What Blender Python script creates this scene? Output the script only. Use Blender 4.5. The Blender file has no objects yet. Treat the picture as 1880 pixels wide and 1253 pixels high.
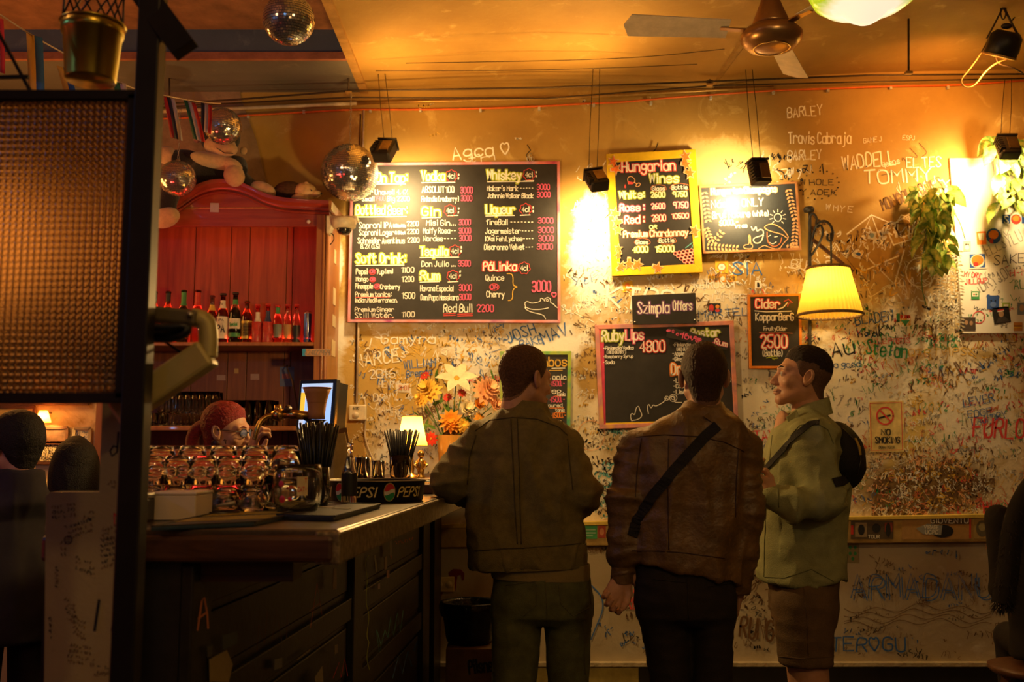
import bpy, bmesh, math, random
import numpy as np
from mathutils import Vector, Matrix, noise
from mathutils.bvhtree import BVHTree
random.seed(7)
RND = random.Random(11)
C = bpy.context.scene.collection
SC = bpy.context.scene
PI = math.pi

# ---------------------------------------------------------------- camera
F = 1830.0                                   # focal length in pixels of the 1880x1253 frame
EYE = 1.40
TH = math.atan((830 - 626.5) / F)
YW = 6.10                                    # the back wall
cd = bpy.data.cameras.new('camera')
cam = bpy.data.objects.new('camera', cd); C.objects.link(cam)
cam.location = (0, 0, EYE); cam.rotation_euler = (PI / 2 + TH, 0, 0)
cd.sensor_width = 36; cd.lens = 36 * F / 1880; cd.clip_start = 0.05
cd.dof.use_dof = True; cd.dof.focus_distance = 4.0; cd.dof.aperture_fstop = 3.6
SC.camera = cam
SC.view_settings.view_transform = 'Standard'
SC.view_settings.look = 'None'
SC.view_settings.gamma = 1
SC.view_settings.use_curve_mapping = False
SC.view_settings.exposure = 2.1
SC.cycles.use_denoising = True
SC.cycles.max_bounces = 10
SC.cycles.transparent_max_bounces = 16
SC.cycles.sample_clamp_indirect = 4.0
SC.cycles.caustics_refractive = False
SC.cycles.caustics_reflective = False

def at(px, py, Y):
    dx = (px - 940) / F; dz = (626.5 - py) / F
    dy = math.cos(TH) - dz * math.sin(TH); dzz = math.sin(TH) + dz * math.cos(TH)
    t = Y / dy
    return Vector((dx * t, Y, EYE + dzz * t))
def atz(px, py, z):
    dx = (px - 940) / F; dz = (626.5 - py) / F
    dy = math.cos(TH) - dz * math.sin(TH); dzz = math.sin(TH) + dz * math.cos(TH)
    t = (z - EYE) / dzz
    return Vector((dx * t, dy * t, z))
def mpp(Y): return Y / F                      # metres per pixel at depth Y

# ---------------------------------------------------------------- world and lamps
w = bpy.data.worlds.new('world'); SC.world = w; w.use_nodes = True
w.node_tree.nodes['Background'].inputs[0].default_value = (1.0, 0.62, 0.3, 1)
w.node_tree.nodes['Background'].inputs[1].default_value = 0.010

def lamp(name, kind, loc, power, col, **k):
    d = bpy.data.lights.new(name, kind); d.energy = power; d.color = col
    o = bpy.data.objects.new(name, d); C.objects.link(o); o.location = loc
    if 'target' in k:
        o.rotation_euler = (Vector(k['target']) - Vector(loc)).to_track_quat('-Z', 'Y').to_euler()
    if kind == 'SPOT':
        d.spot_size = math.radians(k.get('angle', 120)); d.spot_blend = k.get('blend', 1.0)
    if kind in ('POINT', 'SPOT'): d.shadow_soft_size = k.get('r', 0.04)
    if kind == 'AREA':
        d.shape = 'RECTANGLE'; d.size = k.get('sx', 1); d.size_y = k.get('sy', 1)
    return o
WARM = (1.0, 0.52, 0.13)
WARM2 = (1.0, 0.66, 0.27)
# hall lamps in the part of the bar behind the camera
lamp('hall_lamp', 'POINT', (1.8, -0.4, 3.0), 9, (1.0, 0.62, 0.22), r=0.12)
lamp('hall_lamp', 'POINT', (-0.2, 0.4, 3.3), 4, (1.0, 0.58, 0.20), r=0.10)
lamp('hall_lamp', 'POINT', (-2.0, 2.2, 3.3), 2.5, (1.0, 0.50, 0.22), r=0.10)
lamp('stage_lamp', 'POINT', (-3.4, 1.6, 2.7), 3.5, (0.10, 0.40, 1.0), r=0.12)
lamp('stage_lamp', 'POINT', (-3.2, 1.2, 1.0), 1.6, (1.0, 0.05, 0.03), r=0.10)
lamp('stage_lamp', 'SPOT', (-2.3, 4.0, 2.0), 9, (1.0, 0.05, 0.03), target=(-1.70, 5.65, 2.86), angle=40, blend=0.8, r=0.3)
for x, y, z, c in [(-2.4, -1.6, 2.2, (1, .15, .1)), (-1.2, -1.9, 2.6, (.2, .5, 1)), (0.6, -2.0, 2.3, (1, .8, .5)), (2.6, -1.2, 2.2, (1, .6, .2)), (3.2, 1.5, 2.4, (1, .5, .12)), (-3.8, 0.2, 1.7, (.2, .5, 1)), (-3.9, 2.4, 1.5, (1, .12, .08)), (1.4, -2.2, 1.6, (1, .75, .4))]:
    lamp('glint_light', 'POINT', (x, y, z), 0.9, c, r=0.035)  # unseen small lamps, added to put coloured glints on the mirror balls
lamp('bar_fill_light', 'POINT', (-0.30, 4.45, 2.05), 10, (1.0, 0.60, 0.20), r=0.04)  # added fill with no lamp of its own, brightens the barmaid and glasses
# floodlights hung in front of the wall (lamp heads are built further down)
FLOODS = [(706, 276, 5.60, (748, 440), 21), (1096, 330, 5.72, (1085, 460), 13), (1394, 316, 5.70, (1330, 370), 12), (1851, 270, 5.66, (1800, 385), 28)]
for fx, fy, fY, tg, pw in FLOODS:
    p = at(fx, fy + 10, fY); q = at(tg[0], tg[1], YW)
    d = (q - p).normalized()
    lamp('floodlight_beam', 'SPOT', p + d * 0.085, pw, WARM2, target=q, angle=168, blend=1.0, r=0.05)
# spotlight clamped on the upper right, washing the wall, and uplights washing the ceiling
lamp('can_spot_beam', 'SPOT', at(1832, 118, 5.2), 15, (1.0, 0.38, 0.07), target=at(1690, 240, YW), angle=110, r=0.05)
lamp('ceiling_wash', 'SPOT', at(1090, 292, 5.62), 11, (1.0, 0.52, 0.12), target=at(1000, 95, 5.3), angle=150, blend=1.0, r=0.04)
lamp('ceiling_wash', 'SPOT', at(712, 240, 5.5), 6, (1.0, 0.50, 0.11), target=at(780, 130, 5.6), angle=160, blend=1.0, r=0.05)

# ---------------------------------------------------------------- helpers
WL = {}                                        # world origin of things and their parts
class MB:
    def __init__(s): s.v = []; s.f = []
    def add(s, vs, fs):
        n = len(s.v); s.v += [tuple(v) for v in vs]; s.f += [tuple(i + n for i in f) for f in fs]; return s
    def box(s, c, size, R=None):
        x, y, z = [a / 2 for a in size]
        vs = [Vector((sx * x, sy * y, sz * z)) for sx in (-1, 1) for sy in (-1, 1) for sz in (-1, 1)]
        if R is not None: vs = [R @ v for v in vs]
        c = Vector(c)
        return s.add([v + c for v in vs], [(0, 1, 3, 2), (4, 6, 7, 5), (0, 4, 5, 1), (2, 3, 7, 6), (0, 2, 6, 4), (1, 5, 7, 3)])
    def bbox(s, a, b):
        a = Vector(a); b = Vector(b); return s.box((a + b) / 2, [abs(x) for x in (b - a)])
    def bar(s, p, q, wx, wy, up=(0, 0, 1)):
        p = Vector(p); q = Vector(q); d = (q - p); L = d.length; d.normalize()
        u = Vector(up).cross(d)
        if u.length < 1e-4: u = Vector((1, 0, 0)).cross(d)
        u.normalize(); v = d.cross(u)
        R = Matrix((u, v, d)).transposed()
        return s.box((p + q) / 2, (wx, wy, L), R)
    def tube(s, path, r, n=8, caps=True, closed=False, flat=1.0):
        P = [Vector(p) for p in path]; m = len(P)
        rs = r if isinstance(r, (list, tuple)) else [r] * m
        base = len(s.v); prev = None
        for i in range(m):
            a = P[(i - 1) % m] if (closed or i > 0) else P[i]
            b = P[(i + 1) % m] if (closed or i < m - 1) else P[i]
            d = (b - a).normalized()
            if prev is None:
                u = d.cross(Vector((0, 0, 1)))
                if u.length < 0.05: u = d.cross(Vector((1, 0, 0)))
            else: u = prev - d * prev.dot(d)
            u.normalize(); prev = u; v = d.cross(u)
            for k in range(n):
                t = 2 * PI * k / n
                s.v.append(tuple(P[i] + u * (rs[i] * math.cos(t)) + v * (rs[i] * flat * math.sin(t))))
        for i in range(m if closed else m - 1):
            j = (i + 1) % m
            for k in range(n):
                l = (k + 1) % n
                s.f.append((base + i * n + k, base + i * n + l, base + j * n + l, base + j * n + k))
        if caps and not closed:
            s.f.append(tuple(base + k for k in reversed(range(n))))
            s.f.append(tuple(base + (m - 1) * n + k for k in range(n)))
        return s
    def lathe(s, prof, c, n=24, sx=1, sy=1, axis=None, wav=None, cap=True):
        c = Vector(c); base = len(s.v); m = len(prof)
        R = Vector((0, 0, 1)).rotation_difference(Vector(axis)).to_matrix() if axis is not None else Matrix.Identity(3)
        for r, z in prof:
            for k in range(n):
                t = 2 * PI * k / n; rr = r * (wav(t, z) if wav else 1)
                s.v.append(tuple(R @ Vector((rr * sx * math.cos(t), rr * sy * math.sin(t), z)) + c))
        for i in range(m - 1):
            for k in range(n):
                l = (k + 1) % n
                s.f.append((base + i * n + k, base + i * n + l, base + (i + 1) * n + l, base + (i + 1) * n + k))
        if cap and prof[0][0] > 1e-5: s.f.append(tuple(base + k for k in reversed(range(n))))
        if cap and prof[-1][0] > 1e-5: s.f.append(tuple(base + (m - 1) * n + k for k in range(n)))
        return s
    def ball(s, c, r, n=16, m=10, R=None):
        if not isinstance(r, (tuple, list)): r = (r, r, r)
        c = Vector(c); base = len(s.v)
        for i in range(m + 1):
            ph = PI * i / m
            for k in range(n):
                t = 2 * PI * k / n
                v = Vector((r[0] * math.sin(ph) * math.cos(t), r[1] * math.sin(ph) * math.sin(t), -r[2] * math.cos(ph)))
                if R is not None: v = R @ v
                s.v.append(tuple(v + c))
        for i in range(m):
            for k in range(n):
                l = (k + 1) % n
                s.f.append((base + i * n + k, base + i * n + l, base + (i + 1) * n + l, base + (i + 1) * n + k))
        return s
    def prism(s, poly, off):                   # poly: 3-D outline, off: extrusion vector
        P = [Vector(p) for p in poly]; n = len(P); off = Vector(off)
        return s.add(P + [p + off for p in P], [tuple(range(n)), tuple(reversed(range(n, 2 * n)))] +
                     [(i, n + i, n + (i + 1) % n, (i + 1) % n) for i in range(n)])
    def build(s, name, mat, parent=None, smooth=False, local=False, bevel=0, loc=None):
        return mkobj(name, s.v, s.f, mat, parent, smooth, local, bevel, loc)

def mkobj(name, vs, fs, mat, parent=None, smooth=False, local=False, bevel=0, loc=None):
    me = bpy.data.meshes.new(name)
    org = Vector((0, 0, 0))
    if parent is not None: org = WL[parent]
    elif loc is not None: org = Vector(loc)
    if not local and org.length > 0:
        vs = [(v[0] - org.x, v[1] - org.y, v[2] - org.z) for v in vs]
    me.from_pydata([tuple(map(float, v)) for v in vs], [], [tuple(map(int, f)) for f in fs])
    bm = bmesh.new(); bm.from_mesh(me)
    bmesh.ops.remove_doubles(bm, verts=bm.verts, dist=1e-6)
    if bevel: bmesh.ops.bevel(bm, geom=[e for e in bm.edges if len(e.link_faces) == 2 and e.calc_face_angle(0) > 0.6], offset=bevel, segments=2, affect='EDGES', profile=0.5)
    bmesh.ops.recalc_face_normals(bm, faces=bm.faces)
    for f in bm.faces: f.smooth = bool(smooth)
    if smooth == 'auto':
        for e in bm.edges: e.smooth = not (len(e.link_faces) == 2 and e.calc_face_angle(0) > 0.7)
    bm.to_mesh(me); bm.free()
    if mat: me.materials.append(mat)
    o = bpy.data.objects.new(name, me); C.objects.link(o)
    if parent is not None: o.parent = parent
    else: o.location = org
    WL[o] = org
    return o
def flat(name, vs, fs, mat, parent=None):      # plain mesh, faces kept as they come (ribbons, prints)
    org = WL[parent] if parent is not None else Vector((0, 0, 0))
    me = bpy.data.meshes.new(name)
    A = np.array(vs, dtype=float).reshape(-1, 3) - np.array(org)
    me.from_pydata(A.tolist(), [], fs); me.materials.append(mat)
    o = bpy.data.objects.new(name, me); C.objects.link(o)
    if parent is not None: o.parent = parent
    WL[o] = org
    return o
def tag(o, label, cat, group=None, kind=None):
    if label: o['label'] = label
    if cat: o['category'] = cat
    if group: o['group'] = group
    if kind: o['kind'] = kind
    return o
def thing(name, label, cat, loc, group=None):
    o = bpy.data.objects.new(name, None); C.objects.link(o); o.location = loc
    o.empty_display_size = 0.05
    WL[o] = Vector(loc)
    return tag(o, label, cat, group)
def struct(o): o['kind'] = 'structure'; return o
def stuff(o): o['kind'] = 'stuff'; return o
def dup(root, loc, label=None, rotz=None, scale=None):
    r = root.copy(); C.objects.link(r); r.location = loc
    if rotz is not None: r.rotation_euler = (0, 0, rotz)
    if scale is not None: r.scale = scale
    if label: r['label'] = label
    for ch in list(root.children):
        c = ch.copy(); C.objects.link(c); c.parent = r
        for g in list(ch.children):
            d = g.copy(); C.objects.link(d); d.parent = c
    WL[r] = Vector(loc)
    return r

# ---------------------------------------------------------------- materials
MATS = {}
def nodes(name):
    m = bpy.data.materials.new(name); m.use_nodes = True
    nt = m.node_tree; b = nt.nodes['Principled BSDF']
    return m, nt, b
def N(nt, kind, **k):
    n = nt.nodes.new(kind)
    for a, v in k.items():
        if a.startswith('i_'):
            key = a[2:]; n.inputs[int(key) if key.isdigit() else key].default_value = v
        else: setattr(n, a, v)
    return n
def M(name, col, rough=0.6, metal=0.0, var=0.25, scale=12.0, bump=0.0, bscale=60.0, emit=None, es=1.0, trans=0.0, stretch=None, sheen=0.0, spec=0.5, ior=1.45, coat=0):
    if name in MATS: return MATS[name]
    m, nt, b = nodes(name); L = nt.links.new
    b.inputs['Roughness'].default_value = rough; b.inputs['Metallic'].default_value = metal
    b.inputs['Specular IOR Level'].default_value = spec; b.inputs['IOR'].default_value = ior
    b.inputs['Coat Weight'].default_value = coat
    if trans: b.inputs['Transmission Weight'].default_value = trans
    if sheen: b.inputs['Sheen Weight'].default_value = sheen
    tc = N(nt, 'ShaderNodeTexCoord'); src = tc.outputs['Object']
    if stretch:
        mp = N(nt, 'ShaderNodeMapping'); mp.inputs['Scale'].default_value = stretch
        L(src, mp.inputs[0]); src = mp.outputs[0]
    if var:
        nz = N(nt, 'ShaderNodeTexNoise', i_Scale=scale, i_Detail=5.0, i_Roughness=0.65); L(src, nz.inputs['Vector'])
        mx = N(nt, 'ShaderNodeMix', data_type='RGBA')
        mx.inputs[6].default_value = (*[c * (1 - var) for c in col], 1)
        mx.inputs[7].default_value = (*[min(1, c * (1 + var)) for c in col], 1)
        rp = N(nt, 'ShaderNodeValToRGB'); rp.color_ramp.elements[0].position = .3; rp.color_ramp.elements[1].position = .7
        L(nz.outputs['Fac'], rp.inputs[0]); L(rp.outputs[0], mx.inputs[0]); L(mx.outputs[2], b.inputs['Base Color'])
    else: b.inputs['Base Color'].default_value = (*col, 1)
    if bump:
        n2 = N(nt, 'ShaderNodeTexNoise', i_Scale=bscale, i_Detail=4.0); L(src, n2.inputs['Vector'])
        bp = N(nt, 'ShaderNodeBump', i_Strength=bump, i_Distance=0.01); L(n2.outputs['Fac'], bp.inputs['Height']); L(bp.outputs[0], b.inputs['Normal'])
    if emit:
        b.inputs['Emission Color'].default_value = (*emit, 1); b.inputs['Emission Strength'].default_value = es
    MATS[name] = m; return m
def wood(name, c1, c2, rough=0.45, sc=(18, 18, 1.2), coat=0.0):
    m, nt, b = nodes(name); L = nt.links.new
    tc = N(nt, 'ShaderNodeTexCoord'); mp = N(nt, 'ShaderNodeMapping'); mp.inputs['Scale'].default_value = sc
    nz = N(nt, 'ShaderNodeTexNoise', i_Scale=1.6, i_Detail=8.0, i_Roughness=0.6, i_Distortion=1.2)
    rp = N(nt, 'ShaderNodeValToRGB'); e = rp.color_ramp.elements
    e[0].color = (*c1, 1); e[1].color = (*c2, 1); e[0].position = .35; e[1].position = .68
    bp = N(nt, 'ShaderNodeBump', i_Strength=0.25, i_Distance=0.004)
    L(tc.outputs['Object'], mp.inputs[0]); L(mp.outputs[0], nz.inputs['Vector']); L(nz.outputs['Fac'], rp.inputs[0])
    L(rp.outputs[0], b.inputs['Base Color']); L(nz.outputs['Fac'], bp.inputs['Height']); L(bp.outputs[0], b.inputs['Normal'])
    b.inputs['Roughness'].default_value = rough; b.inputs['Coat Weight'].default_value = coat
    return m
def glass(name, col=(1, 1, 1), rough=0.02, ior=1.45):
    m, nt, b = nodes(name)
    b.inputs['Base Color'].default_value = (*col, 1); b.inputs['Roughness'].default_value = rough
    b.inputs['Transmission Weight'].default_value = 1; b.inputs['IOR'].default_value = ior
    return m
def shade_mat(name, col, emit, es):            # a lit cloth lampshade: glows where the bulb sits behind it
    m, nt, b = nodes(name); L = nt.links.new
    b.inputs['Base Color'].default_value = (*col, 1); b.inputs['Roughness'].default_value = .8
    tr = N(nt, 'ShaderNodeBsdfTranslucent'); tr.inputs[0].default_value = (*col, 1)
    mx = N(nt, 'ShaderNodeMixShader', i_0=0.6); out = nt.nodes['Material Output']
    L(b.outputs[0], mx.inputs[1]); L(tr.outputs[0], mx.inputs[2]); L(mx.outputs[0], out.inputs[0])
    return m

def plaster(name, cols, zsplit=None, rough=0.75):
    """painted wall: ochre above, worn to pale filler in patches, brown rubbed areas"""
    m, nt, b = nodes(name); L = nt.links.new
    g = N(nt, 'ShaderNodeTexCoord'); P = g.outputs['Object']
    n1 = N(nt, 'ShaderNodeTexNoise', i_Scale=1.3, i_Detail=7.0, i_Roughness=0.62); L(P, n1.inputs['Vector'])
    n2 = N(nt, 'ShaderNodeTexNoise', i_Scale=5.5, i_Detail=9.0, i_Roughness=0.7, i_Distortion=0.6); L(P, n2.inputs['Vector'])
    n3 = N(nt, 'ShaderNodeTexNoise', i_Scale=26.0, i_Detail=6.0, i_Roughness=0.7); L(P, n3.inputs['Vector'])
    def mix(a, c, f):
        x = N(nt, 'ShaderNodeMix', data_type='RGBA')
        for s, i in ((a, 6), (c, 7)):
            if isinstance(s, tuple): x.inputs[i].default_value = (*s, 1)
            else: L(s, x.inputs[i])
        L(f, x.inputs[0]); return x.outputs[2]
    def ramp(src, a, c):
        r = N(nt, 'ShaderNodeMapRange', i_1=a, i_2=c); r.clamp = True; L(src, r.inputs[0]); return r.outputs[0]
    c = mix(cols[0], cols[1], ramp(n1.outputs['Fac'], .35, .65))
    c = mix(c, cols[2], ramp(n2.outputs['Fac'], .58, .72))
    if zsplit is not None:
        sx = N(nt, 'ShaderNodeSeparateXYZ'); L(P, sx.inputs[0])
        ad = N(nt, 'ShaderNodeMath', operation='MULTIPLY_ADD'); ad.inputs[1].default_value = 1.1; L(n1.outputs['Fac'], ad.inputs[0]); L(sx.outputs['Z'], ad.inputs[2])
        pale = mix(cols[3], cols[4], ramp(n2.outputs['Fac'], .50, .66))
        c = mix(pale, c, ramp(ad.outputs[0], zsplit, zsplit + .35))
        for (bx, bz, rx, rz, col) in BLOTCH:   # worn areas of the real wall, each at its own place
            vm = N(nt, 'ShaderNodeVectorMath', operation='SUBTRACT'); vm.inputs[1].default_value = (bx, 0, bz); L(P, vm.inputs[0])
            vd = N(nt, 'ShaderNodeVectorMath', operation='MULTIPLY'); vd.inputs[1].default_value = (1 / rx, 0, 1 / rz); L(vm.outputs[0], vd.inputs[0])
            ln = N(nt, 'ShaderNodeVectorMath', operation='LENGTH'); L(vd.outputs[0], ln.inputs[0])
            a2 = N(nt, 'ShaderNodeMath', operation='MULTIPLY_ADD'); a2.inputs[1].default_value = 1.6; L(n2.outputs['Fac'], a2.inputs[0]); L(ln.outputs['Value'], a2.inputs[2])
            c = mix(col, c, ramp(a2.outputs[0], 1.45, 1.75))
    c = mix(c, tuple(x * .35 for x in cols[0]), ramp(n3.outputs['Fac'], .66, .80))
    L(c, b.inputs['Base Color'])
    bp = N(nt, 'ShaderNodeBump', i_Strength=0.35, i_Distance=0.012); L(n2.outputs['Fac'], bp.inputs['Height'])
    b2 = N(nt, 'ShaderNodeBump', i_Strength=0.25, i_Distance=0.004); L(n3.outputs['Fac'], b2.inputs['Height']); L(bp.outputs[0], b2.inputs['Normal'])
    L(b2.outputs[0], b.inputs['Normal']); b.inputs['Roughness'].default_value = rough
    return m

# ---------------------------------------------------------------- stroke lettering (brush and marker writing)
GL = {'A': '022842 1434', 'B': '02083847463505 3544433202', 'C': '4738180703123243', 'D': '02082847432202', 'E': '48080242 0535', 'F': '480802 0535',
 'G': '47381807031232434525', 'H': '0208 4248 0545', 'I': '2228', 'J': '3833221203', 'K': '0208 480542', 'L': '080242', 'M': '020825 254842', 'N': '02084248',
 'O': '180703123243473818', 'P': '02083847463505', 'Q': '180703123243473818 2441', 'R': '02083847463505 2542', 'S': '47381807163443321203', 'T': '0848 2822',
 'U': '080312324348', 'V': '082248', 'W': '081227 273248', 'X': '0842 0248', 'Y': '082548 2522', 'Z': '08480242',
 'a': '453616050312324344 4642', 'b': '0802 0516364543321203', 'c': '4536160503123243', 'd': '4842 4536160503123243', 'e': '04444536160503123243',
 'f': '47382722 0636', 'g': '4536160504133344 4641301001', 'h': '0802 0516364542', 'i': '2622 2728', 'j': '36312010 3738', 'k': '0802 460442', 'l': '282322',
 'm': '0602 05162522 25364542', 'n': '0602 0516364542', 'o': '160503123243453616', 'p': '0600 0516364543321203', 'q': '4640 4536160503123243',
 'r': '0602 05163645', 's': '45361605143443321203', 't': '18132233 0636', 'u': '0603123243 4642', 'v': '062246', 'w': '0612243246', 'x': '0642 0246',
 'y': '0623 461000', 'z': '06460242', '0': '180703123243473818', '1': '072822', '2': '07183847460242', '3': '07183847463515 354443321203', '4': '32380444',
 '5': '480805354443321203', '6': '380603123243443504', '7': '084822', '8': '15060718384746351504031232434435', '9': '453515060718384742',
 '.': '2223', ':': '2324 2627', '-': '1535', ',': '2312', '(': '38262432', ')': '18262412', '[': '38181232', ']': '18383212', '%': '0248 0807 4342',
 '/': '0248', '!': '2825 2322', "'": '2827', '+': '1535 2426', '*': '220507182738474522', 'á': '453616050312324344 4642 2738', '}': '1828272534252312', '?': '07183847352423 2221'}
NARROW = set("iIl.:,'!1")
ROUND = set('BCDGJOPQRSUabcdefghjmnopqrstuy023569*8')
def chaikin(p, it=2):
    for _ in range(it):
        q = [p[0]]
        for a, b in zip(p[:-1], p[1:]):
            q += [(a[0] * .75 + b[0] * .25, a[1] * .75 + b[1] * .25), (a[0] * .25 + b[0] * .75, a[1] * .25 + b[1] * .75)]
        p = q + [p[-1]]
    return p
def strokes(s, xl, xr, yb, h, rot=0.0, jit=0.0, rnd=RND):
    """polylines in pixel space for text s between xl and xr, baseline yb, cap height h"""
    adv = []; 
    for ch in s: adv.append(2.2 if ch == ' ' else (2.6 if ch in NARROW else 5.4))
    tot = sum(adv) - 1.2; sx = (xr - xl) / tot; sy = h / 6.0
    out = []; x = 0; ca, sa = math.cos(rot), math.sin(rot)
    for ch, a in zip(s, adv):
        if ch in GL:
            ox = x - (1.3 if ch in NARROW else 0); dy = rnd.uniform(-jit, jit); ang = rnd.uniform(-jit, jit) * .25
            for st in GL[ch].split():
                pts = [(int(st[i]), int(st[i + 1]) - 2) for i in range(0, len(st), 2)]
                pts = [(px + rnd.uniform(-jit, jit) * .5 + py * ang, py + dy + rnd.uniform(-jit, jit) * .5) for px, py in pts]
                if ch in ROUND and len(pts) > 2: pts = chaikin(pts, 2)
                r = []
                for px, py in pts:
                    u = (ox + px) * sx; v = -py * sy
                    r.append((xl + u * ca - v * sa, yb + u * sa + v * ca))
                out.append(r)
        x += a
    return out
def ribbons(polys, wpx, Y, vs, fs, mapf=None):
    mapf = mapf or (lambda x, y: at(x, y, Y))
    for ip, p in enumerate(polys):
        if len(p) < 2: continue
        n = len(p); dy_ = Vector((0, -.00005 * (len(fs) % 11), 0)); b = len(vs); hw = wpx / 2
        for i in range(n):
            a = p[max(0, i - 1)]; c = p[min(n - 1, i + 1)]
            dx, dy = c[0] - a[0], c[1] - a[1]; L = math.hypot(dx, dy) or 1
            nx, ny = -dy / L * hw, dx / L * hw
            ex = 0; ey = 0
            if i == 0: ex, ey = -dx / L * hw * .7, -dy / L * hw * .7
            if i == n - 1: ex, ey = dx / L * hw * .7, dy / L * hw * .7
            vs.append(tuple(Vector(mapf(p[i][0] + nx + ex, p[i][1] + ny + ey)) + dy_)); vs.append(tuple(Vector(mapf(p[i][0] - nx + ex, p[i][1] - ny + ey)) + dy_))
        for i in range(n - 1):
            fs.append((b + 2 * i, b + 2 * i + 1, b + 2 * i + 3, b + 2 * i + 2))
class Ink:
    """collects writing by colour on one plane, then builds one mesh per colour"""
    def __init__(s, Y, mapf=None): s.Y = Y; s.d = {}; s.mapf = mapf
    def poly(s, polys, col, w, lift=0):
        vs, fs = s.d.setdefault(col, ([], []))
        mf = s.mapf or (lambda x, y, Y=s.Y - lift: at(x, y, Y))
        ribbons(polys, w, s.Y - lift, vs, fs, mf)
    def text(s, t, xl, xr, yb, h, col, w=None, glow=None, gw=None, rot=0, jit=.12):
        st = strokes(t, xl, xr, yb, h, rot, jit)
        w = w or max(.9, h * .11)
        if glow: s.poly(st, glow, gw or w * 2.6, 0.0)
        s.poly(st, col, w, 0.0008)
        return s
    def circ(s, x, y, rx, ry, col, w, n=20, bump=0, lift=0.0004):
        s.poly([[(x + rx * (1 + bump * math.sin(7 * t)) * math.cos(t), y + ry * (1 + bump * math.sin(7 * t)) * math.sin(t)) for t in [2 * PI * i / n for i in range(n + 1)]]], col, w, lift)
    def disc(s, poly, col, lift=0.0):
        vs, fs = s.d.setdefault(col, ([], [])); b = len(vs)
        mf = s.mapf or (lambda x, y, Y=s.Y - lift: at(x, y, Y))
        vs += [tuple(mf(x, y)) for x, y in poly]; fs.append(tuple(range(b, b + len(poly))))
    def build(s, parent, name='lettering'):
        r = []
        for col, (vs, fs) in s.d.items():
            o = flat(name if name != 'lettering' else col + '_lettering', vs, fs, INK[col], parent)
            r.append(o)
        return r
INK = {}
def ink(name, col, rough=.8): INK[name] = M('ink_' + name, col, rough, var=.12, scale=90)
for nm, cl in dict(white=(.85, .82, .74), lime=(.42, .5, .04), red=(.72, .06, .06), pink=(.75, .10, .22), rust=(.62, .20, .08), orange=(.85, .25, .03), gold=(.7, .42, .06), teal=(.12, .42, .42),
                   blue=(.04, .14, .42), green=(.03, .28, .10), black=(.012, .012, .016), chalk=(.92, .84, .68), brown=(.16, .08, .03), peach=(.85, .45, .22), purple=(.22, .08, .25), cream=(.8, .74, .6), grey=(.3, .28, .26), yellow=(.85, .6, .05)).items():
    ink(nm, cl)
# ================================================================ setting
def blot(px, py, rx, ry, col):
    p = at(px, py, YW); s = mpp(YW); return (p.x, p.z, rx * s, ry * s, col)
OCH = (.50, .31, .07); PALE = (.78, .68, .48); WHITE = (.82, .78, .68); BROWN = (.20, .11, .03)
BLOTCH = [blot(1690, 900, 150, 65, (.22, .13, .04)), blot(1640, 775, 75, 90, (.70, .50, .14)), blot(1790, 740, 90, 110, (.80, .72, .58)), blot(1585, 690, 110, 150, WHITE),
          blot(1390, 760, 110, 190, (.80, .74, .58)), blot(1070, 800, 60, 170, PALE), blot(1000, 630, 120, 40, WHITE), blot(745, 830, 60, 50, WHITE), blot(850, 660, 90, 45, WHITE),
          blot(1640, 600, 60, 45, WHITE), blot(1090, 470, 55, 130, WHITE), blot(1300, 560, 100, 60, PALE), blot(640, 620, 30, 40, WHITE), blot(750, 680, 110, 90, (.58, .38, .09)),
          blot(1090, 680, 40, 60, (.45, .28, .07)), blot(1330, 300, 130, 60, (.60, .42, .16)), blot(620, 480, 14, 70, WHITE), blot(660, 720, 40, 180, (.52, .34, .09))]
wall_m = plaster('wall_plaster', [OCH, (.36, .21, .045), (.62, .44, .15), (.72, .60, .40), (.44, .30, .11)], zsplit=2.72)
dado_m = plaster('dado_plaster', [(.52, .44, .31), (.44, .35, .22), (.60, .54, .42)])
ceil_m = plaster('ceiling_plaster', [(.46, .28, .07), (.34, .19, .045), (.56, .38, .13)])
dark_m = plaster('far_wall_plaster', [(.20, .13, .06), (.14, .09, .045), (.26, .18, .09)])
grey_m = plaster('grey_paint', [(.16, .15, .15), (.12, .10, .09), (.24, .20, .17)])
blue_m = plaster('blue_paint', [(.10, .13, .20), (.08, .10, .15), (.16, .18, .24)])
floor_m = M('floor_boards', (.05, .035, .025), .6, var=.4, scale=6)
ZR0 = at(1100, 998, YW).z; ZR1 = at(1100, 962, YW).z                       # dado rail
ZB = at(1300, 1216, YW).z                                                    # skirting top
ZC = at(680, 166, YW).z                                                      # ceiling at the wall
wb = struct(MB().bbox((-4.4, YW, ZR0 + .01), (3.8, YW + .2, 4.3)).build('wall_back', wall_m))
dw = struct(MB().bbox((-4.4, YW + .012, 0), (3.8, YW + .2, ZR0 + .02)).build('wall_back_dado', dado_m))
dw.name = 'wall_back_lower'
struct(MB().bbox((-4.6, -2.6, -.1), (3.8, YW + .2, 0)).build('floor', floor_m))
struct(MB().bbox((3.7, -2.6, 0), (3.9, YW + .2, 4.2)).build('wall_right', dark_m))
struct(MB().bbox((-4.6, -2.6, 0), (-4.4, YW + .2, 4.2)).build('wall_left', dark_m))
struct(MB().bbox((-4.6, -2.8, 0), (3.9, -2.6, 4.2)).build('wall_front', dark_m))
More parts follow.
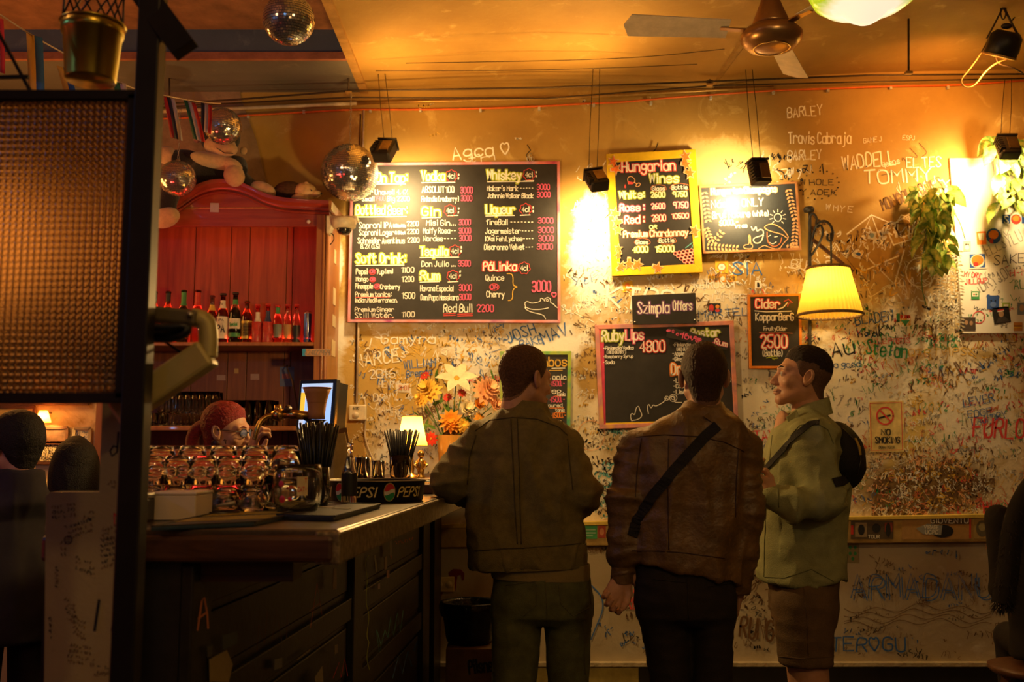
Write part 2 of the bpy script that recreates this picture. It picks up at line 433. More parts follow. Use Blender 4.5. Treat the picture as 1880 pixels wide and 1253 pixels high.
# ceiling: vaulted field over the room, lower edge on the left, groin line on the right
XL = at(668, 168, YW).x
g0 = at(1305, 162, YW); g1 = at(1420, 0, 4.84)
gx1 = g0.x + (g1.x - g0.x) / (4.84 - YW) * (-2.6 - YW); ZH = ZC + .16
def vault(x, y):                                                             # gentle barrel either side of the groin
    gx = g0.x + (gx1 - g0.x) * (y - YW) / (-2.6 - YW)
    if x <= gx: return ZC + .05 * max(0, math.sin(PI * (x - XL) / max(.3, gx - XL)))
    return ZC + .02 + .12 * (1 - math.exp(-(x - gx) * 1.6))
vs = []; fs = []; ny, nx = 24, 60
for j in range(ny + 1):
    y = -2.6 + (YW + 2.6) * j / ny
    gx = g0.x + (gx1 - g0.x) * (y - YW) / (-2.6 - YW)
    xs = [XL + (gx - XL) * i / 30 for i in range(31)] + [gx + .001 + (3.8 - gx) * i / 29 for i in range(30)]
    for x in xs: vs.append((x, y, vault(x, y) + .006 * noise.noise(Vector((x * 3, y * 3, 0)))))
m = 61
for j in range(ny):
    for i in range(m - 1): fs.append((j * m + i, j * m + i + 1, (j + 1) * m + i + 1, (j + 1) * m + i))
cl = struct(mkobj('ceiling', vs, fs, ceil_m, smooth='auto'))
top = MB().bbox((XL, -2.6, 4.15), (3.8, YW, 4.25)); struct(top.build('ceiling_slab', ceil_m)).name = 'ceiling_upper'
# groin rib and crack
rib = MB()
pa = [Vector((g0.x + (gx1 - g0.x) * t, YW + (-2.6 - YW) * t, ZC + .012)) for t in [0, .05, .1, .2, .4, .7, 1]]
rib.tube(pa, [.018, .022, .03, .032, .035, .035, .035], n=6, flat=.5)
struct(rib.build('trim_1', M('rib_plaster', (.30, .17, .04), .8, bump=.4, scale=20)))
# left bay: recessed ceiling, beam before the wall
BY = 5.55
zb0 = at(450, 107, BY).z; zb1 = at(450, 62, BY).z
struct(MB().bbox((-4.6, -2.6, zb1 + .02), (XL, BY, zb1 + .12)).build('ceiling_left', M('red_brown_ceiling', (.24, .10, .05), .8, var=.4, scale=5, bump=.3)))
bm_ = MB().bbox((-4.6, BY, zb0), (XL - .0, YW, zb1 + .1)); struct(bm_.build('trim_2', grey_m)).name = 'trim_2'
struct(MB().bbox((-4.6, BY - .012, zb0 + .03), (XL - .03, BY, zb1 + .03)).build('trim_3', blue_m))
struct(MB().bbox((-4.6, BY - .02, zb0 - .012), (XL - .02, BY + .01, zb0 + .03)).build('trim_4', M('red_edge', (.34, .12, .07), .7, bump=.3)))
edge = MB().bbox((XL - .02, -2.6, ZC - .02), (XL + .03, YW, zb1 + .12)); struct(edge.build('trim_5', M('edge_plaster', (.40, .22, .06), .8, bump=.5, bscale=30)))
# bare patch of old plaster above the cupboard
pt = MB()
pl = [(290, 138), (372, 136), (436, 142), (444, 185), (470, 255), (490, 340), (440, 345), (290, 340)]
pt.prism([at(x, y, YW - .001) for x, y in pl], (0, -.006, 0)); struct(pt.build('trim_6', M('bare_plaster', (.30, .20, .13), .85, var=.3, scale=8, bump=.4)))
# dado rail with a yellow top edge, skirting
rail_m = M('rail_wood', (.42, .27, .08), .5, var=.3, scale=9)
def slat(name, q, d0, d1, m_, bev):
    P = [at(x, y, YW) for x, y in q]
    return struct(MB().prism([Vector((p.x, YW - d0, p.z)) for p in P], (0, d0 + d1, 0)).build(name, m_, bevel=bev))
slat('trim_7', [(580, 1007), (2050, 992), (2050, 946), (580, 974)], .035, .0, rail_m, .005)
slat('trim_8', [(580, 974), (2050, 946), (2050, 939), (580, 967)], .045, .0, M('rail_cap', (.62, .44, .08), .45), .003)
xa = at(1172, 1225, YW).x
struct(MB().bbox((-1.2, YW - .02, 0), (xa, YW + .012, ZB - .02)).build('baseboard_back', M('skirting_ochre', (.34, .26, .07), .6, var=.3), bevel=.004))
struct(MB().bbox((xa, YW - .02, 0), (3.7, YW + .012, ZB - .02)).build('baseboard_right', M('skirting_black', (.015, .012, .01), .5), bevel=.004))
led = MB().bbox((-1.2, YW - .028, ZB - .022), (3.7, YW + .012, ZB)); struct(led.build('trim_9', M('skirting_cap', (.50, .40, .24), .7, bump=.5, bscale=40)))

# ================================================================ writing on the wall
WI = Ink(YW - .0015)
sg = random.Random(5)
def scribble(x, y, wd, h, rnd, rot):           # a tangle of marker strokes, not readable
    n = max(2, int(wd / (h * .75))); out = []
    for i in range(n):
        if rnd.random() < .12: continue
        cx = (i + .5) * wd / n; k = rnd.randint(3, 6); p = []
        for j in range(k): p.append((cx + rnd.uniform(-.55, .55) * h * .7, rnd.uniform(-1, .08) * h if rnd.random() > .2 else rnd.choice((0, -h))))
        if rnd.random() < .65: p = chaikin(p, 2)
        out.append([(x + a * math.cos(rot) - b * math.sin(rot), y + a * math.sin(rot) + b * math.cos(rot)) for a, b in p])
    return out
def region(x0, y0, x1, y1, n, cols, h0, h1, w=(.8, 2.2), rotr=.35):
    for _ in range(n):
        h = sg.uniform(h0, h1) * sg.choice((.6, 1, 1)); wd = h * sg.uniform(1.5, 5)
        x = sg.uniform(x0, x1); y = sg.uniform(y0, y1)
        WI.poly(scribble(x, y, wd, h, sg, sg.gauss(0, rotr)), sg.choice(cols), sg.uniform(*w), sg.choice((0, .0002, .0004)))
region(1545, 610, 1880, 700, 150, ['chalk', 'white', 'brown', 'green', 'gold', 'blue', 'gold', 'red', 'rust'], 8, 24, (.7, 2.0))
region(1560, 690, 1880, 950, 300, ['brown', 'grey', 'chalk', 'white', 'gold', 'red', 'rust', 'green', 'chalk', 'white'], 6, 24, (.6, 1.8))
region(1590, 840, 1790, 955, 230, ['brown', 'brown', 'gold', 'brown', 'peach', 'cream', 'rust'], 6, 18, (.7, 2.4), .8)
region(1345, 540, 1560, 950, 240, ['black', 'green', 'red', 'blue', 'white', 'brown', 'peach', 'white', 'cream', 'grey', 'gold'], 6, 24, (.6, 1.6))
region(1480, 430, 1740, 620, 110, ['white', 'chalk', 'brown', 'gold', 'chalk', 'white'], 9, 36, (1, 3.0))
region(1070, 790, 1130, 955, 90, ['teal', 'white', 'brown', 'teal', 'chalk', 'black'], 6, 16)
region(1345, 780, 1420, 950, 60, ['red', 'grey', 'green', 'white', 'brown', 'blue'], 5, 18, (.6, 1.6))
region(1040, 600, 1110, 800, 80, ['brown', 'brown', 'chalk', 'white', 'gold'], 6, 18, (.6, 1.6))
region(1030, 470, 1480, 600, 120, ['white', 'chalk', 'blue', 'white', 'brown', 'white'], 8, 26, (.7, 2.2))
region(640, 600, 915, 780, 170, ['chalk', 'white', 'white', 'brown', 'gold', 'blue', 'gold', 'cream'], 6, 26, (.7, 2.2))
region(640, 780, 800, 890, 60, ['black', 'brown', 'chalk', 'brown'], 5, 16, (.6, 1.3))
region(790, 740, 870, 900, 50, ['black', 'brown', 'chalk', 'gold'], 4, 11)
region(1030, 290, 1110, 470, 22, ['white', 'chalk'], 8, 26)
region(1290, 290, 1480, 340, 16, ['chalk', 'white', 'black'], 7, 22)
region(1560, 560, 1760, 640, 60, ['white', 'chalk', 'black', 'brown', 'green'], 6, 18)
region(1600, 330, 1740, 430, 14, ['chalk', 'brown'], 8, 26)
region(1080, 1010, 1160, 1190, 18, ['blue', 'red', 'black', 'brown'], 6, 16)
region(1345, 1050, 1420, 1200, 26, ['brown', 'black', 'brown'], 6, 20)
region(1540, 1010, 1850, 1210, 60, ['blue', 'black', 'brown', 'brown', 'brown', 'brown'], 5, 15, (.6, 1.6))
region(650, 120, 1200, 290, 10, ['chalk', 'gold'], 4, 9)
TXT = [('BARLEY', 1446, 1510, 216, 18, 'chalk', -.08), ('Travis Cabraja', 1448, 1562, 264, 20, 'chalk', 0), ('BARLEY', 1446, 1508, 294, 17, 'chalk', -.03), ('GAME J', 1585, 1620, 263, 9, 'chalk', -.1),
       ('ESPJ', 1657, 1680, 257, 8, 'chalk', 0), ('WADDELL', 1548, 1645, 312, 25, 'chalk', -.12), ('qeens', 1620, 1653, 307, 11, 'chalk', -.2), ('EL TES', 1665, 1728, 308, 18, 'chalk', -.05),
       ('TOMMY', 1586, 1712, 338, 24, 'chalk', -.06), ('W HOLE', 1470, 1531, 340, 10, 'black', 0), ('Y ADEK', 1470, 1536, 357, 10, 'black', .03), ('W MY E', 1515, 1565, 386, 11, 'chalk', .1),
       ('MONGOLIJONIES', 1622, 1740, 386, 21, 'brown', -.36), ('LNG', 1668, 1720, 437, 22, 'chalk', .1), ('BLADEN', 1572, 1642, 598, 18, 'blue', -.16), ('AK', 1602, 1624, 618, 18, 'black', 0), ('ALLEPREIS', 1592, 1672, 632, 9, 'red', -.03),
       ('Agca *', 832, 936, 293, 22, 'chalk', -.1), ('tri', 862, 912, 299, 12, 'chalk', -.1), ('KAIROSSY', 1274, 1352, 530, 17, 'white', -.02), ('MARTEL', 1283, 1375, 583, 13, 'blue', -.05), ('SIAMFE', 1290, 1372, 553, 13, 'white', 0), ('SIA', 1345, 1400, 505, 22, 'blue', 0), ('BU', 1452, 1480, 492, 16, 'white', .1),
       ('JOSH', 934, 988, 630, 19, 'blue', -.35), ('BAKE', 955, 1000, 640, 15, 'blue', -.25), ('MAV', 998, 1048, 632, 22, 'blue', -.4), ('WILLIAM', 742, 800, 678, 15, 'blue', -.1), ('Brenda', 746, 794, 693, 13, 'blue', -.08), ('SALENTORI', 852, 918, 702, 9, 'red', -.02), ('9-12', 880, 914, 710, 7, 'red', 0),
       ('DRVV', 686, 730, 738, 14, 'white', -.05), ('MAH', 690, 718, 758, 11, 'white', 0), ('HENRY', 696, 730, 712, 12, 'white', 0), ('NARCE', 655, 735, 676, 24, 'chalk', -.15), ('2016', 678, 726, 696, 16, 'white', -.05), ('Gamyra', 700, 800, 632, 17, 'white', -.02), ('bautista', 775, 815, 770, 18, 'brown', -.5), ('Alber', 668, 700, 655, 12, 'brown', -.2),
       ('KTOGR', 1113, 1270, 560, 38, 'white', .12), ('JLS FOVER', 1062, 1120, 553, 11, 'white', -.02), ('Stefan', 1590, 1665, 650, 26, 'green', .1), ('Ra good', 1522, 1580, 676, 11, 'blue', -.04), ('POTRTVIPSX', 1655, 1790, 655, 13, 'gold', -.03), ('LEVER', 1770, 1828, 748, 15, 'blue', -.2), ('EDGE', 1778, 1822, 768, 13, 'blue', -.15), ('LAUNDRY', 1786, 1850, 782, 12, 'blue', -.25),
       ('FURLO', 1787, 1880, 800, 34, 'red', .05), ('HAN', 1806, 1862, 942, 22, 'red', -.06), ('UTAV', 1372, 1424, 812, 18, 'red', -.08), ('Au', 1528, 1570, 655, 26, 'black', -.1), ('NURE', 1122, 1172, 1115, 22, 'red', .1), ('SUPR', 1080, 1108, 1015, 9, 'brown', 0),
       ('TER*GU', 1525, 1664, 1196, 25, 'blue', 0), ('RUNG', 1357, 1420, 1170, 36, 'brown', .1)]
for t, a, b, y, h, c, r in TXT: WI.text(t, a, b, y, h, c, w=max(1.1, h * .12), rot=r, jit=.35)
# ARMADANUB in double outline, waves under it
for k in (0, 1): WI.poly(strokes('ARMADANUB', 1562 + 5 * k, 1852 + 5 * k, 1098 + 4 * k, 44 - 3 * k, 0, .2), 'blue', 1.9)
for k in range(4):
    yy = 1118 + k * 9
    WI.poly([[(1550 + 10 * i, yy + 6 * math.sin(i * .8 + k) + 4 * math.sin(i * .31)) for i in range(28)]], 'brown', 1.2)
for cx, cy, r, col in [(1800, 887, 11, 'brown'), (1800, 887, 7, 'brown'), (1800, 887, 3.5, 'brown'), (1085, 800, 25, 'peach'), (1845, 560, 36, 'red')]: WI.circ(cx, cy, r, r * 1.1, col, 1.3)
for cx, cy, r in [(1690, 500, 27), (1660, 418, 16)]: WI.circ(cx, cy, r, r, 'chalk', 2)
for a in range(34): WI.circ(1468 + 36 * (1 + math.cos(a * .37 + 3)), 340 + 26 * math.sin(a * .37), .9, .9, 'black', 1.2, n=6)
WI.poly([[(1555, 430), (1600, 395), (1640, 412), (1690, 380)], [(1580, 440), (1600, 395), (1620, 450)], [(1640, 420), (1655, 395), (1680, 405), (1672, 440), (1640, 450), (1630, 425)], [(1590, 470), (1640, 520), (1600, 545), (1580, 500), (1650, 470)], [(1660, 460), (1640, 530)]], 'chalk', 2.6)
WI.poly([chaikin([(1085, 1075), (1105, 1095), (1108, 1120), (1095, 1150), (1085, 1175)], 3)], 'blue', 2.4)
WI.poly([[(1742, 330), (1742, 470)], [(1480, 380), (1590, 520)]], 'brown', 1.0)
gr = thing  # graffiti are print on the wall: parts of it
for col, (vs, fs) in WI.d.items():
    o = flat(col + '_graffiti', vs, fs, INK[col], wb); stuff(o)

# ================================================================ chalk boards on the wall
def rot2(px, py, cx, cy, a): return (cx + (px - cx) * math.cos(a) - (py - cy) * math.sin(a), cy + (px - cx) * math.sin(a) + (py - cy) * math.cos(a))
board_m = M('blackboard', (.024, .021, .019), .52, var=.35, scale=5, bump=.04, bscale=120)
def board(name, label, corners, Yf, thick, frame_m, fw, mat=None, cat='sign', group=None, inner=None):
    """corners: tl,tr,br,bl in pixels of the front; frame strips of width fw pixels"""
    P = [at(x, y, Yf) for x, y in corners]; c = sum(P, Vector()) / 4
    t = thing(name, label, cat, (c.x, Yf, min(p.z for p in P)), group)
    MB().prism([p + Vector((0, .006 if fw else 0, 0)) for p in P], (0, thick - .008 if fw else thick, 0)).build('panel', mat or board_m, t)
    if fw:
        cx = sum(x for x, y in corners) / 4; cy = sum(y for x, y in corners) / 4
        ins = []
        for x, y in corners: ins.append((x + fw * (1 if x < cx else -1), y + fw * (1 if y < cy else -1)))
        I = [at(x, y, Yf) for x, y in ins]
        for i in range(4):
            j = (i + 1) % 4
            MB().prism([P[i], P[j], I[j], I[i]], (0, thick, 0)).build('frame_side', frame_m, t, bevel=.0015)
    return t
def paint_mix(name, cs, sc=9):
    m, nt, b = nodes(name); L = nt.links.new
    tc = N(nt, 'ShaderNodeTexCoord'); nz = N(nt, 'ShaderNodeTexNoise', i_Scale=sc, i_Detail=2.0); rp = N(nt, 'ShaderNodeValToRGB')
    L(tc.outputs['Object'], nz.inputs['Vector']); L(nz.outputs['Fac'], rp.inputs[0]); L(rp.outputs[0], b.inputs['Base Color'])
    e = rp.color_ramp.elements
    for i, c in enumerate(cs):
        pos = .3 + .4 * i / max(1, len(cs) - 1)
        el = e[i] if i < 2 else e.new(pos)
        el.position = pos; el.color = (*c, 1)
    b.inputs['Roughness'].default_value = .5
    return m
YB = YW - .03
# --- the large menu board
T7 = lambda x, y: (630 + .2793 * x, 250 + .2793 * y)
mb = board('menu_board', 'large black chalk menu board with pink frame listing drinks, biggest board on the wall', [(644, 299), (1028, 296), (1029, 593), (638, 592)], YB - .01, .03, paint_mix('pink_frame', [(.45, .04, .12), (.75, .22, .20), (.6, .30, .38), (.35, .06, .22)], 6), 5)
K = Ink(YB - .0065)
def t7(s, xl, xr, yb, h, col='white', glow=None, w=None, gw=None, jit=.15):
    a = T7(xl, yb); b = T7(xr, yb); K.text(s, a[0], b[0], a[1], h * .2793, col, w and w * .2793, glow, gw and gw * .2793, jit=jit)
def ln7(x0, x1, y, col='white', w=5): K.poly([[T7(x0, y), T7((x0 + x1) / 2, y - 2), T7(x1, y - 3)]], col, w * .2793, .0004)
for s, a, b, y, h, u0, u1 in [('Beer On Tap:', 60, 425, 303, 60, 60, 410), ('Bottled Beer:', 85, 425, 517, 62, 90, 415), ('Soft Drink:', 85, 413, 836, 62, 85, 400), ('Vodka', 515, 668, 292, 62, 515, 735),
                              ('Gin', 518, 640, 524, 55, 518, 640), ('Tequila', 508, 690, 785, 55, 505, 760), ('Rum', 508, 635, 946, 58, 505, 635), ('Whiskey', 948, 1170, 286, 62, 948, 1250), ('Liqueur', 940, 1128, 511, 58, 938, 1125)]:
    t7(s, a, b, y, h, 'white', 'lime', w=8.5, gw=22); ln7(u0, u1, y + 15)
t7('PáLinka', 922, 1140, 884, 55, 'white', 'red', w=7, gw=19)
for cx, cy in [(712, 262), (703, 490), (735, 757), (722, 922), (1222, 253), (1200, 483), (1190, 868)]:
    c = T7(cx, cy); K.circ(c[0], c[1], 10.5, 10.5, 'red', .9, 40, .10); t7('4cl', cx - 24, cx + 24, cy + 16, 34, 'white', w=4.5)
for cx, cy in [(757, 290), (757, 515), (776, 770), (768, 930), (1270, 275), (1250, 508)]: t7(':', cx - 10, cx + 10, cy, 50, 'white', w=8)
for cx, y in [(722, 525), (722, 960), (1197, 522), (1220, 296)]: ln7(cx - 33, cx + 33, y)
for s, a, b, y, h in [('Beer Unawell 4,4%', 110, 425, 385, 34), ('Small', 125, 205, 428, 30), ('Big 2200', 290, 437, 428, 32), ('Soproni IPA', 105, 320, 605, 38), ('0,5l bottle', 330, 412, 600, 20), ('2200', 420, 495, 592, 32),
                      ('Soproni Lager', 105, 335, 652, 36), ('0,5l bot', 342, 412, 646, 20), ('2200', 420, 497, 643, 30), ('Schneider Aventinus', 97, 405, 706, 38), ('2200', 422, 500, 700, 32), ('8,2% 0,5l', 115, 240, 740, 28), ('Pepsi', 85, 160, 908, 36), ('7up', 218, 268, 908, 34),
                      ('[zero]', 275, 328, 904, 30), ('1100', 390, 467, 898, 34), ('Mango', 85, 165, 955, 30), ('1200', 392, 466, 958, 34), ('Pineapple', 80, 195, 1004, 34), ('Cranberry', 245, 373, 1006, 30), ('Premium tonics:', 80, 318, 1057, 32), ('1500', 393, 472, 1068, 38),
                      ('Indian,Mediterranean,', 78, 358, 1094, 30), ('Premium Ginger', 78, 335, 1154, 28), ('Still Water,', 78, 333, 1195, 34), ('1100', 393, 470, 1190, 34), ('ABSOLUT 100', 518, 730, 372, 40), ('Finlandia [redberry]', 515, 762, 430, 34), ('Misi Gin...', 548, 742, 588, 36),
                      ('Malfy Rosa--', 527, 742, 640, 36), ('Nordes----', 527, 745, 692, 36), ('Don Julio ...', 515, 742, 858, 36), ('Havana Especial', 508, 725, 1020, 36), ('Don Papa Masskara', 510, 758, 1080, 38), ('Red Bull', 660, 850, 1157, 52), ("Maker's Mark -----", 947, 1252, 360, 34),
                      ('Johnnie Walker Black', 950, 1250, 408, 32), ('fireBall -------', 940, 1252, 583, 36), ('Jagermeister----', 935, 1250, 642, 36), ('KWai Feh Lychee----', 935, 1252, 692, 34), ('Disaronno Velvet---', 928, 1250, 748, 36), ('Quince', 937, 1057, 950, 36), ('Cherry', 943, 1060, 1060, 40)]:
    t7(s, a, b, y, h, 'white', w=max(4.2, h * .12))
for s, a, b, y, h in [('1900', 215, 278, 425, 30), ('3000', 772, 852, 375, 40), ('3000', 775, 848, 427, 36), ('3000', 762, 838, 585, 36), ('3000', 762, 840, 640, 36), ('3000', 765, 842, 690, 38), ('3500', 758, 837, 856, 38), ('3000', 762, 845, 1017, 40), ('3000', 765, 840, 1077, 38),
                      ('2200', 880, 990, 1155, 45), ('3000', 1275, 1358, 352, 36), ('3000', 1275, 1362, 402, 34), ('3000', 1282, 1382, 572, 34), ('3000', 1282, 1385, 635, 36), ('3000', 1285, 1382, 692, 38), ('3000', 1275, 1378, 745, 36), ('3000', 1242, 1365, 1022, 68), ('OR', 968, 1018, 1006, 28), ('OR', 178, 208, 901, 20), ('OR', 180, 210, 950, 18), ('OR', 208, 240, 998, 22)]:
    t7(s, a, b, y, h, 'pink', w=max(4.5, h * .13))
for cx, cy, rx, ry in [(192, 893, 22, 18), (194, 943, 20, 16), (224, 989, 22, 18), (993, 993, 32, 22)]:
    c = T7(cx, cy); K.circ(c[0], c[1], rx * .2793, ry * .2793, 'red', .8)
for a, b, y in [(80, 305, 1062), (78, 335, 1200), (660, 738, 1170), (752, 850, 1172), (660, 738, 1182), (752, 850, 1184)]: ln7(a, b, y, 'red', 4)
K.poly([[T7(x, y) for x, y in chaikin([(1078, 905), (1108, 905), (1118, 930), (1115, 970), (1122, 985), (1150, 992), (1122, 1000), (1112, 1030), (1115, 1060), (1105, 1080), (1085, 1082)], 2)]], 'gold', 1.3)
croc = [[(1330, 1203), (1318, 1175), (1240, 1160), (1200, 1140), (1192, 1120), (1230, 1140), (1290, 1142), (1350, 1130)], [(1200, 1130), (1192, 1095), (1212, 1085), (1235, 1100), (1270, 1095), (1300, 1085), (1295, 1070), (1310, 1065), (1330, 1095), (1320, 1075), (1345, 1058), (1366, 1075), (1360, 1095), (1385, 1105), (1395, 1120), (1410, 1130)]]
for p in croc: K.poly([[T7(x, y) for x, y in chaikin(p, 2)]], 'white', 1.1)
c = T7(1342, 1080); K.circ(c[0], c[1], 2, 2, 'white', .8); t7('*', 1372, 1402, 1062, 34, 'pink', w=7)
K.build(mb)
# --- Hungarian wines board
TA = lambda x, y: (1080 + .2234 * x, 260 + .2234 * y)
yel_m = M('yellow_frame_paint', (.78, .50, .015), .45, var=.15)
hw = board('wine_board', 'yellow framed chalk board of wines with orange leaves, hung right of the large menu', [(1113, 283), (1277, 274), (1290, 500), (1124, 507)], YB - .012, .03, yel_m, 15)
K = Ink(YB - .0085)
def ta(s, xl, xr, yb, h, col='white', glow=None, w=None, gw=None, rot=-.03):
    a = TA(xl, yb); b = TA(xr, yb); K.text(s, a[0], b[0], a[1], h * .2234, col, w and w * .2234, glow, gw and gw * .2234, rot=rot)
for s, a, b, y, h, col, gl, wd in [('Hungarian', 278, 715, 248, 82, 'white', 'red', 11), ('Wines', 505, 745, 342, 74, 'white', 'lime', 10), ('Glass', 525, 630, 403, 32, 'white', None, 5), ('Bottle', 688, 815, 396, 34, 'white', None, 6), ('White:', 258, 465, 470, 58, 'white', 'lime', 10), ('2600', 515, 632, 460, 44, 'white', 'lime', 6), ('9750', 697, 812, 455, 42, 'white', 'lime', 6),
                                ('Rose :', 262, 465, 575, 58, 'white', 'pink', 9), ('2600', 520, 632, 556, 44, 'white', 'pink', 6), ('9750', 700, 820, 548, 48, 'white', 'pink', 6), ('Red :', 300, 465, 674, 62, 'white', 'red', 9), ('2800', 524, 638, 655, 50, 'white', 'red', 6), ('10500', 695, 825, 634, 40, 'white', 'red', 6), ('OR', 505, 565, 718, 28, 'white', 'lime', 4),
                                ('Premium Chardonnay', 290, 820, 788, 52, 'white', 'rust', 7), ('Glass', 392, 492, 845, 32, 'white', None, 5), ('Bottle', 582, 706, 832, 36, 'white', None, 5), ('4000', 365, 492, 912, 46, 'white', 'lime', 7), ('15000', 562, 706, 908, 48, 'white', 'lime', 7)]:
    ta(s, a, b, y, h, col, gl, w=wd, gw=wd * 2.4)
for cx, cy, rx, ry in [(577, 385, 64, 30), (755, 377, 82, 32), (445, 826, 64, 30), (648, 815, 76, 30)]:
    q = TA(cx, cy); K.circ(q[0], q[1], rx * .2234, ry * .2234, 'rust', .8, 24, .05)
K.poly([[TA(x, y) for x, y in chaikin([(330, 350), (320, 300), (350, 282), (385, 310), (380, 345), (330, 350)], 2)], [TA(375, 335), TA(400, 350)], [TA(x, y) for x, y in chaikin([(390, 365), (400, 345), (425, 340), (428, 360), (400, 375), (390, 365)], 2)]], 'peach', 1.0)
K.disc([TA(x, y) for x, y in [(325, 325), (380, 340), (360, 352), (330, 350)]], 'red', .0006); K.disc([TA(x, y) for x, y in [(303, 350), (312, 375), (304, 384), (296, 375)]], 'red', .0006)
for i in range(6):
    for j in range(6 - i):
        q = TA(880 - 33 * j - 8 * i - (0 if i else 0), 890 + i * 27 + j * 6 - (25 if False else 0))
        K.circ(q[0], q[1], 3.0, 3.0, 'red', 2.2, 10); K.circ(q[0], q[1], 3.6, 3.6, 'cream', .6, 12, lift=.0012)
for p in [[(880, 810), (845, 840), (800, 875)], [(880, 810), (860, 850), (850, 880)], [(880, 810), (885, 850), (880, 880)], [(870, 800), (882, 830)]]: K.poly([[TA(x, y) for x, y in p]], 'teal', 1.3)
K.build(hw)
leaf_m = M('orange_leaf_paint', (.85, .17, .02), .6, var=.3, scale=60); leaf_e = M('leaf_white_edge', (.8, .55, .32), .6)
def maple(cx, cy, r, a):
    p = []
    for k in range(11):
        rr = r if k % 2 == 0 else r * .45
        p.append((cx + rr * math.cos(a + 2 * PI * k / 11), cy + rr * 1.1 * math.sin(a + 2 * PI * k / 11)))
    return p
lr = random.Random(3)
for cx, cy, r in [(205, 165, 44), (228, 225, 44), (800, 125, 48), (805, 190, 42), (835, 260, 46), (215, 590, 44), (235, 665, 44), (245, 725, 42), (875, 735, 46), (248, 880, 34), (245, 935, 30), (270, 1028, 42), (335, 1005, 44), (405, 1010, 46), (570, 1040, 44)]:
    q = TA(cx, cy); a = lr.uniform(0, 6)
    l = MB().prism([at(x, y, YB - .0135) for x, y in maple(q[0], q[1], r * .2234 * 1.18, a)], (0, -.0012, 0)).build('leaf_outline', leaf_e, hw)
    MB().prism([at(x, y, YB - .0148) for x, y in maple(q[0], q[1], r * .2234 * .92, a)], (0, -.0010, 0)).build('leaf', leaf_m, hw)
# --- champagne board
ch = board('champagne_board', 'brown edged slate board with leafy border and a hatted man drawn on it', [(1283, 341), (1464, 333), (1472, 459), (1291, 466)], YB - .012, .03, paint_mix('copper_frame', [(.42, .16, .05), (.55, .26, .10), (.36, .13, .05)], 8), 4, mat=M('slate_board', (.035, .042, .05), .4, var=.3, scale=6))
K = Ink(YB - .0085)
for s, a, b, y, h, col, gl, wd in [('Hungarian Champagne', 1012, 1550, 436, 48, 'white', 'peach', 11), ('Nádas ONLY', 1012, 1440, 547, 62, 'white', None, 9), ('Brut Nature', 1022, 1330, 634, 56, 'white', None, 11), ('(white)', 1345, 1490, 618, 46, 'white', None, 6), ('6000,-', 1080, 1235, 690, 44, 'white', 'peach', 9), ('1/2 400', 1210, 1305, 712, 26, 'white', None, 6)]:
    ta(s, a, b, y, h, col, gl, w=wd, gw=wd * 2.0, rot=-.045)
q = TA(1558, 625); K.circ(q[0], q[1], 6.5, 7, 'white', 1.2)
for k in range(9):
    a = PI * .75 + k * PI * 1.5 / 8
    K.poly([[(q[0] + 10 * math.cos(a), q[1] + 10 * math.sin(a)), (q[0] + 15 * math.cos(a), q[1] + 15 * math.sin(a))]], 'white', 1.1)
# leaf border drawn as sprigs
for x0, y0, x1, y1, n in [(950, 400, 985, 660, 8), (960, 860, 1230, 880, 9), (960, 700, 1010, 820, 5), (1640, 380, 1700, 640, 9), (1710, 620, 1690, 870, 9), (1620, 880, 1720, 850, 4), (1020, 850, 1100, 740, 4)]:
    for k in range(n):
        t = (k + .5) / n; x = x0 + (x1 - x0) * t; y = y0 + (y1 - y0) * t; a = math.atan2(y1 - y0, x1 - x0)
        for sgn in (-1, 1):
            b = a + sgn * 1.0; q0 = TA(x, y); q1 = TA(x + 36 * math.cos(b), y + 36 * math.sin(b))
            nx, ny = -math.sin(b) * 2.2, math.cos(b) * 2.2; mx, my = (q0[0] + q1[0]) / 2, (q0[1] + q1[1]) / 2
            K.disc([q0, (mx + nx, my + ny), q1, (mx - nx, my - ny)], 'peach', .0004 + .00004 * k)
DR = [([(1450, 700), (1480, 680), (1530, 678), (1600, 720), (1645, 780), (1640, 800), (1590, 760), (1500, 740), (1450, 715), (1450, 700)], 'peach', 1.5), ([(1470, 745), (1470, 790), (1480, 840), (1530, 870), (1580, 840), (1590, 790)], 'rust', 1.6), ([(1480, 780), (1500, 770)], 'white', 1.3), ([(1530, 785), (1555, 780)], 'white', 1.3),
      ([(1490, 830), (1515, 845), (1545, 825)], 'white', 1.3), ([(1400, 880), (1450, 850), (1480, 870), (1570, 890), (1600, 840), (1640, 800)], 'peach', 1.4), ([(1340, 700), (1355, 740), (1380, 690), (1385, 745), (1410, 720), (1440, 730), (1440, 770), (1400, 780), (1350, 800), (1370, 840), (1420, 830), (1440, 770)], 'cream', 1.8), ([(1320, 770), (1325, 850), (1280, 850), (1275, 880), (1350, 885), (1350, 840), (1335, 850), (1332, 770), (1320, 770)], 'peach', 1.5)]
for p, c_, wd in DR: K.poly([[TA(x, y) for x, y in chaikin(p, 2)]], c_, wd, .001)
K.build(ch)
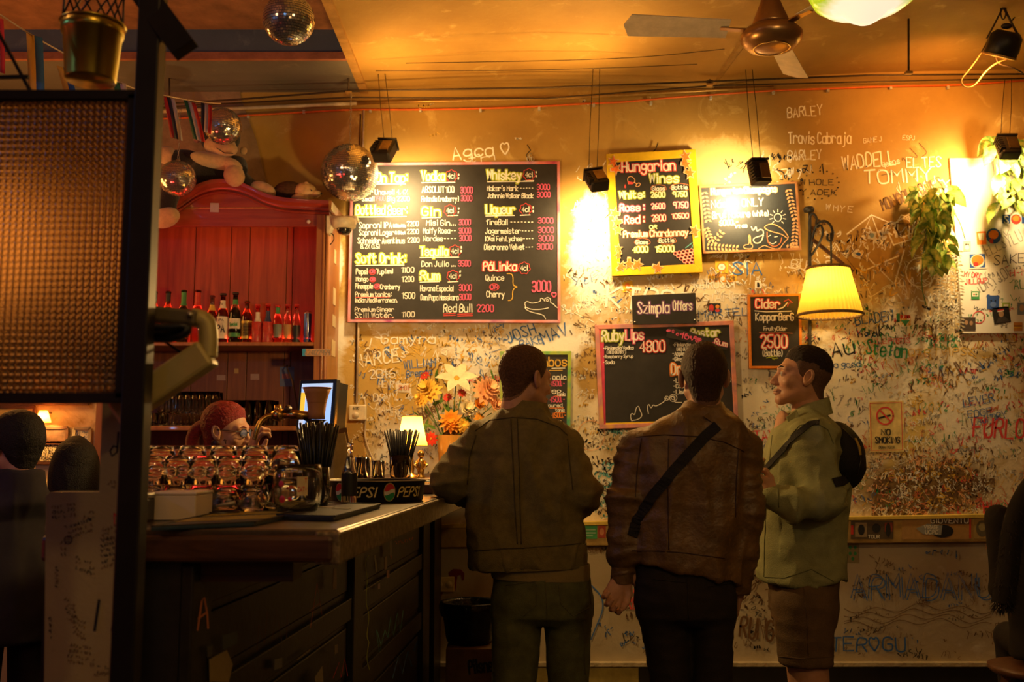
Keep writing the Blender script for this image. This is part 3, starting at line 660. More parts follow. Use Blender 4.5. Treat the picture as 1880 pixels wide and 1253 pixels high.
# --- small boards
TB = lambda x, y: (1060 + .2394 * x, 500 + .2394 * y)
def tb(K, s, xl, xr, yb, h, col='white', glow=None, w=None, gw=None, rot=0):
    a = TB(xl, yb); b = TB(xr, yb); K.text(s, a[0], b[0], a[1], h * .2394, col, w and w * .2394, glow, gw and gw * .2394, rot=rot)
of = board('offers_sign', 'small frameless black sign with pale pink handwriting screwed above the half empty board', [(1160, 543), (1277, 538), (1279, 594), (1162, 596)], YB - .034, .018, None, 0)
K = Ink(YB - .0348)
tb(K, 'Szimpla', 465, 705, 316, 84, 'white', 'purple', 8, 22, -.02); tb(K, 'Offers', 735, 880, 292, 70, 'white', 'purple', 8, 22, -.02)
K.build(of)
sc_m = M('screw_steel', (.6, .58, .52), .3, 1.0, var=0)
for x, y in [(441, 383), (900, 366)]:
    q = TB(x, y); MB().ball(at(q[0], q[1], YB - .0345), (.0055, .004, .0055), 10, 6).build('screw', sc_m, of, True)
rl = board('cocktail_board', 'half empty chalk board in a salmon and yellow frame behind the leather jacket man', [(1092, 597), (1347, 589), (1356, 780), (1101, 788)], YB - .012, .03, paint_mix('salmon_frame', [(.62, .20, .08), (.72, .28, .22), (.48, .22, .22), (.72, .36, .10)], 7), 8)
MB().prism([at(*p, YB - .0065) for p in [(1104, 784), (1348, 777), (1347, 771), (1104, 777)]], (0, -.002, 0)).build('yellow_strip', yel_m, rl)
MB().prism([at(*p, YB - .0065) for p in [(1100, 605), (1108, 605), (1112, 780), (1106, 780)]], (0, -.0025, 0)).build('pink_strip', M('pink_strip', (.65, .05, .12), .5), rl)
MB().prism([at(*p, YB - .0065) for p in [(1100, 604), (1340, 596), (1340, 591), (1100, 599)]], (0, -.0022, 0)).build('pink_strip', M('pink_strip', (.65, .05, .12), .5), rl)
K = Ink(YB - .0095)
for s, a, b, y, h, c_, gl, wd in [('Ruby', 190, 360, 530, 84, 'white', 'lime', 9), ('Lips', 372, 508, 520, 78, 'white', 'pink', 9), ('4800', 482, 672, 612, 82, 'white', 'red', 8), ('-Finlandia Vodka', 197, 430, 597, 26, 'white', None, 5), ('[RED BERRY]', 225, 375, 626, 22, 'white', None, 4), ('-Raspberry Syrup', 197, 428, 660, 22, 'white', None, 4), ('-Soda', 197, 285, 705, 26, 'white', None, 5),
                                 ('Rostar', 872, 1092, 495, 58, 'white', 'lime', 9), ('-Finlandia', 730, 870, 570, 26, 'white', None, 5), ('[RED BERRY]', 760, 880, 604, 24, 'white', None, 4), ('-Apple', 728, 820, 640, 30, 'white', None, 5), ('-Ginger', 728, 840, 680, 28, 'white', None, 5), ('Drivers', 722, 1000, 785, 84, 'white', 'orange', 10), ('-Lychee', 735, 880, 850, 34, 'white', None, 5), ('-Coconut', 735, 900, 890, 30, 'white', None, 5), ('-Lime', 735, 830, 935, 32, 'white', None, 5)]:
    tb(K, s, a, b, y, h, c_, gl, w=wd, gw=wd * 2.6, rot=-.02)
for p in [[(415, 1140), (405, 1100), (420, 1080), (440, 1100), (450, 1040), (470, 1025), (480, 1060), (500, 1100), (470, 1130), (415, 1140)], [(545, 1085), (535, 1030), (550, 1010), (565, 1050), (580, 1015), (600, 1030), (640, 1010), (670, 990), (680, 960), (700, 985), (720, 945), (750, 970), (740, 1000), (800, 1000)]]: K.poly([[TB(x, y) for x, y in chaikin(p, 2)]], 'white', 1.2)
for cx, cy, r in [(685, 968, 16), (735, 965, 28), (735, 965, 14), (1158, 825, 22), (1158, 825, 10)]:
    q = TB(cx, cy); K.circ(q[0], q[1], r * .2394, r * .2394, 'white', .9)
K.build(rl)
st = board('slogan_strip', 'narrow black strip with pink scribbles nailed aslant across the half empty board', [TB(700, 418), TB(1165, 545), TB(1150, 600), TB(680, 500)], YB - .026, .008, None, 0)
K = Ink(YB - .0268); sg2 = random.Random(8)
for k in range(12):
    x = 700 + k * 34; y = 455 + k * 9.5
    q = TB(x, y + sg2.uniform(-12, 12)); K.circ(q[0], q[1], sg2.uniform(1, 4), sg2.uniform(1, 3), 'pink', sg2.uniform(.9, 2.4), 9)
tb(K, 'Rum', 1050, 1150, 548, 40, 'white', 'pink', 6, 14, .25); tb(K, 'love', 800, 940, 505, 44, 'pink', None, 7, None, .25)
K.build(st)
ci = board('cider_board', 'tall orange edged chalk board advertising cider beside the yellow wall lamp', [(1373, 541), (1471, 539), (1473, 677), (1376, 677)], YB - .012, .025, M('orange_frame', (.72, .22, .02), .5), 4.5)
K = Ink(YB - .0085)
for s, a, b, y, h, c_, gl, wd in [('Cider', 1368, 1550, 275, 66, 'white', 'red', 10), ('KopparBerG', 1368, 1658, 370, 56, 'white', None, 8), ('FruityCider', 1430, 1606, 448, 30, 'white', None, 5), ('2500', 1408, 1608, 580, 96, 'white', 'red', 11), ('(Bottle)', 1415, 1580, 645, 50, 'white', None, 7)]: tb(K, s, a, b, y, h, c_, gl, w=wd, gw=wd * 2.3)
for p, c_, wd in [([(1540, 285), (1580, 270), (1610, 235)], 'white', 2.0), ([(1585, 225), (1618, 208), (1650, 235), (1620, 238), (1612, 262)], 'red', 1.3), ([(1360, 297), (1450, 305), (1640, 300)], 'white', 1.6), ([(1395, 462), (1520, 460), (1650, 470)], 'rust', 1.0), ([(1450, 658), (1520, 645), (1540, 660), (1490, 664), (1510, 672)], 'lime', 1.6)]: K.poly([[TB(x, y) for x, y in p]], c_, wd, .0005)
K.build(ci)
TC = lambda x, y: (860 + .1596 * x, 630 + .1596 * y)
cb = board('combos_board', 'green framed chalk board half hidden by the head of the man in the olive jacket', [(918, 645), (1049, 645), (1047, 792), (918, 792)], YB - .012, .025, paint_mix('green_frame', [(.10, .42, .10), (.40, .48, .05), (.05, .35, .20)], 9), 6.5)
K = Ink(YB - .0085)
for s, a, b, y, h, c_, wd in [('Combos', 700, 1135, 268, 105, 'gold', 14), ('Gin tonic', 780, 1125, 418, 52, 'white', 9), ('4500,-', 945, 1110, 497, 60, 'pink', 9), ('Mango', 800, 1065, 570, 40, 'white', 8), ('tonic', 1022, 1115, 610, 40, 'white', 8), ('4500,-', 940, 1112, 680, 62, 'pink', 9), ('flavoured', 800, 1080, 738, 40, 'white', 7), ('tonic', 1003, 1105, 793, 40, 'white', 7), ('4500,-', 960, 1125, 862, 60, 'orange', 9)]:
    a_, b_ = TC(a, y), TC(b, y); K.text(s, a_[0], b_[0], a_[1], h * .1596, c_, wd * .1596)
for a, b, y, c_ in [(960, 1110, 293, 'white'), (930, 1080, 318, 'gold'), (970, 1125, 420, 'white'), (1000, 1115, 612, 'orange'), (935, 1095, 750, 'orange'), (1000, 1110, 805, 'orange')]: K.poly([[TC(a, y), TC(b, y - 3)]], c_, 1.4)
K.build(cb)
# hooks and chain links the boards hang from
hk = M('dark_wire', (.05, .035, .02), .5, .6)
for name, label, pts in [('board_hook', 'bent wire hook holding up the large menu board', [(972, 297), (966, 285), (974, 276), (968, 266)]), ('board_hook', 'forked wire hook holding up the wine board', [(1195, 282), (1204, 274), (1208, 262)])]:
    o = MB().tube([at(x, y, YW - .02) for x, y in pts], .0035, 6).build(name, hk, None, True, loc=at(pts[0][0], pts[0][1], YW - .02)); tag(o, label, 'hook')
o = thing('hanging_chain', 'short pale chain looped above the large menu board', 'chain', at(975, 290, YW - .02))
for i in range(3):
    c_ = at(970 + i * 4, 292 - (i % 2) * 6, YW - .02)
    MB().tube([c_ + Vector((.009 * math.cos(t), .004 * math.sin(t * 2), .014 * math.sin(t))) for t in [2 * PI * k / 12 for k in range(12)]], .0022, 5, closed=True).build('link', sc_m, o, True)

# --- white sheet on the right with stickers; other stickers
wsht = board('notice_sheet', 'large white board covered in stickers and marker writing on the right, brightly lit', [(1744, 291), (1905, 289), (1905, 612), (1768, 612)], YB + .012, .014, None, 0, mat=M('white_sheet', (.86, .82, .74), .55, var=.06, scale=5))
K = Ink(YB + .0112)
for s, a, b, y, h, c_, r in [('ELLSYLU', 1812, 1885, 470, 22, 'grey', -.4), ('SAKE', 1825, 1882, 486, 17, 'black', -.05), ('DRYJOE', 1805, 1870, 535, 20, 'grey', -.5), ('H-N', 1855, 1885, 508, 12, 'red', -.1), ('AL', 1862, 1882, 532, 15, 'green', -.1), ('MY DRY', 1770, 1800, 508, 9, 'red', .1), ('JILLOUP', 1772, 1812, 522, 9, 'red', -.05), ('BABES', 1760, 1800, 322, 10, 'cream', -.05), ('LIV', 1825, 1855, 440, 9, 'grey', -.3)]:
    K.text(s, a, b, y, h, c_, w=1.5, rot=r, jit=.3)
for k in range(26): K.poly(scribble(sg2.uniform(1775, 1865), sg2.uniform(480, 605), 22, sg2.uniform(5, 11), sg2, sg2.gauss(0, .3)), sg2.choice(['grey', 'red', 'black', 'grey', 'green']), 1.0)
K.circ(1797, 583, 11, 11, 'red', 1.6)
K.build(wsht)
SM = {}
def smat(c):
    if c not in SM: SM[c] = M('sticker_%d' % len(SM), c, .45, var=.1, scale=50)
    return SM[c]
def sticker(label, x0, y0, x1, y1, base, bits=(), Y=YW, rot=0, name='sticker', texts=()):
    cx, cy = (x0 + x1) / 2, (y0 + y1) / 2
    R = lambda x, y: rot2(x, y, cx, cy, rot)
    P = [R(x0, y0), R(x1, y0), R(x1, y1), R(x0, y1)]
    c_ = at(cx, cy, Y)
    t = thing(name, label, 'sticker', (c_.x, Y, at(cx, y1, Y).z))
    MB().prism([at(x, y, Y - .0006) for x, y in P], (0, -.0012, 0)).build('sheet', smat(base), t)
    for i, (kind, col, *a) in enumerate(bits):
        Yk = Y - .0020 - .0003 * i
        if kind == 'r': pp = [R(x0 + (x1 - x0) * u, y0 + (y1 - y0) * v) for u, v in [(a[0], a[1]), (a[2], a[1]), (a[2], a[3]), (a[0], a[3])]]
        elif kind == 'c': pp = [R(x0 + (x1 - x0) * a[0] + a[2] * (x1 - x0) * math.cos(q), y0 + (y1 - y0) * a[1] + a[3] * (y1 - y0) * math.sin(q)) for q in [2 * PI * k / 18 for k in range(18)]]
        elif kind == 'p': pp = [R(x0 + (x1 - x0) * u, y0 + (y1 - y0) * v) for u, v in a[0]]
        MB().prism([at(x, y, Yk) for x, y in pp], (0, -.0003, 0)).build('print', smat(col), t)
    if texts:
        K = Ink(Y - .0045)
        for s, a, b, y, h, col in texts: K.text(s, a, b, y, h, col, w=max(.8, h * .16), rot=rot, jit=.05)
        K.build(t)
    return t
YS = YB + .011
BLU, ORA, YEL, RED, BLK, WHT, GRN = (.03, .10, .38), (.85, .22, .03), (.80, .48, .03), (.55, .04, .03), (.02, .02, .02), (.8, .77, .7), (.05, .28, .10)
sticker('yellow square sticker with a white ringed flower above the orange strip', 1313, 479, 1337, 502, YEL, [('c', ORA, .5, .5, .36, .36), ('c', WHT, .5, .5, .26, .26), ('c', (.5, .45, .4), .5, .5, .1, .1)])
sticker('long orange lettered sticker with a white shield under the champagne board', 1300, 504, 1352, 518, (.80, .33, .03), [('p', YEL, [(.0, .1), (.45, .45), (.45, .6), (0, .9)]), ('p', YEL, [(1, .1), (.58, .45), (.58, .6), (1, .9)]), ('c', WHT, .52, .55, .07, .3)], rot=.02, texts=[('STURM', 1302, 1322, 514, 7, 'brown'), ('TEKNIK', 1332, 1350, 514, 7, 'brown')])
sticker('tilted yellow and orange sticker left of the small offers sign', 1142, 517, 1162, 536, YEL, [('c', ORA, .5, .4, .25, .25), ('r', ORA, .15, .72, .85, .88)], rot=-.15)
sticker('small black sticker with two red faces right of the offers sign', 1300, 557, 1323, 575, BLK, [('c', RED, .26, .5, .2, .38), ('c', (.7, .25, .03), .75, .35, .16, .2), ('c', RED, .75, .75, .18, .16)])
sticker('tiny white arrow sticker above the cider board', 1386, 516, 1397, 530, WHT, [('r', BLK, .35, .2, .65, .8)])
sticker('white paper card printed with the word shot above the table lamp', 727, 704, 755, 721, (.82, .76, .62), rot=.05, name='shot_card', texts=[('SHOT', 732, 752, 716, 8, 'rust')])
sticker('blue and white banner sticker with orange disc at the sheet edge', 1840, 392, 1886, 414, WHT, [('r', BLU, 0, .12, .32, .85), ('c', RED, .55, .5, .2, .42), ('c', ORA, .55, .42, .14, .24), ('r', BLU, .78, .12, 1, .85)], Y=YS, texts=[('S', 1844, 1852, 410, 13, 'white')])
sticker('pair sticker of a white castle on orange beside a blue disc on the notice sheet', 1792, 418, 1838, 450, WHT, [('r', ORA, .02, .2, .4, .95), ('p', WHT, [(.08, .3), (.34, .3), (.30, .7), (.12, .7)]), ('c', BLU, .7, .5, .3, .45), ('c', ORA, .7, .42, .2, .26), ('p', RED, [(.5, .7), (.68, .62), (.66, .95), (.55, .9)])], Y=YS, rot=-.06)
sticker('square sticker with an orange disc in a blue corner frame, below the castle sticker', 1779, 465, 1810, 494, WHT, [('r', BLU, .04, .06, .96, .92), ('c', WHT, .5, .5, .42, .42), ('c', ORA, .5, .45, .36, .34), ('c', RED, .4, .7, .16, .14)], Y=YS, rot=-.03)
sticker('tiny grey sticker of an animal face on the notice sheet', 1769, 443, 1782, 461, (.5, .48, .4), [('c', BLK, .35, .35, .12, .12), ('c', BLK, .65, .35, .12, .12), ('c', WHT, .5, .65, .3, .25)], Y=YS)
sticker('green framed white sticker with red dots on the notice sheet', 1783, 535, 1798, 550, GRN, [('r', WHT, .12, .15, .88, .65), ('c', RED, .35, .4, .1, .1), ('c', GRN, .62, .4, .12, .12)], Y=YS)
sticker('blue bear head sticker above the black photo card on the notice sheet', 1812, 543, 1834, 568, (.04, .10, .36), [('c', (.04, .10, .36), .12, .06, .17, .15), ('c', (.04, .10, .36), .88, .12, .17, .15), ('c', BLK, .35, .38, .07, .06), ('c', BLK, .7, .38, .07, .06), ('c', (.12, .2, .5), .52, .66, .25, .2)], Y=YS)
sticker('black photo card of a person in a striped cap on the notice sheet', 1823, 564, 1854, 594, BLK, [('c', (.45, .28, .16), .5, .42, .16, .2), ('r', RED, .3, .14, .7, .22), ('r', WHT, .3, .22, .7, .28), ('p', (.06, .05, .05), [(.1, .95), (.3, .62), (.7, .62), (.95, .95)])], Y=YS, rot=-.15)
sticker('dark photo card of two people at the lower left of the notice sheet', 1765, 583, 1791, 607, (.07, .05, .04), [('c', (.4, .24, .14), .35, .4, .12, .18), ('c', (.38, .22, .13), .7, .45, .12, .18)], Y=YS)
sticker('round orange burger sticker at the bottom of the notice sheet', 1861, 592, 1877, 608, (.6, .25, .05), [('r', (.3, .12, .03), .05, .35, .95, .5), ('r', YEL, .05, .55, .95, .65)], Y=YS)
sticker('small photo sticker of a face at the right edge of the notice sheet', 1868, 556, 1884, 578, (.2, .25, .3), [('c', (.5, .32, .2), .5, .45, .26, .3)], Y=YS)
sticker('lime green scrap sticker behind the black photo card', 1840, 556, 1854, 566, (.35, .48, .06), [('r', WHT, .2, .3, .8, .7)], Y=YS)
sticker('red and yellow shield sticker left of the hanging dried plant', 1652, 578, 1672, 598, (.7, .36, .05), [('r', RED, .05, .05, .95, .35), ('p', GRN, [(.5, 1), (.05, .5), (.95, .5)])])
sticker('small green and red pennant sticker beside the shield sticker', 1640, 576, 1652, 592, RED, [('r', GRN, .5, 0, 1, 1)])
sticker('round white badge sticker stuck on the drawn fish', 1594, 425, 1608, 440, (.6, .58, .5), [('c', (.2, .3, .35), .5, .5, .3, .3)], rot=.2)
sticker('round white badge sticker above the yellow lampshade', 1568, 460, 1584, 475, WHT, [('c', BLU, .5, .45, .28, .2)], rot=.3)
# stickers along the dado rail
YR = YW - .036
sticker('dark band stickers on the rail beside the man in the green shirt', 1562, 957, 1640, 990, (.10, .07, .04), [('r', RED, .0, .25, .06, .75), ('r', (.3, .22, .12), .1, .1, .38, .9), ('c', BLK, .25, .5, .08, .3), ('c', BLK, .6, .4, .1, .25), ('r', (.25, .05, .03), .8, .1, .98, .6), ('c', BLK, .88, .5, .06, .4)], Y=YR, texts=[('TOUR', 1594, 1615, 989, 6, 'cream')])
sticker('long torn football sticker in the middle of the rail on the right', 1656, 951, 1784, 991, (.42, .24, .08), [('r', RED, 0, .0, .98, .06), ('r', (.12, .08, .05), .42, .0, .98, .3), ('c', BLK, .58, .62, .16, .3), ('p', (.28, .28, .26), [(.2, .5), (.36, .28), (.58, .35), (.56, .8), (.3, .75)]), ('r', RED, .965, .05, .99, .95)], Y=YR, texts=[('GIOVENTU', 1709, 1778, 961, 9, 'white'), ('VIRAGE', 1697, 1724, 972, 7, 'cream'), ('UCPC', 1699, 1722, 981, 7, 'cream')])
sticker('skull drawing sticker at the right end of the rail', 1788, 952, 1836, 990, (.36, .24, .08), [('c', (.12, .1, .06), .32, .5, .24, .4), ('c', (.3, .25, .12), .32, .42, .14, .2), ('r', BLK, .6, .05, .95, .42), ('r', (.4, .38, .1), .68, .1, .74, .38), ('r', (.4, .38, .1), .82, .1, .88, .38)], Y=YR)
sticker('green lettered sticker on the rail between the two men', 1070, 966, 1096, 990, GRN, [('r', (.3, .45, .3), .1, .25, .9, .35), ('r', (.3, .45, .3), .1, .5, .9, .6), ('r', (.3, .45, .3), .1, .72, .7, .8)], Y=YR)
sticker('dark red sticker beside the green one on the rail', 1098, 966, 1112, 988, (.32, .05, .03), [('c', (.5, .2, .1), .5, .5, .3, .3)], Y=YR)
# no smoking sign
ns = board('no_smoking_sign', 'yellowed no smoking notice with a red barred circle on the graffiti wall', [(1596, 738), (1659, 736), (1660, 830), (1598, 831)], YW - .004, .004, None, 0, mat=M('sign_paper', (.72, .56, .22), .5, var=.3, scale=14))
K = Ink(YW - .005)
K.circ(1625, 764, 15, 15.5, 'red', 3.0, 28); K.poly([[(1615, 753), (1636, 775)]], 'red', 2.6, .0006)
K.poly([[(1614, 768), (1634, 763)]], 'black', 3.2, .0003); K.poly([[(1597, 741), (1600, 828), (1657, 826), (1655, 739), (1597, 741)]], 'red', 1.2)
K.text('NO', 1618, 1635, 799, 10, 'black', w=2.0, jit=.05); K.text('SMOKING', 1607, 1652, 814, 11, 'black', w=2.0, jit=.05); K.text('DOHANYOZNI', 1614, 1642, 824, 5, 'black', w=.8, jit=.05)
K.build(ns)
sticker('framed drawing on the dado rail edge of heart shaped leaves', 1554, 996, 1577, 1034, (.30, .24, .12), [('c', GRN, .3, .25, .12, .09), ('c', GRN, .7, .25, .12, .09), ('c', GRN, .3, .55, .12, .09), ('c', GRN, .7, .55, .12, .09), ('c', GRN, .5, .8, .12, .09)], Y=YW + .012)
# ================================================================ bar counter
ZT = 1.23
nc = atz(621, 973, ZT); fc = atz(837, 905, ZT)
DB = (fc - nc).normalized(); SX = DB.x / DB.y                          # run of the bar
EX = lambda y: nc.x + SX * (y - nc.y)                                   # customer edge of the top
FX = lambda y: EX(y) - .33                                              # face of the bar below it
YN, YF = nc.y, YW - .04
top_m = M('bar_top_zinc', (.13, .10, .07), .30, .55, var=.5, scale=14, bump=.08, bscale=30)
edge_m = M('bar_edge', (.20, .15, .08), .38, .35, var=.8, scale=60, bump=.35, bscale=50)
nose_m = wood('bar_nosing_wood', (.045, .018, .008), (.11, .045, .02), .4, (2, 22, 22))
panel_m = M('bar_black_paint', (.022, .018, .014), .42, var=.4, scale=8, bump=.1, bscale=40)
bar = thing('bar_counter', 'long black panelled bar counter with worn metal top running back to the graffiti wall', 'bar counter', (EX(4) - .6, 4, 0))
pts = [(-1.03, YN + .01), (EX(YN), YN), (EX(YF), YF), (EX(YF) - .62, YF), (EX(3.25) - .62, 3.25), (-1.50, 3.25)]
MB().prism([(x, y, ZT - .022) for x, y in pts], (0, 0, .022)).build('counter_top', top_m, bar, bevel=.004)
MB().prism([(EX(YN) + .008, YN - .012, ZT - .075), (EX(YF) + .008, YF, ZT - .075), (EX(YF) - .05, YF, ZT - .075), (EX(YN) - .05, YN - .012, ZT - .075)], (0, 0, .072)).build('edge_band', edge_m, bar, bevel=.006)
MB().prism([(-1.03, YN - .01, ZT - .07), (EX(YN) - .008, YN - .018, ZT - .07), (EX(YN) - .008, YN + .05, ZT - .07), (-1.03, YN + .06, ZT - .07)], (0, 0, .058)).build('nosing', nose_m, bar, bevel=.01)
MB().prism([(-1.03, YN + .06, ZT - .12), (FX(YN) + .22, YN + .06, ZT - .12), (FX(YN) + .22, YN + .16, ZT - .12), (-1.03, YN + .16, ZT - .12)], (0, 0, .05)).build('under_shelf', nose_m, bar)
yb0 = YN + .02
MB().prism([(FX(yb0) - .02, yb0, .03), (FX(YF) - .02, YF, .03), (FX(YF) - .32, YF, .03), (FX(3.2) - .3, 3.2, .03), (-1.45, 3.2, .03), (-1.03, yb0, .03)], (0, 0, ZT - .09)).build('carcass', panel_m, bar)
def face_slab(name, y0, y1, z0, z1, t, mat=panel_m, bevel=.004):
    a = [(FX(y0) - .02, y0, z0), (FX(y1) - .02, y1, z0), (FX(y1) - .02, y1, z1), (FX(y0) - .02, y0, z1)]
    return MB().prism(a, (t, -t * SX, 0)).build(name, mat, bar, bevel=bevel)
for y0, y1 in [(yb0, yb0 + .12), (3.80, 3.96), (5.40, 5.62), (5.80, YF)]: face_slab('post', y0, y1, .03, ZT - .08, .028)
for y0, y1 in [(yb0 + .12, 3.80), (3.96, 5.40)]:
    for z0, z1 in [(.05, .16), (.47, .56), (.78, .86), (1.05, 1.14)]: face_slab('rail', y0, y1, z0, z1, .02)
    for z0, z1 in [(.17, .46), (.57, .77), (.87, 1.04)]: face_slab('panel', y0 + .03, y1 - .03, z0 + .015, z1 - .015, .008, bevel=.006)
def face(px, py, off=.034):
    a = (FX(0) + off) ; k = (a) ; t = (px - 940) / F
    # ray in plan: x = t*s where s is camera depth; solve on the sloping face
    Y = 3.0
    for _ in range(12):
        p = at(px, py, Y); Y += (FX(Y) - .02 + off - p.x) / ((p.x / p.y) - SX)
    return at(px, py, Y)
FK = Ink(0, face)
f6 = lambda x, y: (240 + .351 * x, 880 + .351 * y)
def fpoly(pts, col, w): FK.poly([[f6(x, y) for x, y in p] for p in pts], col, w)
fpoly([[(1285, 790), (1300, 910), (1330, 790), (1345, 830), (1360, 720), (1375, 820), (1395, 700), (1410, 800), (1425, 690)], [(1290, 800), (1310, 870)]], 'teal', 1.3)
fpoly([chaikin([(1245, 400), (1225, 440), (1240, 520), (1228, 640), (1250, 720), (1232, 820), (1248, 860)], 2), chaikin([(1245, 860), (1232, 940), (1250, 1000)], 2)], 'lime', 1.1)
fpoly([[(940, 780), (975, 545), (1000, 710), (935, 690), (990, 650)]], 'rust', 1.1)
fpoly([[(350, 790), (372, 640), (385, 620), (400, 700), (405, 780)], [(355, 730), (395, 700)]], 'rust', 3.4)
fpoly([[(660, 900), (670, 760), (700, 860), (715, 690)], [(740, 840), (760, 680), (790, 850)], [(820, 700), (815, 840), (850, 830)]], 'brown', 1.2)
fpoly([[(1060, 1040), (1090, 960), (1100, 1040), (1120, 940), (1135, 1030)]], 'red', 1.4)
fpoly([[(1370, 1040), (1400, 930), (1420, 1020), (1450, 900), (1470, 980)], [(1480, 900), (1500, 850)]], 'blue', 2.0)
fpoly([scribble(1360, 420, 120, 22, sg, -.15)[0]] + [list(map(tuple, s_)) for s_ in scribble(1370, 350, 120, 20, sg, -.25)], 'rust', .8)
for col, (v_, f_) in FK.d.items(): stuff(flat(col + '_scrawl', v_, f_, INK[col], bar))
def face_decal(poly, col):
    P = [face(*f6(x, y), .035) for x, y in poly]
    MB().prism(P, (.0015, -.0015 * SX, 0)).build('sticker_scrap', smat(col), bar)
for poly, col in [([(410, 945), (500, 895), (532, 970), (510, 1062), (412, 1062)], (.30, .22, .08)), ([(1060, 470), (1075, 465), (1075, 575), (1055, 580)], (.32, .20, .10)), ([(475, 820), (555, 795), (555, 860), (480, 895)], (.05, .06, .05)), ([(395, 880), (425, 865), (425, 925), (400, 935)], (.05, .05, .04)), ([(750, 945), (790, 935), (790, 985), (750, 1000)], (.16, .15, .13)), ([(1065, 870), (1080, 865), (1080, 910), (1065, 918)], (.22, .17, .10)),
                  ([(960, 1040), (1000, 980), (1005, 1062), (965, 1062)], (.34, .26, .14)), ([(1350, 310), (1364, 300), (1366, 400), (1352, 410)], (.18, .17, .15)), ([(1326, 410), (1340, 400), (1340, 470), (1326, 476)], (.3, .2, .1)), ([(1270, 400), (1280, 395), (1290, 480), (1280, 488)], (.25, .22, .16)), ([(1338, 480), (1352, 475), (1352, 515), (1338, 520)], (.3, .12, .08)), ([(1292, 550), (1302, 545), (1302, 575), (1292, 578)], (.35, .25, .22)), ([(865, 945), (940, 885), (935, 900), (870, 950)], (.22, .16, .08))]:
    face_decal(poly, col)
EK = Ink(0, lambda x, y: atz(x, y, ZT) if False else face(x, y, .374))
for k in range(34):
    t = k / 34; x = 632 + 190 * t; yb = 1003 - 75 * t
    EK.poly([list(map(tuple, s_)) for s_ in scribble(x, yb - 2, 8, 14 * (1 - .4 * t), sg, -.35)], 'lime' if k % 5 == 0 else 'brown', .9)
# raised ledge at the far end
LZ = 1.27
MB().prism([(EX(4.05) - .07, 4.05, ZT + .001), (EX(YF) - .05, YF, ZT + .001), (EX(YF) - .62, YF, ZT + .001), (EX(4.05) - .60, 4.05, ZT + .001)], (0, 0, LZ - ZT - .001)).build('raised_ledge', nose_m, bar, bevel=.005)
# things on the bar top --------------------------------------------------------
def mat_on_bar(name, label, corners, th, col, rim, bits):
    P = [atz(x, y, ZT + .0005) for x, y in corners]; c = sum(P, Vector()) / 4
    t = thing(name, label, 'bar mat', (c.x, c.y, ZT))
    MB().prism(P, (0, 0, th)).build('base', col, t, bevel=.002)
    for i in range(4):
        a, b = P[i], P[(i + 1) % 4]
        MB().bar(a + Vector((0, 0, th)) * 1.0 + (c - a) * .02, b + Vector((0, 0, th)) + (c - b) * .02, .010, .005).build('rim', rim, t)
    for u0, v0, u1, v1, m_ in bits:
        q = lambda u, v: P[0].lerp(P[1], u).lerp(P[3].lerp(P[2], u), v) + Vector((0, 0, th + .0004))
        MB().prism([q(u0, v0), q(u1, v0), q(u1, v1), q(u0, v1)], (0, 0, .001)).build('print', m_, t)
    return t
rub = M('black_rubber', (.012, .012, .012), .55, bump=.2, bscale=150); blm = M('navy_rubber', (.012, .035, .07), .5, bump=.15, bscale=150); ylw = M('mat_print', (.45, .34, .08), .5)
rr = random.Random(4)
bits = []
for r in range(3):
    u = .04
    while u < .93:
        wd = rr.uniform(.025, .07); bits.append((u, .17 + .26 * r, min(.96, u + wd), .36 + .26 * r, ylw)); u += wd + .018
mat_on_bar('bar_mat', 'navy rubber bar mat with rows of yellow lettering in front of the glasses', [(276, 976), (466, 967), (640, 929), (448, 937)], .009, blm, rub, bits)
bits = [(.15, .55, .45, .62, M('mat_grey', (.2, .17, .12), .5)), (.5, .5, .8, .56, M('mat_grey', (.2, .17, .12), .5))]
mat_on_bar('bar_mat', 'plain black rubber bar mat on the counter corner below the small bottle', [(508, 955), (612, 958), (698, 934), (602, 930)], .012, rub, rub, bits)
gl_m = glass('clear_glass', (.98, .96, .90), .03)
gl2 = glass('thin_glass', (.96, .95, .92), .03)
def tumbler(r0, r1, h, t=.004, facet=.0):
    """upside-down tumbler: mouth below, thick base on top"""
    wv = (lambda a, z: 1 + facet * math.cos(10 * a)) if facet else None
    return MB().lathe([(0, h), (r1 * .8, h), (r1 * .96, h * .96), (r1 * 1.03, h * .84), (r0 * .98, h * .4), (r0, .001), (r0 - t, 0), (r0 - t * 1.2, h * .4), (r1 - t, h * .8), (r1 * .55, h * .88), (0, h * .89)], (0, 0, 0), 20, wav=wv)
proto = tumbler(.043, .034, .078, facet=.025).build('bar_tumbler', gl_m, smooth=True, local=True)
tag(proto, 'clear ribbed tumbler standing upside down in the stacked front row on the bar', 'glass', 'tumblers stacked in front')
proto2 = tumbler(.048, .036, .092, facet=.0).build('dome_tumbler', gl_m, smooth=True, local=True)
tag(proto2, 'plain round tumbler turned upside down in the higher row behind the ribbed ones', 'glass', 'tumblers in the back rows')
first = True
for tier in range(2):
    for i in range(6):
        Y = 2.74 + .02 * (i % 2); px = 284 + i * 47 - (tier == 0) * 2
        if px > 500: continue
        x = (px - 940) / F * Y; z = ZT + .002 + tier * .080
        if first: proto.location = (x, Y, z); WL[proto] = Vector((x, Y, z)); first = False
        else: dup(proto, (x, Y, z))
first = True
for row, (Y, off) in enumerate([(2.92, 300), (3.08, 330)]):
    for tier in (0, 1):
        for i in range(5):
            px = off + i * 57
            if px > 545: continue
            x = (px - 940) / F * Y; z = ZT + .002 + tier * .0945
            if first: proto2.location = (x, Y, z); WL[proto2] = Vector((x, Y, z)); first = False
            else: dup(proto2, (x, Y, z))
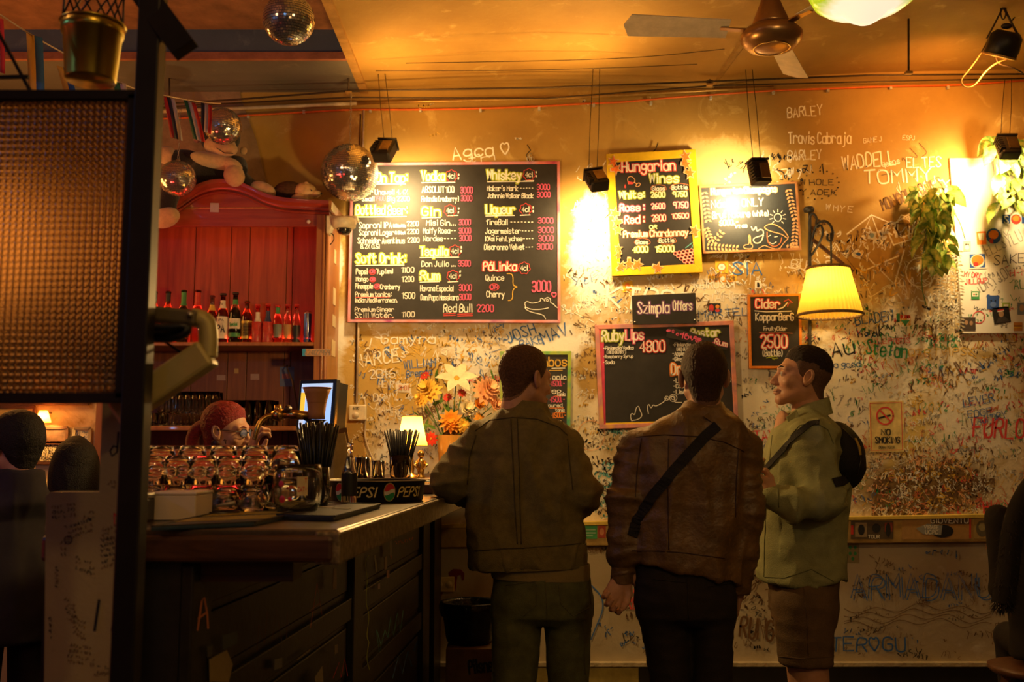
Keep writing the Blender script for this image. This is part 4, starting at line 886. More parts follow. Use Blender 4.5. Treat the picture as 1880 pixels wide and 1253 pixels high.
nap = thing('napkin_box', 'plain white box on the bar beneath the left end of the tumblers', 'box', (atz(318, 958, ZT).x, 2.50, ZT))
a, b = at(276, 957, 2.50), at(360, 904, 2.50)
MB().bbox((a.x, 2.50, ZT + .001), (b.x, 2.64, b.z - .008)).build('body', M('white_card', (.78, .66, .52), .6, var=.05), nap, bevel=.003)
MB().bbox((a.x - .002, 2.498, b.z - .008), (b.x + .002, 2.642, b.z)).build('lid', M('white_card', (.78, .66, .52)), nap, bevel=.003)
o = thing('steel_caddy', 'small dark metal caddy with a pale lid at the left edge of the bar', 'caddy', (at(250, 950, 2.46).x, 2.5, ZT))
a, b = at(236, 950, 2.46), at(275, 912, 2.46)
MB().bbox((a.x, 2.42, ZT + .001), (b.x, 2.5, b.z - .006)).build('body', M('dark_steel', (.05, .05, .045), .35, .8), o, bevel=.004)
MB().bbox((a.x - .002, 2.418, b.z - .006), (b.x + .002, 2.502, b.z + .01)).build('lid', M('pale_steel', (.35, .33, .28), .35, .6), o, bevel=.006)
led = thing('red_light_strip', 'glowing red light strip lying on the bar under the tumblers', 'light', (at(420, 945, 2.85).x, 2.86, ZT))
a, b = at(362, 945, 2.86), at(500, 945, 2.86)
MB().bbox((a.x, 2.850, ZT + .001), (b.x, 2.868, ZT + .009)).build('tube', M('red_glow', (.8, .02, .01), .4, var=0, emit=(1, .02, .015), es=2.2), led)
MB().bbox((a.x, 2.846, ZT + .0005), (b.x, 2.872, ZT + .003)).build('base', rub, led)
o = thing('bottle_opener_tray', 'shallow steel dish with a pale spoon resting below the tumblers', 'dish', (at(400, 950, 2.6).x, 2.66, ZT))
MB().lathe([(.03, 0), (.045, .003), (.05, .014), (.047, .014), (.042, .006), (0, .005)], (at(405, 950, 2.66).x, 2.66, ZT + .001), 20).build('dish', M('dark_steel', (.05, .05, .045)), o, True)
MB().tube([at(397, 930, 2.62), at(432, 923, 2.62)], [.004, .005], 8).build('spoon_handle', M('pale_steel', (.35, .33, .28)), o, True)
# beer mug
def mug_at(px, Y):
    x = (px - 940) / F * Y; t = thing('beer_mug', 'thick glass beer mug with red dots and a paper slip, handle to the left', 'mug', (x, Y, ZT))
    h = .135; c = (x, Y, ZT + .001)
    wv = lambda a, z: 1 + .02 * math.cos(14 * a) * (1 if .02 < z < .1 else 0)
    mb_ = MB().lathe([(0, 0), (.045, 0), (.052, .006), (.062, .035), (.067, .075), (.064, .115), (.062, h), (.058, h), (.060, .11), (.062, .075), (.057, .037), (.047, .016), (0, .014)], c, 36, wav=wv)
    mb_.build('glass_body', gl_m, t, True)
    hp = [(x - .058, Y, ZT + .112), (x - .085, Y, ZT + .118), (x - .105, Y, ZT + .095), (x - .106, Y, ZT + .060), (x - .092, Y, ZT + .03), (x - .056, Y, ZT + .024)]
    hp = [Vector((p[0], p[1], p[2])) for p in chaikin3(hp)]
    MB().tube(hp, .0085, 10).build('handle', gl_m, t, True)
    rm = M('red_print', (.6, .03, .05), .4, var=0)
    for a, z, r in [(-2.05, .085, .009), (-1.98, .045, .010), (-1.75, .075, .004), (-1.65, .046, .006)]:
        MB().ball((x + .0665 * math.cos(a), Y + .0665 * math.sin(a), ZT + z), (r, .0012, r), 12, 6, Matrix.Rotation(a + PI / 2, 3, 'Z')).build('red_dot', rm, t, True)
    sl = []
    for i in range(7):
        a = -1.38 + i * .07; sl += [(x + .0685 * math.cos(a), Y + .0685 * math.sin(a), ZT + z) for z in (.055, .105)]
    mkobj('paper_slip', sl, [(2 * i, 2 * i + 2, 2 * i + 3, 2 * i + 1) for i in range(6)], M('slip_paper', (.75, .6, .3), .6), t)
    K = Ink(0, lambda u, v: (x + .0692 * math.cos(-1.38 + u * .42), Y + .0692 * math.sin(-1.38 + u * .42), ZT + .055 + (1 - v) * .05))
    K.text('CAT-', .1, .9, .78, .22, 'red', w=.05, jit=0); K.text('T', .7, .9, .3, .2, 'red', w=.05, jit=0); [stuff(q) for q in K.build(t)]
def chaikin3(p, it=2):
    p = [Vector(q) for q in p]
    for _ in range(it):
        q = [p[0]]
        for a, b in zip(p[:-1], p[1:]): q += [a.lerp(b, .25), a.lerp(b, .75)]
        p = q + [p[-1]]
    return p
mug_at(550, 2.72)
# straw glasses
blackp = M('black_plastic', (.008, .008, .009), .35, var=0)
def straw_glass(label, slabel, grp, px, py_base, Y, zb, rw, h, slen, n, spread):
    x = (px - 940) / F * Y
    t = thing('straw_glass', label, 'glass', (x, Y, zb))
    MB().lathe([(0, 0), (rw * .78, 0), (rw * .84, .004), (rw * .95, h * .3), (rw, h), (rw * .93, h), (rw * .87, h * .3), (rw * .74, .014), (0, .013)], (x, Y, zb + .001), 24).build('glass_body', gl2, t, True)
    s = MB().tube([(0, 0, 0), (0, 0, slen)], .0036, 6).build('drinking_straw', blackp, smooth=True, local=True)
    tag(s, slabel, 'straw', grp)
    rg = random.Random(int(px))
    for i in range(n):
        r = rw * .66 * math.sqrt((i + .5) / n); a = i * 2.399
        o = s if i == 0 else s.copy()
        if i: C.objects.link(o)
        bx, by = r * math.cos(a) * .7, r * math.sin(a) * .7
        o.location = (x + bx, Y + by, zb + .016)
        tl = spread * (r / (rw * .66))
        d = Vector((tl * math.cos(a), tl * math.sin(a) * .6, 1)).normalized()
        o.rotation_euler = d.to_track_quat('Z', 'Y').to_euler(); o.scale = (1, 1, rg.uniform(.93, 1.0))
straw_glass('tall thick glass packed with black straws right behind the beer mug', 'long black straw standing in the glass behind the beer mug', 'straws behind the mug', 584, 922, 2.95, ZT, .040, .125, .245, 46, .20)
straw_glass('clear glass of black straws in front of the small table lamp', 'black straw standing in the glass before the table lamp', 'straws before the lamp', 737, 882, 4.3, LZ, .048, .115, .215, 36, .30)
# round tray with lettering
tx, ty, tr, thh = (690 - 940) / F * 3.52, 3.52, .176, .070
tray = thing('round_tray', 'round black drinks tray with soft drink lettering along its rim', 'tray', (tx, ty, ZT))
MB().lathe([(0, 0), (tr * .94, 0), (tr * .96, .003), (tr, thh - .004), (tr + .004, thh - .002), (tr + .004, thh + .001), (tr - .004, thh), (tr * .945, .007), (0, .006)], (tx, ty, ZT + .001), 64).build('tray_body', M('tray_black', (.012, .011, .012), .4, var=.1), tray, True)
MB().tube([(tx + (tr + .003) * math.cos(2 * PI * k / 64), ty + (tr + .003) * math.sin(2 * PI * k / 64), ZT + thh + .002) for k in range(64)], .0022, 6, closed=True).build('rim', M('tray_rim', (.25, .2, .12), .3, .6), tray, True)
TK = lambda off: (lambda u, v: (tx + (tr * (.962 + .04 * v) + off) * math.cos(u), ty + (tr * (.962 + .04 * v) + off) * math.sin(u), ZT + .001 + thh * v))
def tray_text(s, u0, u1, v0, v1):
    K = Ink(0, lambda x, y: TK(.0012)(x + (.5 - (-y)) * -.06, -y)); pol = strokes(s, u0, u1, -v0, v1 - v0, 0, 0)
    v_, f_ = [], []
    sc = 6.0
    for p in pol:                                # ribbons in a stretched frame so that strokes keep an even width
        ribbons([[(a * tr, b * thh) for a, b in p]], .0052, 0, v_, f_, lambda X, Y_: TK(.0012)(X / tr + (-Y_ / thh - v0) * .10, -Y_ / thh))
    o = flat('gold_lettering', v_, f_, M('tray_letters', (.75, .62, .22), .5, var=.1), tray); stuff(o)
for base in (-PI / 2 - .06, -PI / 2 + .96, -PI / 2 - 1.08):
    tray_text('PEPSI', base - .36, base + .22, .28, .72)
for uc in (-PI / 2 + .43, -PI / 2 - .58):
    def gp(fn, off, col):
        v_ = [TK(off)(uc + .105 * x, .5 + .40 * y * .62 / .62) for x, y in fn]; v_ = v_
        mkobj('globe_print', v_, [tuple(range(len(v_)))], M(col[0], col[1], .5, var=0), tray)
    cir = [(math.cos(2 * PI * k / 28), math.sin(2 * PI * k / 28)) for k in range(28)]
    gp([(x * 1.12, y * 1.12) for x, y in cir], .0010, ('globe_rim', (.45, .35, .12)))
    gp(cir, .0016, ('globe_white', (.8, .75, .6)))
    wave = lambda x, o: .16 * math.sin(x * 2.4) + o
    up = [(x, max(wave(x, .22), -.99)) for x in [-.93 + 1.86 * k / 12 for k in range(13)]]
    up = [(x, min(y, math.sqrt(max(0, 1 - x * x)))) for x, y in up]
    gp(up + [(math.cos(a), math.sin(a)) for a in [.30 + (PI - .55) * k / 12 for k in range(13)]], .0022, ('globe_red', (.6, .03, .03)))
    lo = [(x, wave(x, -.22)) for x in [.9 - 1.8 * k / 12 for k in range(13)]]
    lo = [(x, max(y, -math.sqrt(max(0, 1 - x * x)))) for x, y in lo]
    gp(lo + [(math.cos(a), math.sin(a)) for a in [PI + .42 + (PI - .82) * k / 12 for k in range(13)]], .0022, ('globe_green', (.02, .28, .10)))
# small bottle on the bar in front of the tray
def bottle_profile(h, r, nr, sh=.55, nk=.75):
    return [(0, 0), (r * .92, 0), (r, h * .02), (r, h * sh), (r * .9, h * (sh + .06)), (nr * 1.35, h * nk), (nr, h * (nk + .06)), (nr, h * .95), (nr * 1.25, h * .955), (nr * 1.25, h * .985), (nr * .9, h)]
def bottle(name, label, px, Y, zb, h, r, nr, gm, sh=.55, nk=.75, bands=(), cap=None, texts=(), group=None, local=False):
    x = (px - 940) / F * Y; c = (x, Y, zb + .001)
    t = thing(name, label, 'bottle', (x, Y, zb), group)
    MB().lathe(bottle_profile(h, r, nr, sh, nk), c, 20).build('glass_body', gm, t, True)
    for k, (z0, z1, m_, nm) in enumerate(bands):
        pr = bottle_profile(h, r, nr, sh, nk)
        rad = lambda z: np.interp(z, [p[1] for p in pr[1:]], [p[0] for p in pr[1:]])
        zs = [h * (z0 + (z1 - z0) * i / 5) for i in range(6)]
        MB().lathe([(float(rad(z)) + .0009, z) for z in zs], c, 20, cap=False).build(nm, m_, t, True)
    if cap: MB().lathe([(nr * 1.3, h * .965), (nr * 1.35, h * .97), (nr * 1.3, h * 1.005), (0, h * 1.01)], c, 16).build('cap', cap, t, True)
    for s, z, hh, wd, col in texts:
        q = Ink(0, lambda u, v: (x + (r + .0022) * math.cos(-PI / 2 + u), Y + (r + .0022) * math.sin(-PI / 2 + u), zb + v))
        v_, f_ = [], []
        for p in strokes(s, -wd / 2 * r, wd / 2 * r, -h * z, h * hh, 0, 0): ribbons([p], h * hh * .16, 0, v_, f_, lambda X, Y_: (x + (r + .0022) * math.cos(-PI / 2 + X / r), Y + (r + .0022) * math.sin(-PI / 2 + X / r), zb - Y_))
        stuff(flat('label_lettering', v_, f_, INK[col], t))
    return t
darkg = glass('brown_bottle_glass', (.20, .07, .015), .05); greeng = glass('green_bottle_glass', (.03, .16, .05), .05)
whl = M('label_white', (.72, .66, .54), .6); blkl = M('label_black', (.015, .015, .015), .5); gld = M('label_gold', (.6, .42, .08), .4, .3); redl = M('label_red', (.5, .04, .03), .5); grnl = M('label_green', (.05, .25, .08), .5); blul = M('label_navy', (.03, .04, .12), .5); yll = M('label_yellow', (.7, .5, .05), .5)
bottle('small_bottle', 'small clear bottle with a black label standing on the bar before the tray', 644, 3.17, ZT, .198, .0245, .0095, gl2, .50, .72, [(.16, .50, blkl, 'label')], None)
o = MB().bbox((0, 0, 0), (.008, .0006, .05)).build('tmp', whl, local=True); bpy.data.objects.remove(o)
# glasses and jar by the thermostat
for px, Y, r, h, lab, mt in [(668, 4.35, .034, .105, 'pink tinted tumbler of red drink beside the small bottle', (.85, .25, .2)), (697, 4.45, .030, .09, 'short tumbler with a pale pink paper lining right of the red drink', (.9, .6, .5))]:
    x = (px - 940) / F * Y; t = thing('drink_glass', lab, 'glass', (x, Y, LZ))
    MB().lathe([(0, 0), (r * .85, 0), (r * .9, .003), (r, h), (r * .93, h), (r * .83, .012), (0, .011)], (x, Y, LZ + .001), 24).build('glass_body', gl2, t, True)
    if r > .032: MB().lathe([(0, 0), (r * .80, 0), (r * .88, h * .7), (0, h * .7)], (x, Y, LZ + .0135), 20).build('drink', M('red_drink', mt, .1, var=.2, trans=.5), t, True)
    else: MB().lathe([(r * .80, 0), (r * .86, h * .55), (r * .84, h * .55), (r * .78, 0)], (x, Y, LZ + .0135), 20, cap=False).build('paper_lining', M('pale_pink_paper', mt, .7), t, True)
o = thing('leaning_menus', 'sheaf of pale menu cards leaning beside the till', 'menu', (at(615, 885, 4.0).x, 4.0, ZT))
for i, (a, b) in enumerate([((604, 800), (622, 892)), ((612, 790), (632, 890)), ((600, 812), (612, 893))]):
    p, q = at(a[0], a[1], 4.0 + .03 * i), at(b[0], b[1], 4.0 + .03 * i); q.z = ZT + .002
    MB().bar(p, q, .13 - .02 * i, .004, up=(0, 1, 0.2)).build('card', [M('menu_cream', (.55, .42, .18), .6), M('menu_dark', (.12, .06, .03), .5), M('menu_blue', (.3, .33, .4), .5)][i], o)
o = thing('flat_papers', 'blue and orange leaflets lying on the ledge under the table lamp', 'leaflets', (at(780, 884, 4.3).x, 4.4, LZ))
for i, (px, py, col) in enumerate([(775, 885, (.12, .20, .30)), (735, 887, (.6, .30, .05)), (790, 882, (.35, .3, .25))]):
    p = atz(px, py, LZ); MB().box((p.x, p.y + .06, LZ + .002 + i * .0012), (.14, .16, .001), Matrix.Rotation(.3 * i - .2, 3, 'Z')).build('leaflet', smat(col), o)
# table lamp and gilt figure
LY = 4.95; lx = (757 - 940) / F * LY
tl = thing('table_lamp', 'small lit table lamp with a yellow cloth shade on the bar ledge', 'lamp', (lx, LY, LZ))
zt, zb_ = at(757, 765, LY).z, at(757, 819, LY).z; s_ = mpp(LY)
yshade = shade_mat('yellow_lampshade', (.90, .48, .09), None, 0)
MB().lathe([(29 * s_, 0), (25 * s_, (zt - zb_) * .3), (19 * s_, (zt - zb_) * .85), (18 * s_, zt - zb_)], (lx, LY, zb_), 28, cap=False).build('shade', yshade, tl, True)
for k, (r, z) in enumerate([(29 * s_, zb_), (18 * s_, zt)]):
    MB().tube([(lx + (r + .001) * math.cos(2 * PI * i / 28), LY + (r + .001) * math.sin(2 * PI * i / 28), z) for i in range(28)], .0028, 6, closed=True).build('trim', M('shade_trim', (.5, .28, .05), .6), tl, True)
brass = M('brass', (.62, .38, .10), .25, 1.0, var=.2)
MB().lathe([(0, 0), (.045, 0), (.045, .008), (.02, .016), (.012, .03), (.016, .05), (.010, .07), (.008, zt - LZ - .06), (0, zt - LZ - .06)], (lx, LY, LZ + .001), 20).build('base', brass, tl, True)
MB().ball((lx, LY, zb_ + .07), (.020, .020, .026), 14, 8).build('bulb', M('bulb_glow', (1, .8, .5), .4, var=0, emit=(1, .72, .32), es=30), tl, True)
lamp('table_lamp_light', 'POINT', (lx, LY, zb_ + .07), 6.5, (1, .62, .18), r=.028)
fx = (774 - 940) / F * 4.8; fg = thing('gilt_figurine', 'small gilded figurine standing right of the straws under the lampshade', 'figurine', (fx, 4.8, LZ))
MB().lathe([(0, 0), (.022, 0), (.022, .012), (.014, .018), (.017, .04), (.022, .065), (.017, .085), (.011, .098), (0, .10)], (fx, 4.8, LZ + .001), 18).build('torso', brass, fg, True)
MB().ball((fx, 4.8, LZ + .118), (.017, .017, .019), 14, 10).build('head', brass, fg, True)
for sx in (-1, 1): MB().tube([(fx + sx * .016, 4.8, LZ + .085), (fx + sx * .030, 4.79, LZ + .065), (fx + sx * .012, 4.775, LZ + .05)], [.007, .006, .005], 8).build('arm', brass, fg, True)
# vase of flowers
VY = 5.35; vx = (826 - 940) / F * VY; sv = mpp(VY)
vz1 = at(826, 800, VY).z
vase = thing('flower_vase', 'tall ribbed amber vase on the bar ledge holding the bouquet', 'vase', (vx, VY, LZ))
MB().lathe([(0, 0), (.05, 0), (.052, .01), (.058, .1), (.066, vz1 - LZ), (.061, vz1 - LZ), (.053, .1), (.046, .02), (0, .02)], (vx, VY, LZ + .001), 40, wav=lambda a, z: 1 + .025 * math.cos(18 * a)).build('vase_body', M('amber_glass', (.75, .38, .08), .2, var=.1, trans=.35), vase, True)
gm = M('stem_green', (.07, .16, .03), .6); lgm = M('leaf_green', (.10, .22, .04), .55, var=.4, scale=30)
def petal_ring(mbx, c, n, r, wd, lift, tilt, R, curve=.3):
    for k in range(n):
        a = 2 * PI * k / n + tilt; rows = []
        for i in range(5):
            t = i / 4; rr_ = r * t; ww = wd * math.sin(PI * min(1, .12 + t * .86)) * .5
            z = lift * t * r - curve * r * t * t
            for s2 in (-1, 0, 1): rows.append(Vector((rr_ * math.cos(a) - s2 * ww * math.sin(a), rr_ * math.sin(a) + s2 * ww * math.cos(a), z + .08 * r * abs(s2) * (1 - t))))
        n0 = [tuple(R @ v + c) for v in rows]
        mbx.add(n0, [(3 * i + j, 3 * i + j + 1, 3 * i + j + 4, 3 * i + j + 3) for i in range(4) for j in range(2)])
PM = {'white': M('petal_white', (.85, .74, .52), .6), 'yellow': M('petal_yellow', (.90, .58, .10), .6), 'peach': M('petal_peach', (.88, .48, .26), .6), 'orange': M('petal_orange', (.9, .38, .04), .6), 'red': M('petal_red', (.55, .04, .02), .6), 'dark': M('petal_dark', (.12, .05, .02), .7)}
bfl = [('lily', 'white', 838, 698, 34, 6), ('carnation', 'yellow', 790, 722, 27, 0), ('chrysanthemum', 'peach', 888, 722, 29, 0), ('carnation', 'orange', 828, 774, 24, 0), ('rose', 'white', 856, 752, 16, 0), ('rose', 'orange', 877, 744, 12, 0), ('small_flower', 'red', 822, 730, 10, 5), ('small_flower', 'red', 848, 722, 10, 5), ('small_flower', 'red', 792, 806, 14, 5), ('sunflower', 'dark', 832, 800, 20, 9), ('carnation', 'yellow', 848, 781, 16, 0), ('rose', 'peach', 905, 745, 14, 0), ('small_flower', 'orange', 880, 770, 13, 6), ('rose', 'white', 905, 770, 13, 0), ('small_flower', 'red', 780, 690, 11, 5), ('carnation', 'yellow', 775, 735, 16, 0)]
FL = {('lily', 0): 'open white lily at the top of the bouquet in the amber vase', ('carnation', 1): 'fluffy yellow carnation at the left of the bouquet', ('chrysanthemum', 2): 'peach pink chrysanthemum at the right of the bouquet beside the green framed board', ('carnation', 3): 'deep orange carnation low in the middle of the bouquet', ('rose', 4): 'cream rose in the middle of the bouquet', ('rose', 5): 'small orange rose above the cream one', ('small_flower', 6): 'small red flower below the lily', ('small_flower', 7): 'small red flower right of the lily stem',
      ('small_flower', 8): 'red flower drooping low on the left of the vase', ('sunflower', 9): 'dark dried sunflower head over the vase rim', ('carnation', 10): 'small yellow carnation touching the orange one', ('rose', 11): 'peach rosebud at the right edge of the bouquet', ('small_flower', 12): 'orange daisy under the chrysanthemum', ('rose', 13): 'cream rosebud at the lower right of the bouquet', ('small_flower', 14): 'red blossom left of the lily at the top', ('carnation', 15): 'pale yellow carnation bud at the far left of the bouquet'}
rf = random.Random(21)
for i, (kind, col, px, py, r, n) in enumerate(bfl):
    c = at(px, py, VY - .05 + rf.uniform(-.04, .04)); rr_ = r * sv
    t = thing(kind, FL[(kind, i)], 'flower', c)
    nrm = (Vector(((px - 826) / 60, -1.3, (760 - py) / 90 + .35))).normalized()
    R = Vector((0, 0, 1)).rotation_difference(nrm).to_matrix()
    mbx = MB()
    if kind == 'lily': petal_ring(mbx, c, 6, rr_ * 1.15, rr_ * .55, .75, .2, R, .55)
    elif kind in ('carnation', 'chrysanthemum'):
        for k in range(5): petal_ring(mbx, c + nrm * (rr_ * .16 * k), 12 - k, rr_ * (1 - .17 * k), rr_ * .42, .25 + .35 * k, k * .4, R, .15)
    elif kind == 'rose':
        for k in range(4): petal_ring(mbx, c + nrm * (rr_ * .05 * k), 6, rr_ * (1 - .2 * k), rr_ * .8, .5 + .6 * k, k * .5, R, -.2)
    else: petal_ring(mbx, c, n * 2, rr_, rr_ * .5, .2, 0, R, .2)
    mbx.build('petals', PM[col], t, True)
    MB().ball(c + nrm * rr_ * .12, rr_ * .16, 8, 6).build('centre', M('flower_centre', (.5, .32, .04), .8) if col != 'dark' else PM['dark'], t, True)
    b0 = Vector((vx + (px - 826) * sv * .12, VY + rf.uniform(-.02, .02), vz1 - .06)); mid = b0.lerp(c, .6) + Vector((0, .03, .02))
    MB().tube([b0, mid, c - nrm * rr_ * .1], .003, 6).build('stem', gm, t, True)
fol = thing('bouquet_foliage', 'loose green leaves spreading among the flowers in the amber vase', 'foliage', (vx, VY, vz1))
lv = MB()
lv.add([(0, 0, 0), (.012, .008, .03), (-.012, .008, .03), (.010, .004, .065), (-.010, .004, .065), (0, -.006, .10), (0, .004, .03), (0, .0, .065)], [(0, 1, 6), (0, 6, 2), (1, 3, 7, 6), (6, 7, 4, 2), (3, 5, 7), (7, 5, 4)])
leaf0 = lv.build('leaf', lgm, fol, True, local=True)
for i in range(46):
    o = leaf0 if i == 0 else leaf0.copy()
    if i: C.objects.link(o)
    px = rf.uniform(768, 912); py = rf.uniform(700, 815)
    o.location = at(px, py, VY + rf.uniform(-.02, .08)) - WL[fol]
    o.rotation_euler = (rf.uniform(-.9, .9), rf.uniform(-1.2, 1.2), rf.uniform(0, 6)); s2 = rf.uniform(.5, 1.0); o.scale = (s2, s2, s2)
MB().tube([(vx, VY, vz1 - .05), (vx, VY + .02, vz1 + .12)], .004, 6).build('stem', gm, fol, True)
# till screen
scr = thing('till_screen', 'black till monitor with a lit blue white screen behind the straws', 'monitor', at(584, 800, 4.6))
Rz = Matrix.Rotation(-.32, 3, 'Z') @ Matrix.Rotation(-.12, 3, 'X')
cc = at(580, 745, 4.6); s_ = mpp(4.6)
def onscr(u, v, d): return cc + Rz @ Vector((u, d, v))
W2, H2 = 39 * s_, 49 * s_
MB().box(cc + Rz @ Vector((0, .02, 0)), (W2 * 2, .035, H2 * 2), Rz).build('casing', blackp, scr, bevel=.005)
MB().prism([onscr(W2 * .75, -H2 * .85, .035), onscr(W2, -H2 * .85, .03), onscr(W2, H2 * .9, .03), onscr(W2 * .75, H2 * .9, .035)], Rz @ Vector((.012, .06, 0))).build('back_shell', blackp, scr)
MB().prism([onscr(u * W2, v * H2, .0015) for u, v in [(-.84, -.86), (.80, -.86), (.80, .84), (-.84, .84)]], Rz @ Vector((0, -.001, 0))).build('screen', M('screen_glow', (.1, .1, .1), .3, var=0, emit=(.36, .55, 1.0), es=.26), scr)
for u0, v0, u1, v1, c_ in [(-.84, -.2, -.6, .5, (1, .62, .05)), (-.84, -.5, -.6, -.2, (.1, .6, .6)), (-.84, .6, .8, .84, (.5, .7, 1)), (-.84, -.86, -.6, -.5, (.6, .7, .9))]:
    MB().prism([onscr(u * W2, v * H2, .0003) for u, v in [(u0, v0), (u1, v0), (u1, v1), (u0, v1)]], Rz @ Vector((0, -.0006, 0))).build('screen_tile', M('tile_%d' % int(c_[0] * 100 + c_[1] * 10), c_, .3, var=0, emit=c_, es=.20), scr)
MB().bar(at(590, 800, 4.62), (at(590, 800, 4.62).x, 4.62, ZT), .06, .05).build('stand', blackp, scr)
cp = thing('paper_cup', 'flared beige paper cup standing upside up before the till screen', 'cup', (at(582, 768, 3.9).x, 3.9, at(582, 770, 3.9).z))
sc_ = mpp(3.9); zc0 = at(582, 770, 3.9).z
MB().lathe([(0, 0), (15 * sc_, 0), (15.5 * sc_, 12 * sc_), (17.5 * sc_, 30 * sc_), (22 * sc_, 47 * sc_), (26 * sc_, 57 * sc_), (25 * sc_, 57 * sc_), (20 * sc_, 45 * sc_), (14 * sc_, 8 * sc_), (0, 4 * sc_)], (at(582, 0, 3.9).x * 0 + (582 - 940) / F * 3.9, 3.9, zc0), 28).build('cup_body', M('kraft_paper', (.52, .26, .10), .7, var=.1), cp, True)
MB().tube([((582 - 940) / F * 3.9 + 26 * sc_ * math.cos(2 * PI * k / 24), 3.9 + 26 * sc_ * math.sin(2 * PI * k / 24), zc0 + 57 * sc_) for k in range(24)], .0022, 6, closed=True).build('rolled_rim', M('kraft_rim', (.6, .34, .16), .7), cp, True)
# beer tower
bt = thing('beer_tower', 'brass beer tap with a curved spout on a dark column', 'beer tap', ((580 - 940) / F * 3.9, 3.9, ZT))
MB().lathe([(.05, 0), (.05, .02), (.035, .03), (.033, zc0 - ZT - .012), (.045, zc0 - ZT - .004), (0, zc0 - ZT - .002)], ((580 - 940) / F * 3.9, 3.9, ZT + .001), 24).build('column', blackp, bt, True)
MB().tube([at(572, 764, 3.9), at(545, 762, 3.9), at(520, 762, 3.9)], [.016, .019, .015], 14).build('body', brass, bt, True)
MB().tube([at(522, 762, 3.9), at(512, 762, 3.9), at(500, 763, 3.9)], [.02, .027, .017], 14).build('valve', brass, bt, True)
MB().tube([at(511, 760, 3.9), at(510, 744, 3.9)], [.014, .014], 16).build('cap', brass, bt, True)
MB().tube([at(524, 757, 3.9), at(530, 749, 3.88)], [.012, .014], 12).build('handle_knob', nose_m, bt, True)
MB().tube(chaikin3([at(502, 763, 3.9), at(488, 765, 3.89), at(477, 775, 3.88), at(471, 790, 3.87), at(467, 808, 3.87)]), .0095, 12).build('spout', brass, bt, True)
# crate of glasses lit behind the tower (low box seen between mug and tower)
o = thing('red_drip_box', 'dark red box between the tumblers and the beer mug', 'box', (at(485, 930, 3.0).x, 3.0, ZT))
a, b = at(474, 930, 2.98), at(512, 838, 2.98)
MB().bbox((a.x, 2.98, ZT + .001), (b.x, 3.1, b.z)).build('body', M('dark_red_box', (.16, .02, .015), .5), o, bevel=.004)
MB().bbox((a.x - .003, 2.977, b.z), (b.x + .003, 3.103, b.z + .006)).build('lid', M('dark_red_lid', (.22, .14, .05), .5), o, bevel=.002)
# ================================================================ cupboard behind the bar
CY, CB = 5.70, 6.07
cw = wood('cupboard_wood', (.30, .10, .025), (.46, .19, .05), .4, (16, 16, 1.4), .3)
cwr = wood('cupboard_red', (.22, .03, .02), (.34, .06, .03), .35, (1.5, 16, 16), .4)
cpl = wood('cupboard_planks', (.16, .05, .018), (.26, .09, .028), .5, (14, 14, 1.0))
cup = thing('backbar_cupboard', 'tall wooden cupboard with an arched red cornice and lit bottle shelves behind the bar', 'cupboard', (at(393, 800, CY).x, CY, 0))
X = lambda px: at(px, 600, CY).x
Zc = lambda py: at(393, py, CY).z
def cbox(name, x0, x1, z0, z1, y0, y1, m_=cw, bev=.004): return MB().bbox((x0, y0, z0), (x1, y1, z1)).build(name, m_, cup, bevel=bev)
xl, xr = X(183), X(601)
for x0, x1 in [(xl, xl + .075), (xr - .075, xr)]: cbox('side_post', x0, x1, 0, Zc(392), CY, CY + .03)
for x in (X(592), X(598)): cbox('post_moulding', x - .007, x + .007, 0, Zc(395), CY - .012, CY + .005)
for x0 in (xl, xr - .02): cbox('side_panel', x0, x0 + .02, 0, Zc(386), CY + .03, CB)
edges = [xl + .02, X(240), X(318), X(388), X(425), X(498), X(510), xr - .02]
for a, b in zip(edges[:-1], edges[1:]): MB().bbox((a + .002, CB - .02, .6), (b - .002, CB, Zc(380))).build('back_plank', cpl, cup, bevel=.002)
for z, t in [(Zc(628), .022), (Zc(783), .025), (.55, .03)]: cbox('shelf', xl + .02, xr - .02, z - t, z, CY + .01, CB - .02)
cbox('top_board', xl, xr, Zc(384), Zc(380), CY + .0, CB)
cbox('lower_rail', xl + .07, xr - .07, Zc(416), Zc(399), CY + .004, CY + .028, cwr)
MB().ball((at(567, 408, CY).x, CY - .008, Zc(408)), .012, 12, 8).build('knob', M('white_knob', (.6, .55, .6), .3), cup, True)
arch = [(176, 412), (200, 404), (262, 392), (300, 386), (325, 378), (345, 364), (362, 352), (385, 343), (410, 340), (436, 343), (460, 352), (482, 364), (510, 373), (545, 377), (590, 379), (606, 380)]
ap = chaikin3([at(x, y, CY) for x, y in arch])
fr = [Vector((p.x, CY + .002, p.z - .02)) for p in ap]
MB().prism([Vector((xl, CY + .002, Zc(402)))] + [p for p in fr if xl < p.x < xr] + [Vector((xr, CY + .002, Zc(402)))], (0, .025, 0)).build('frieze', cwr, cup)
def sweep(path, prof):                         # moulding: profile (y outwards, z) swept along a path in the x-z plane
    v_ = []; f_ = []; n = len(prof)
    for p in path: v_ += [(p.x, p.y - a, p.z + b) for a, b in prof]
    for i in range(len(path) - 1):
        for k in range(n):
            l = (k + 1) % n; f_.append((i * n + k, i * n + l, (i + 1) * n + l, (i + 1) * n + k))
    f_ += [tuple(range(n)), tuple(range((len(path) - 1) * n, len(path) * n))]
    return v_, f_
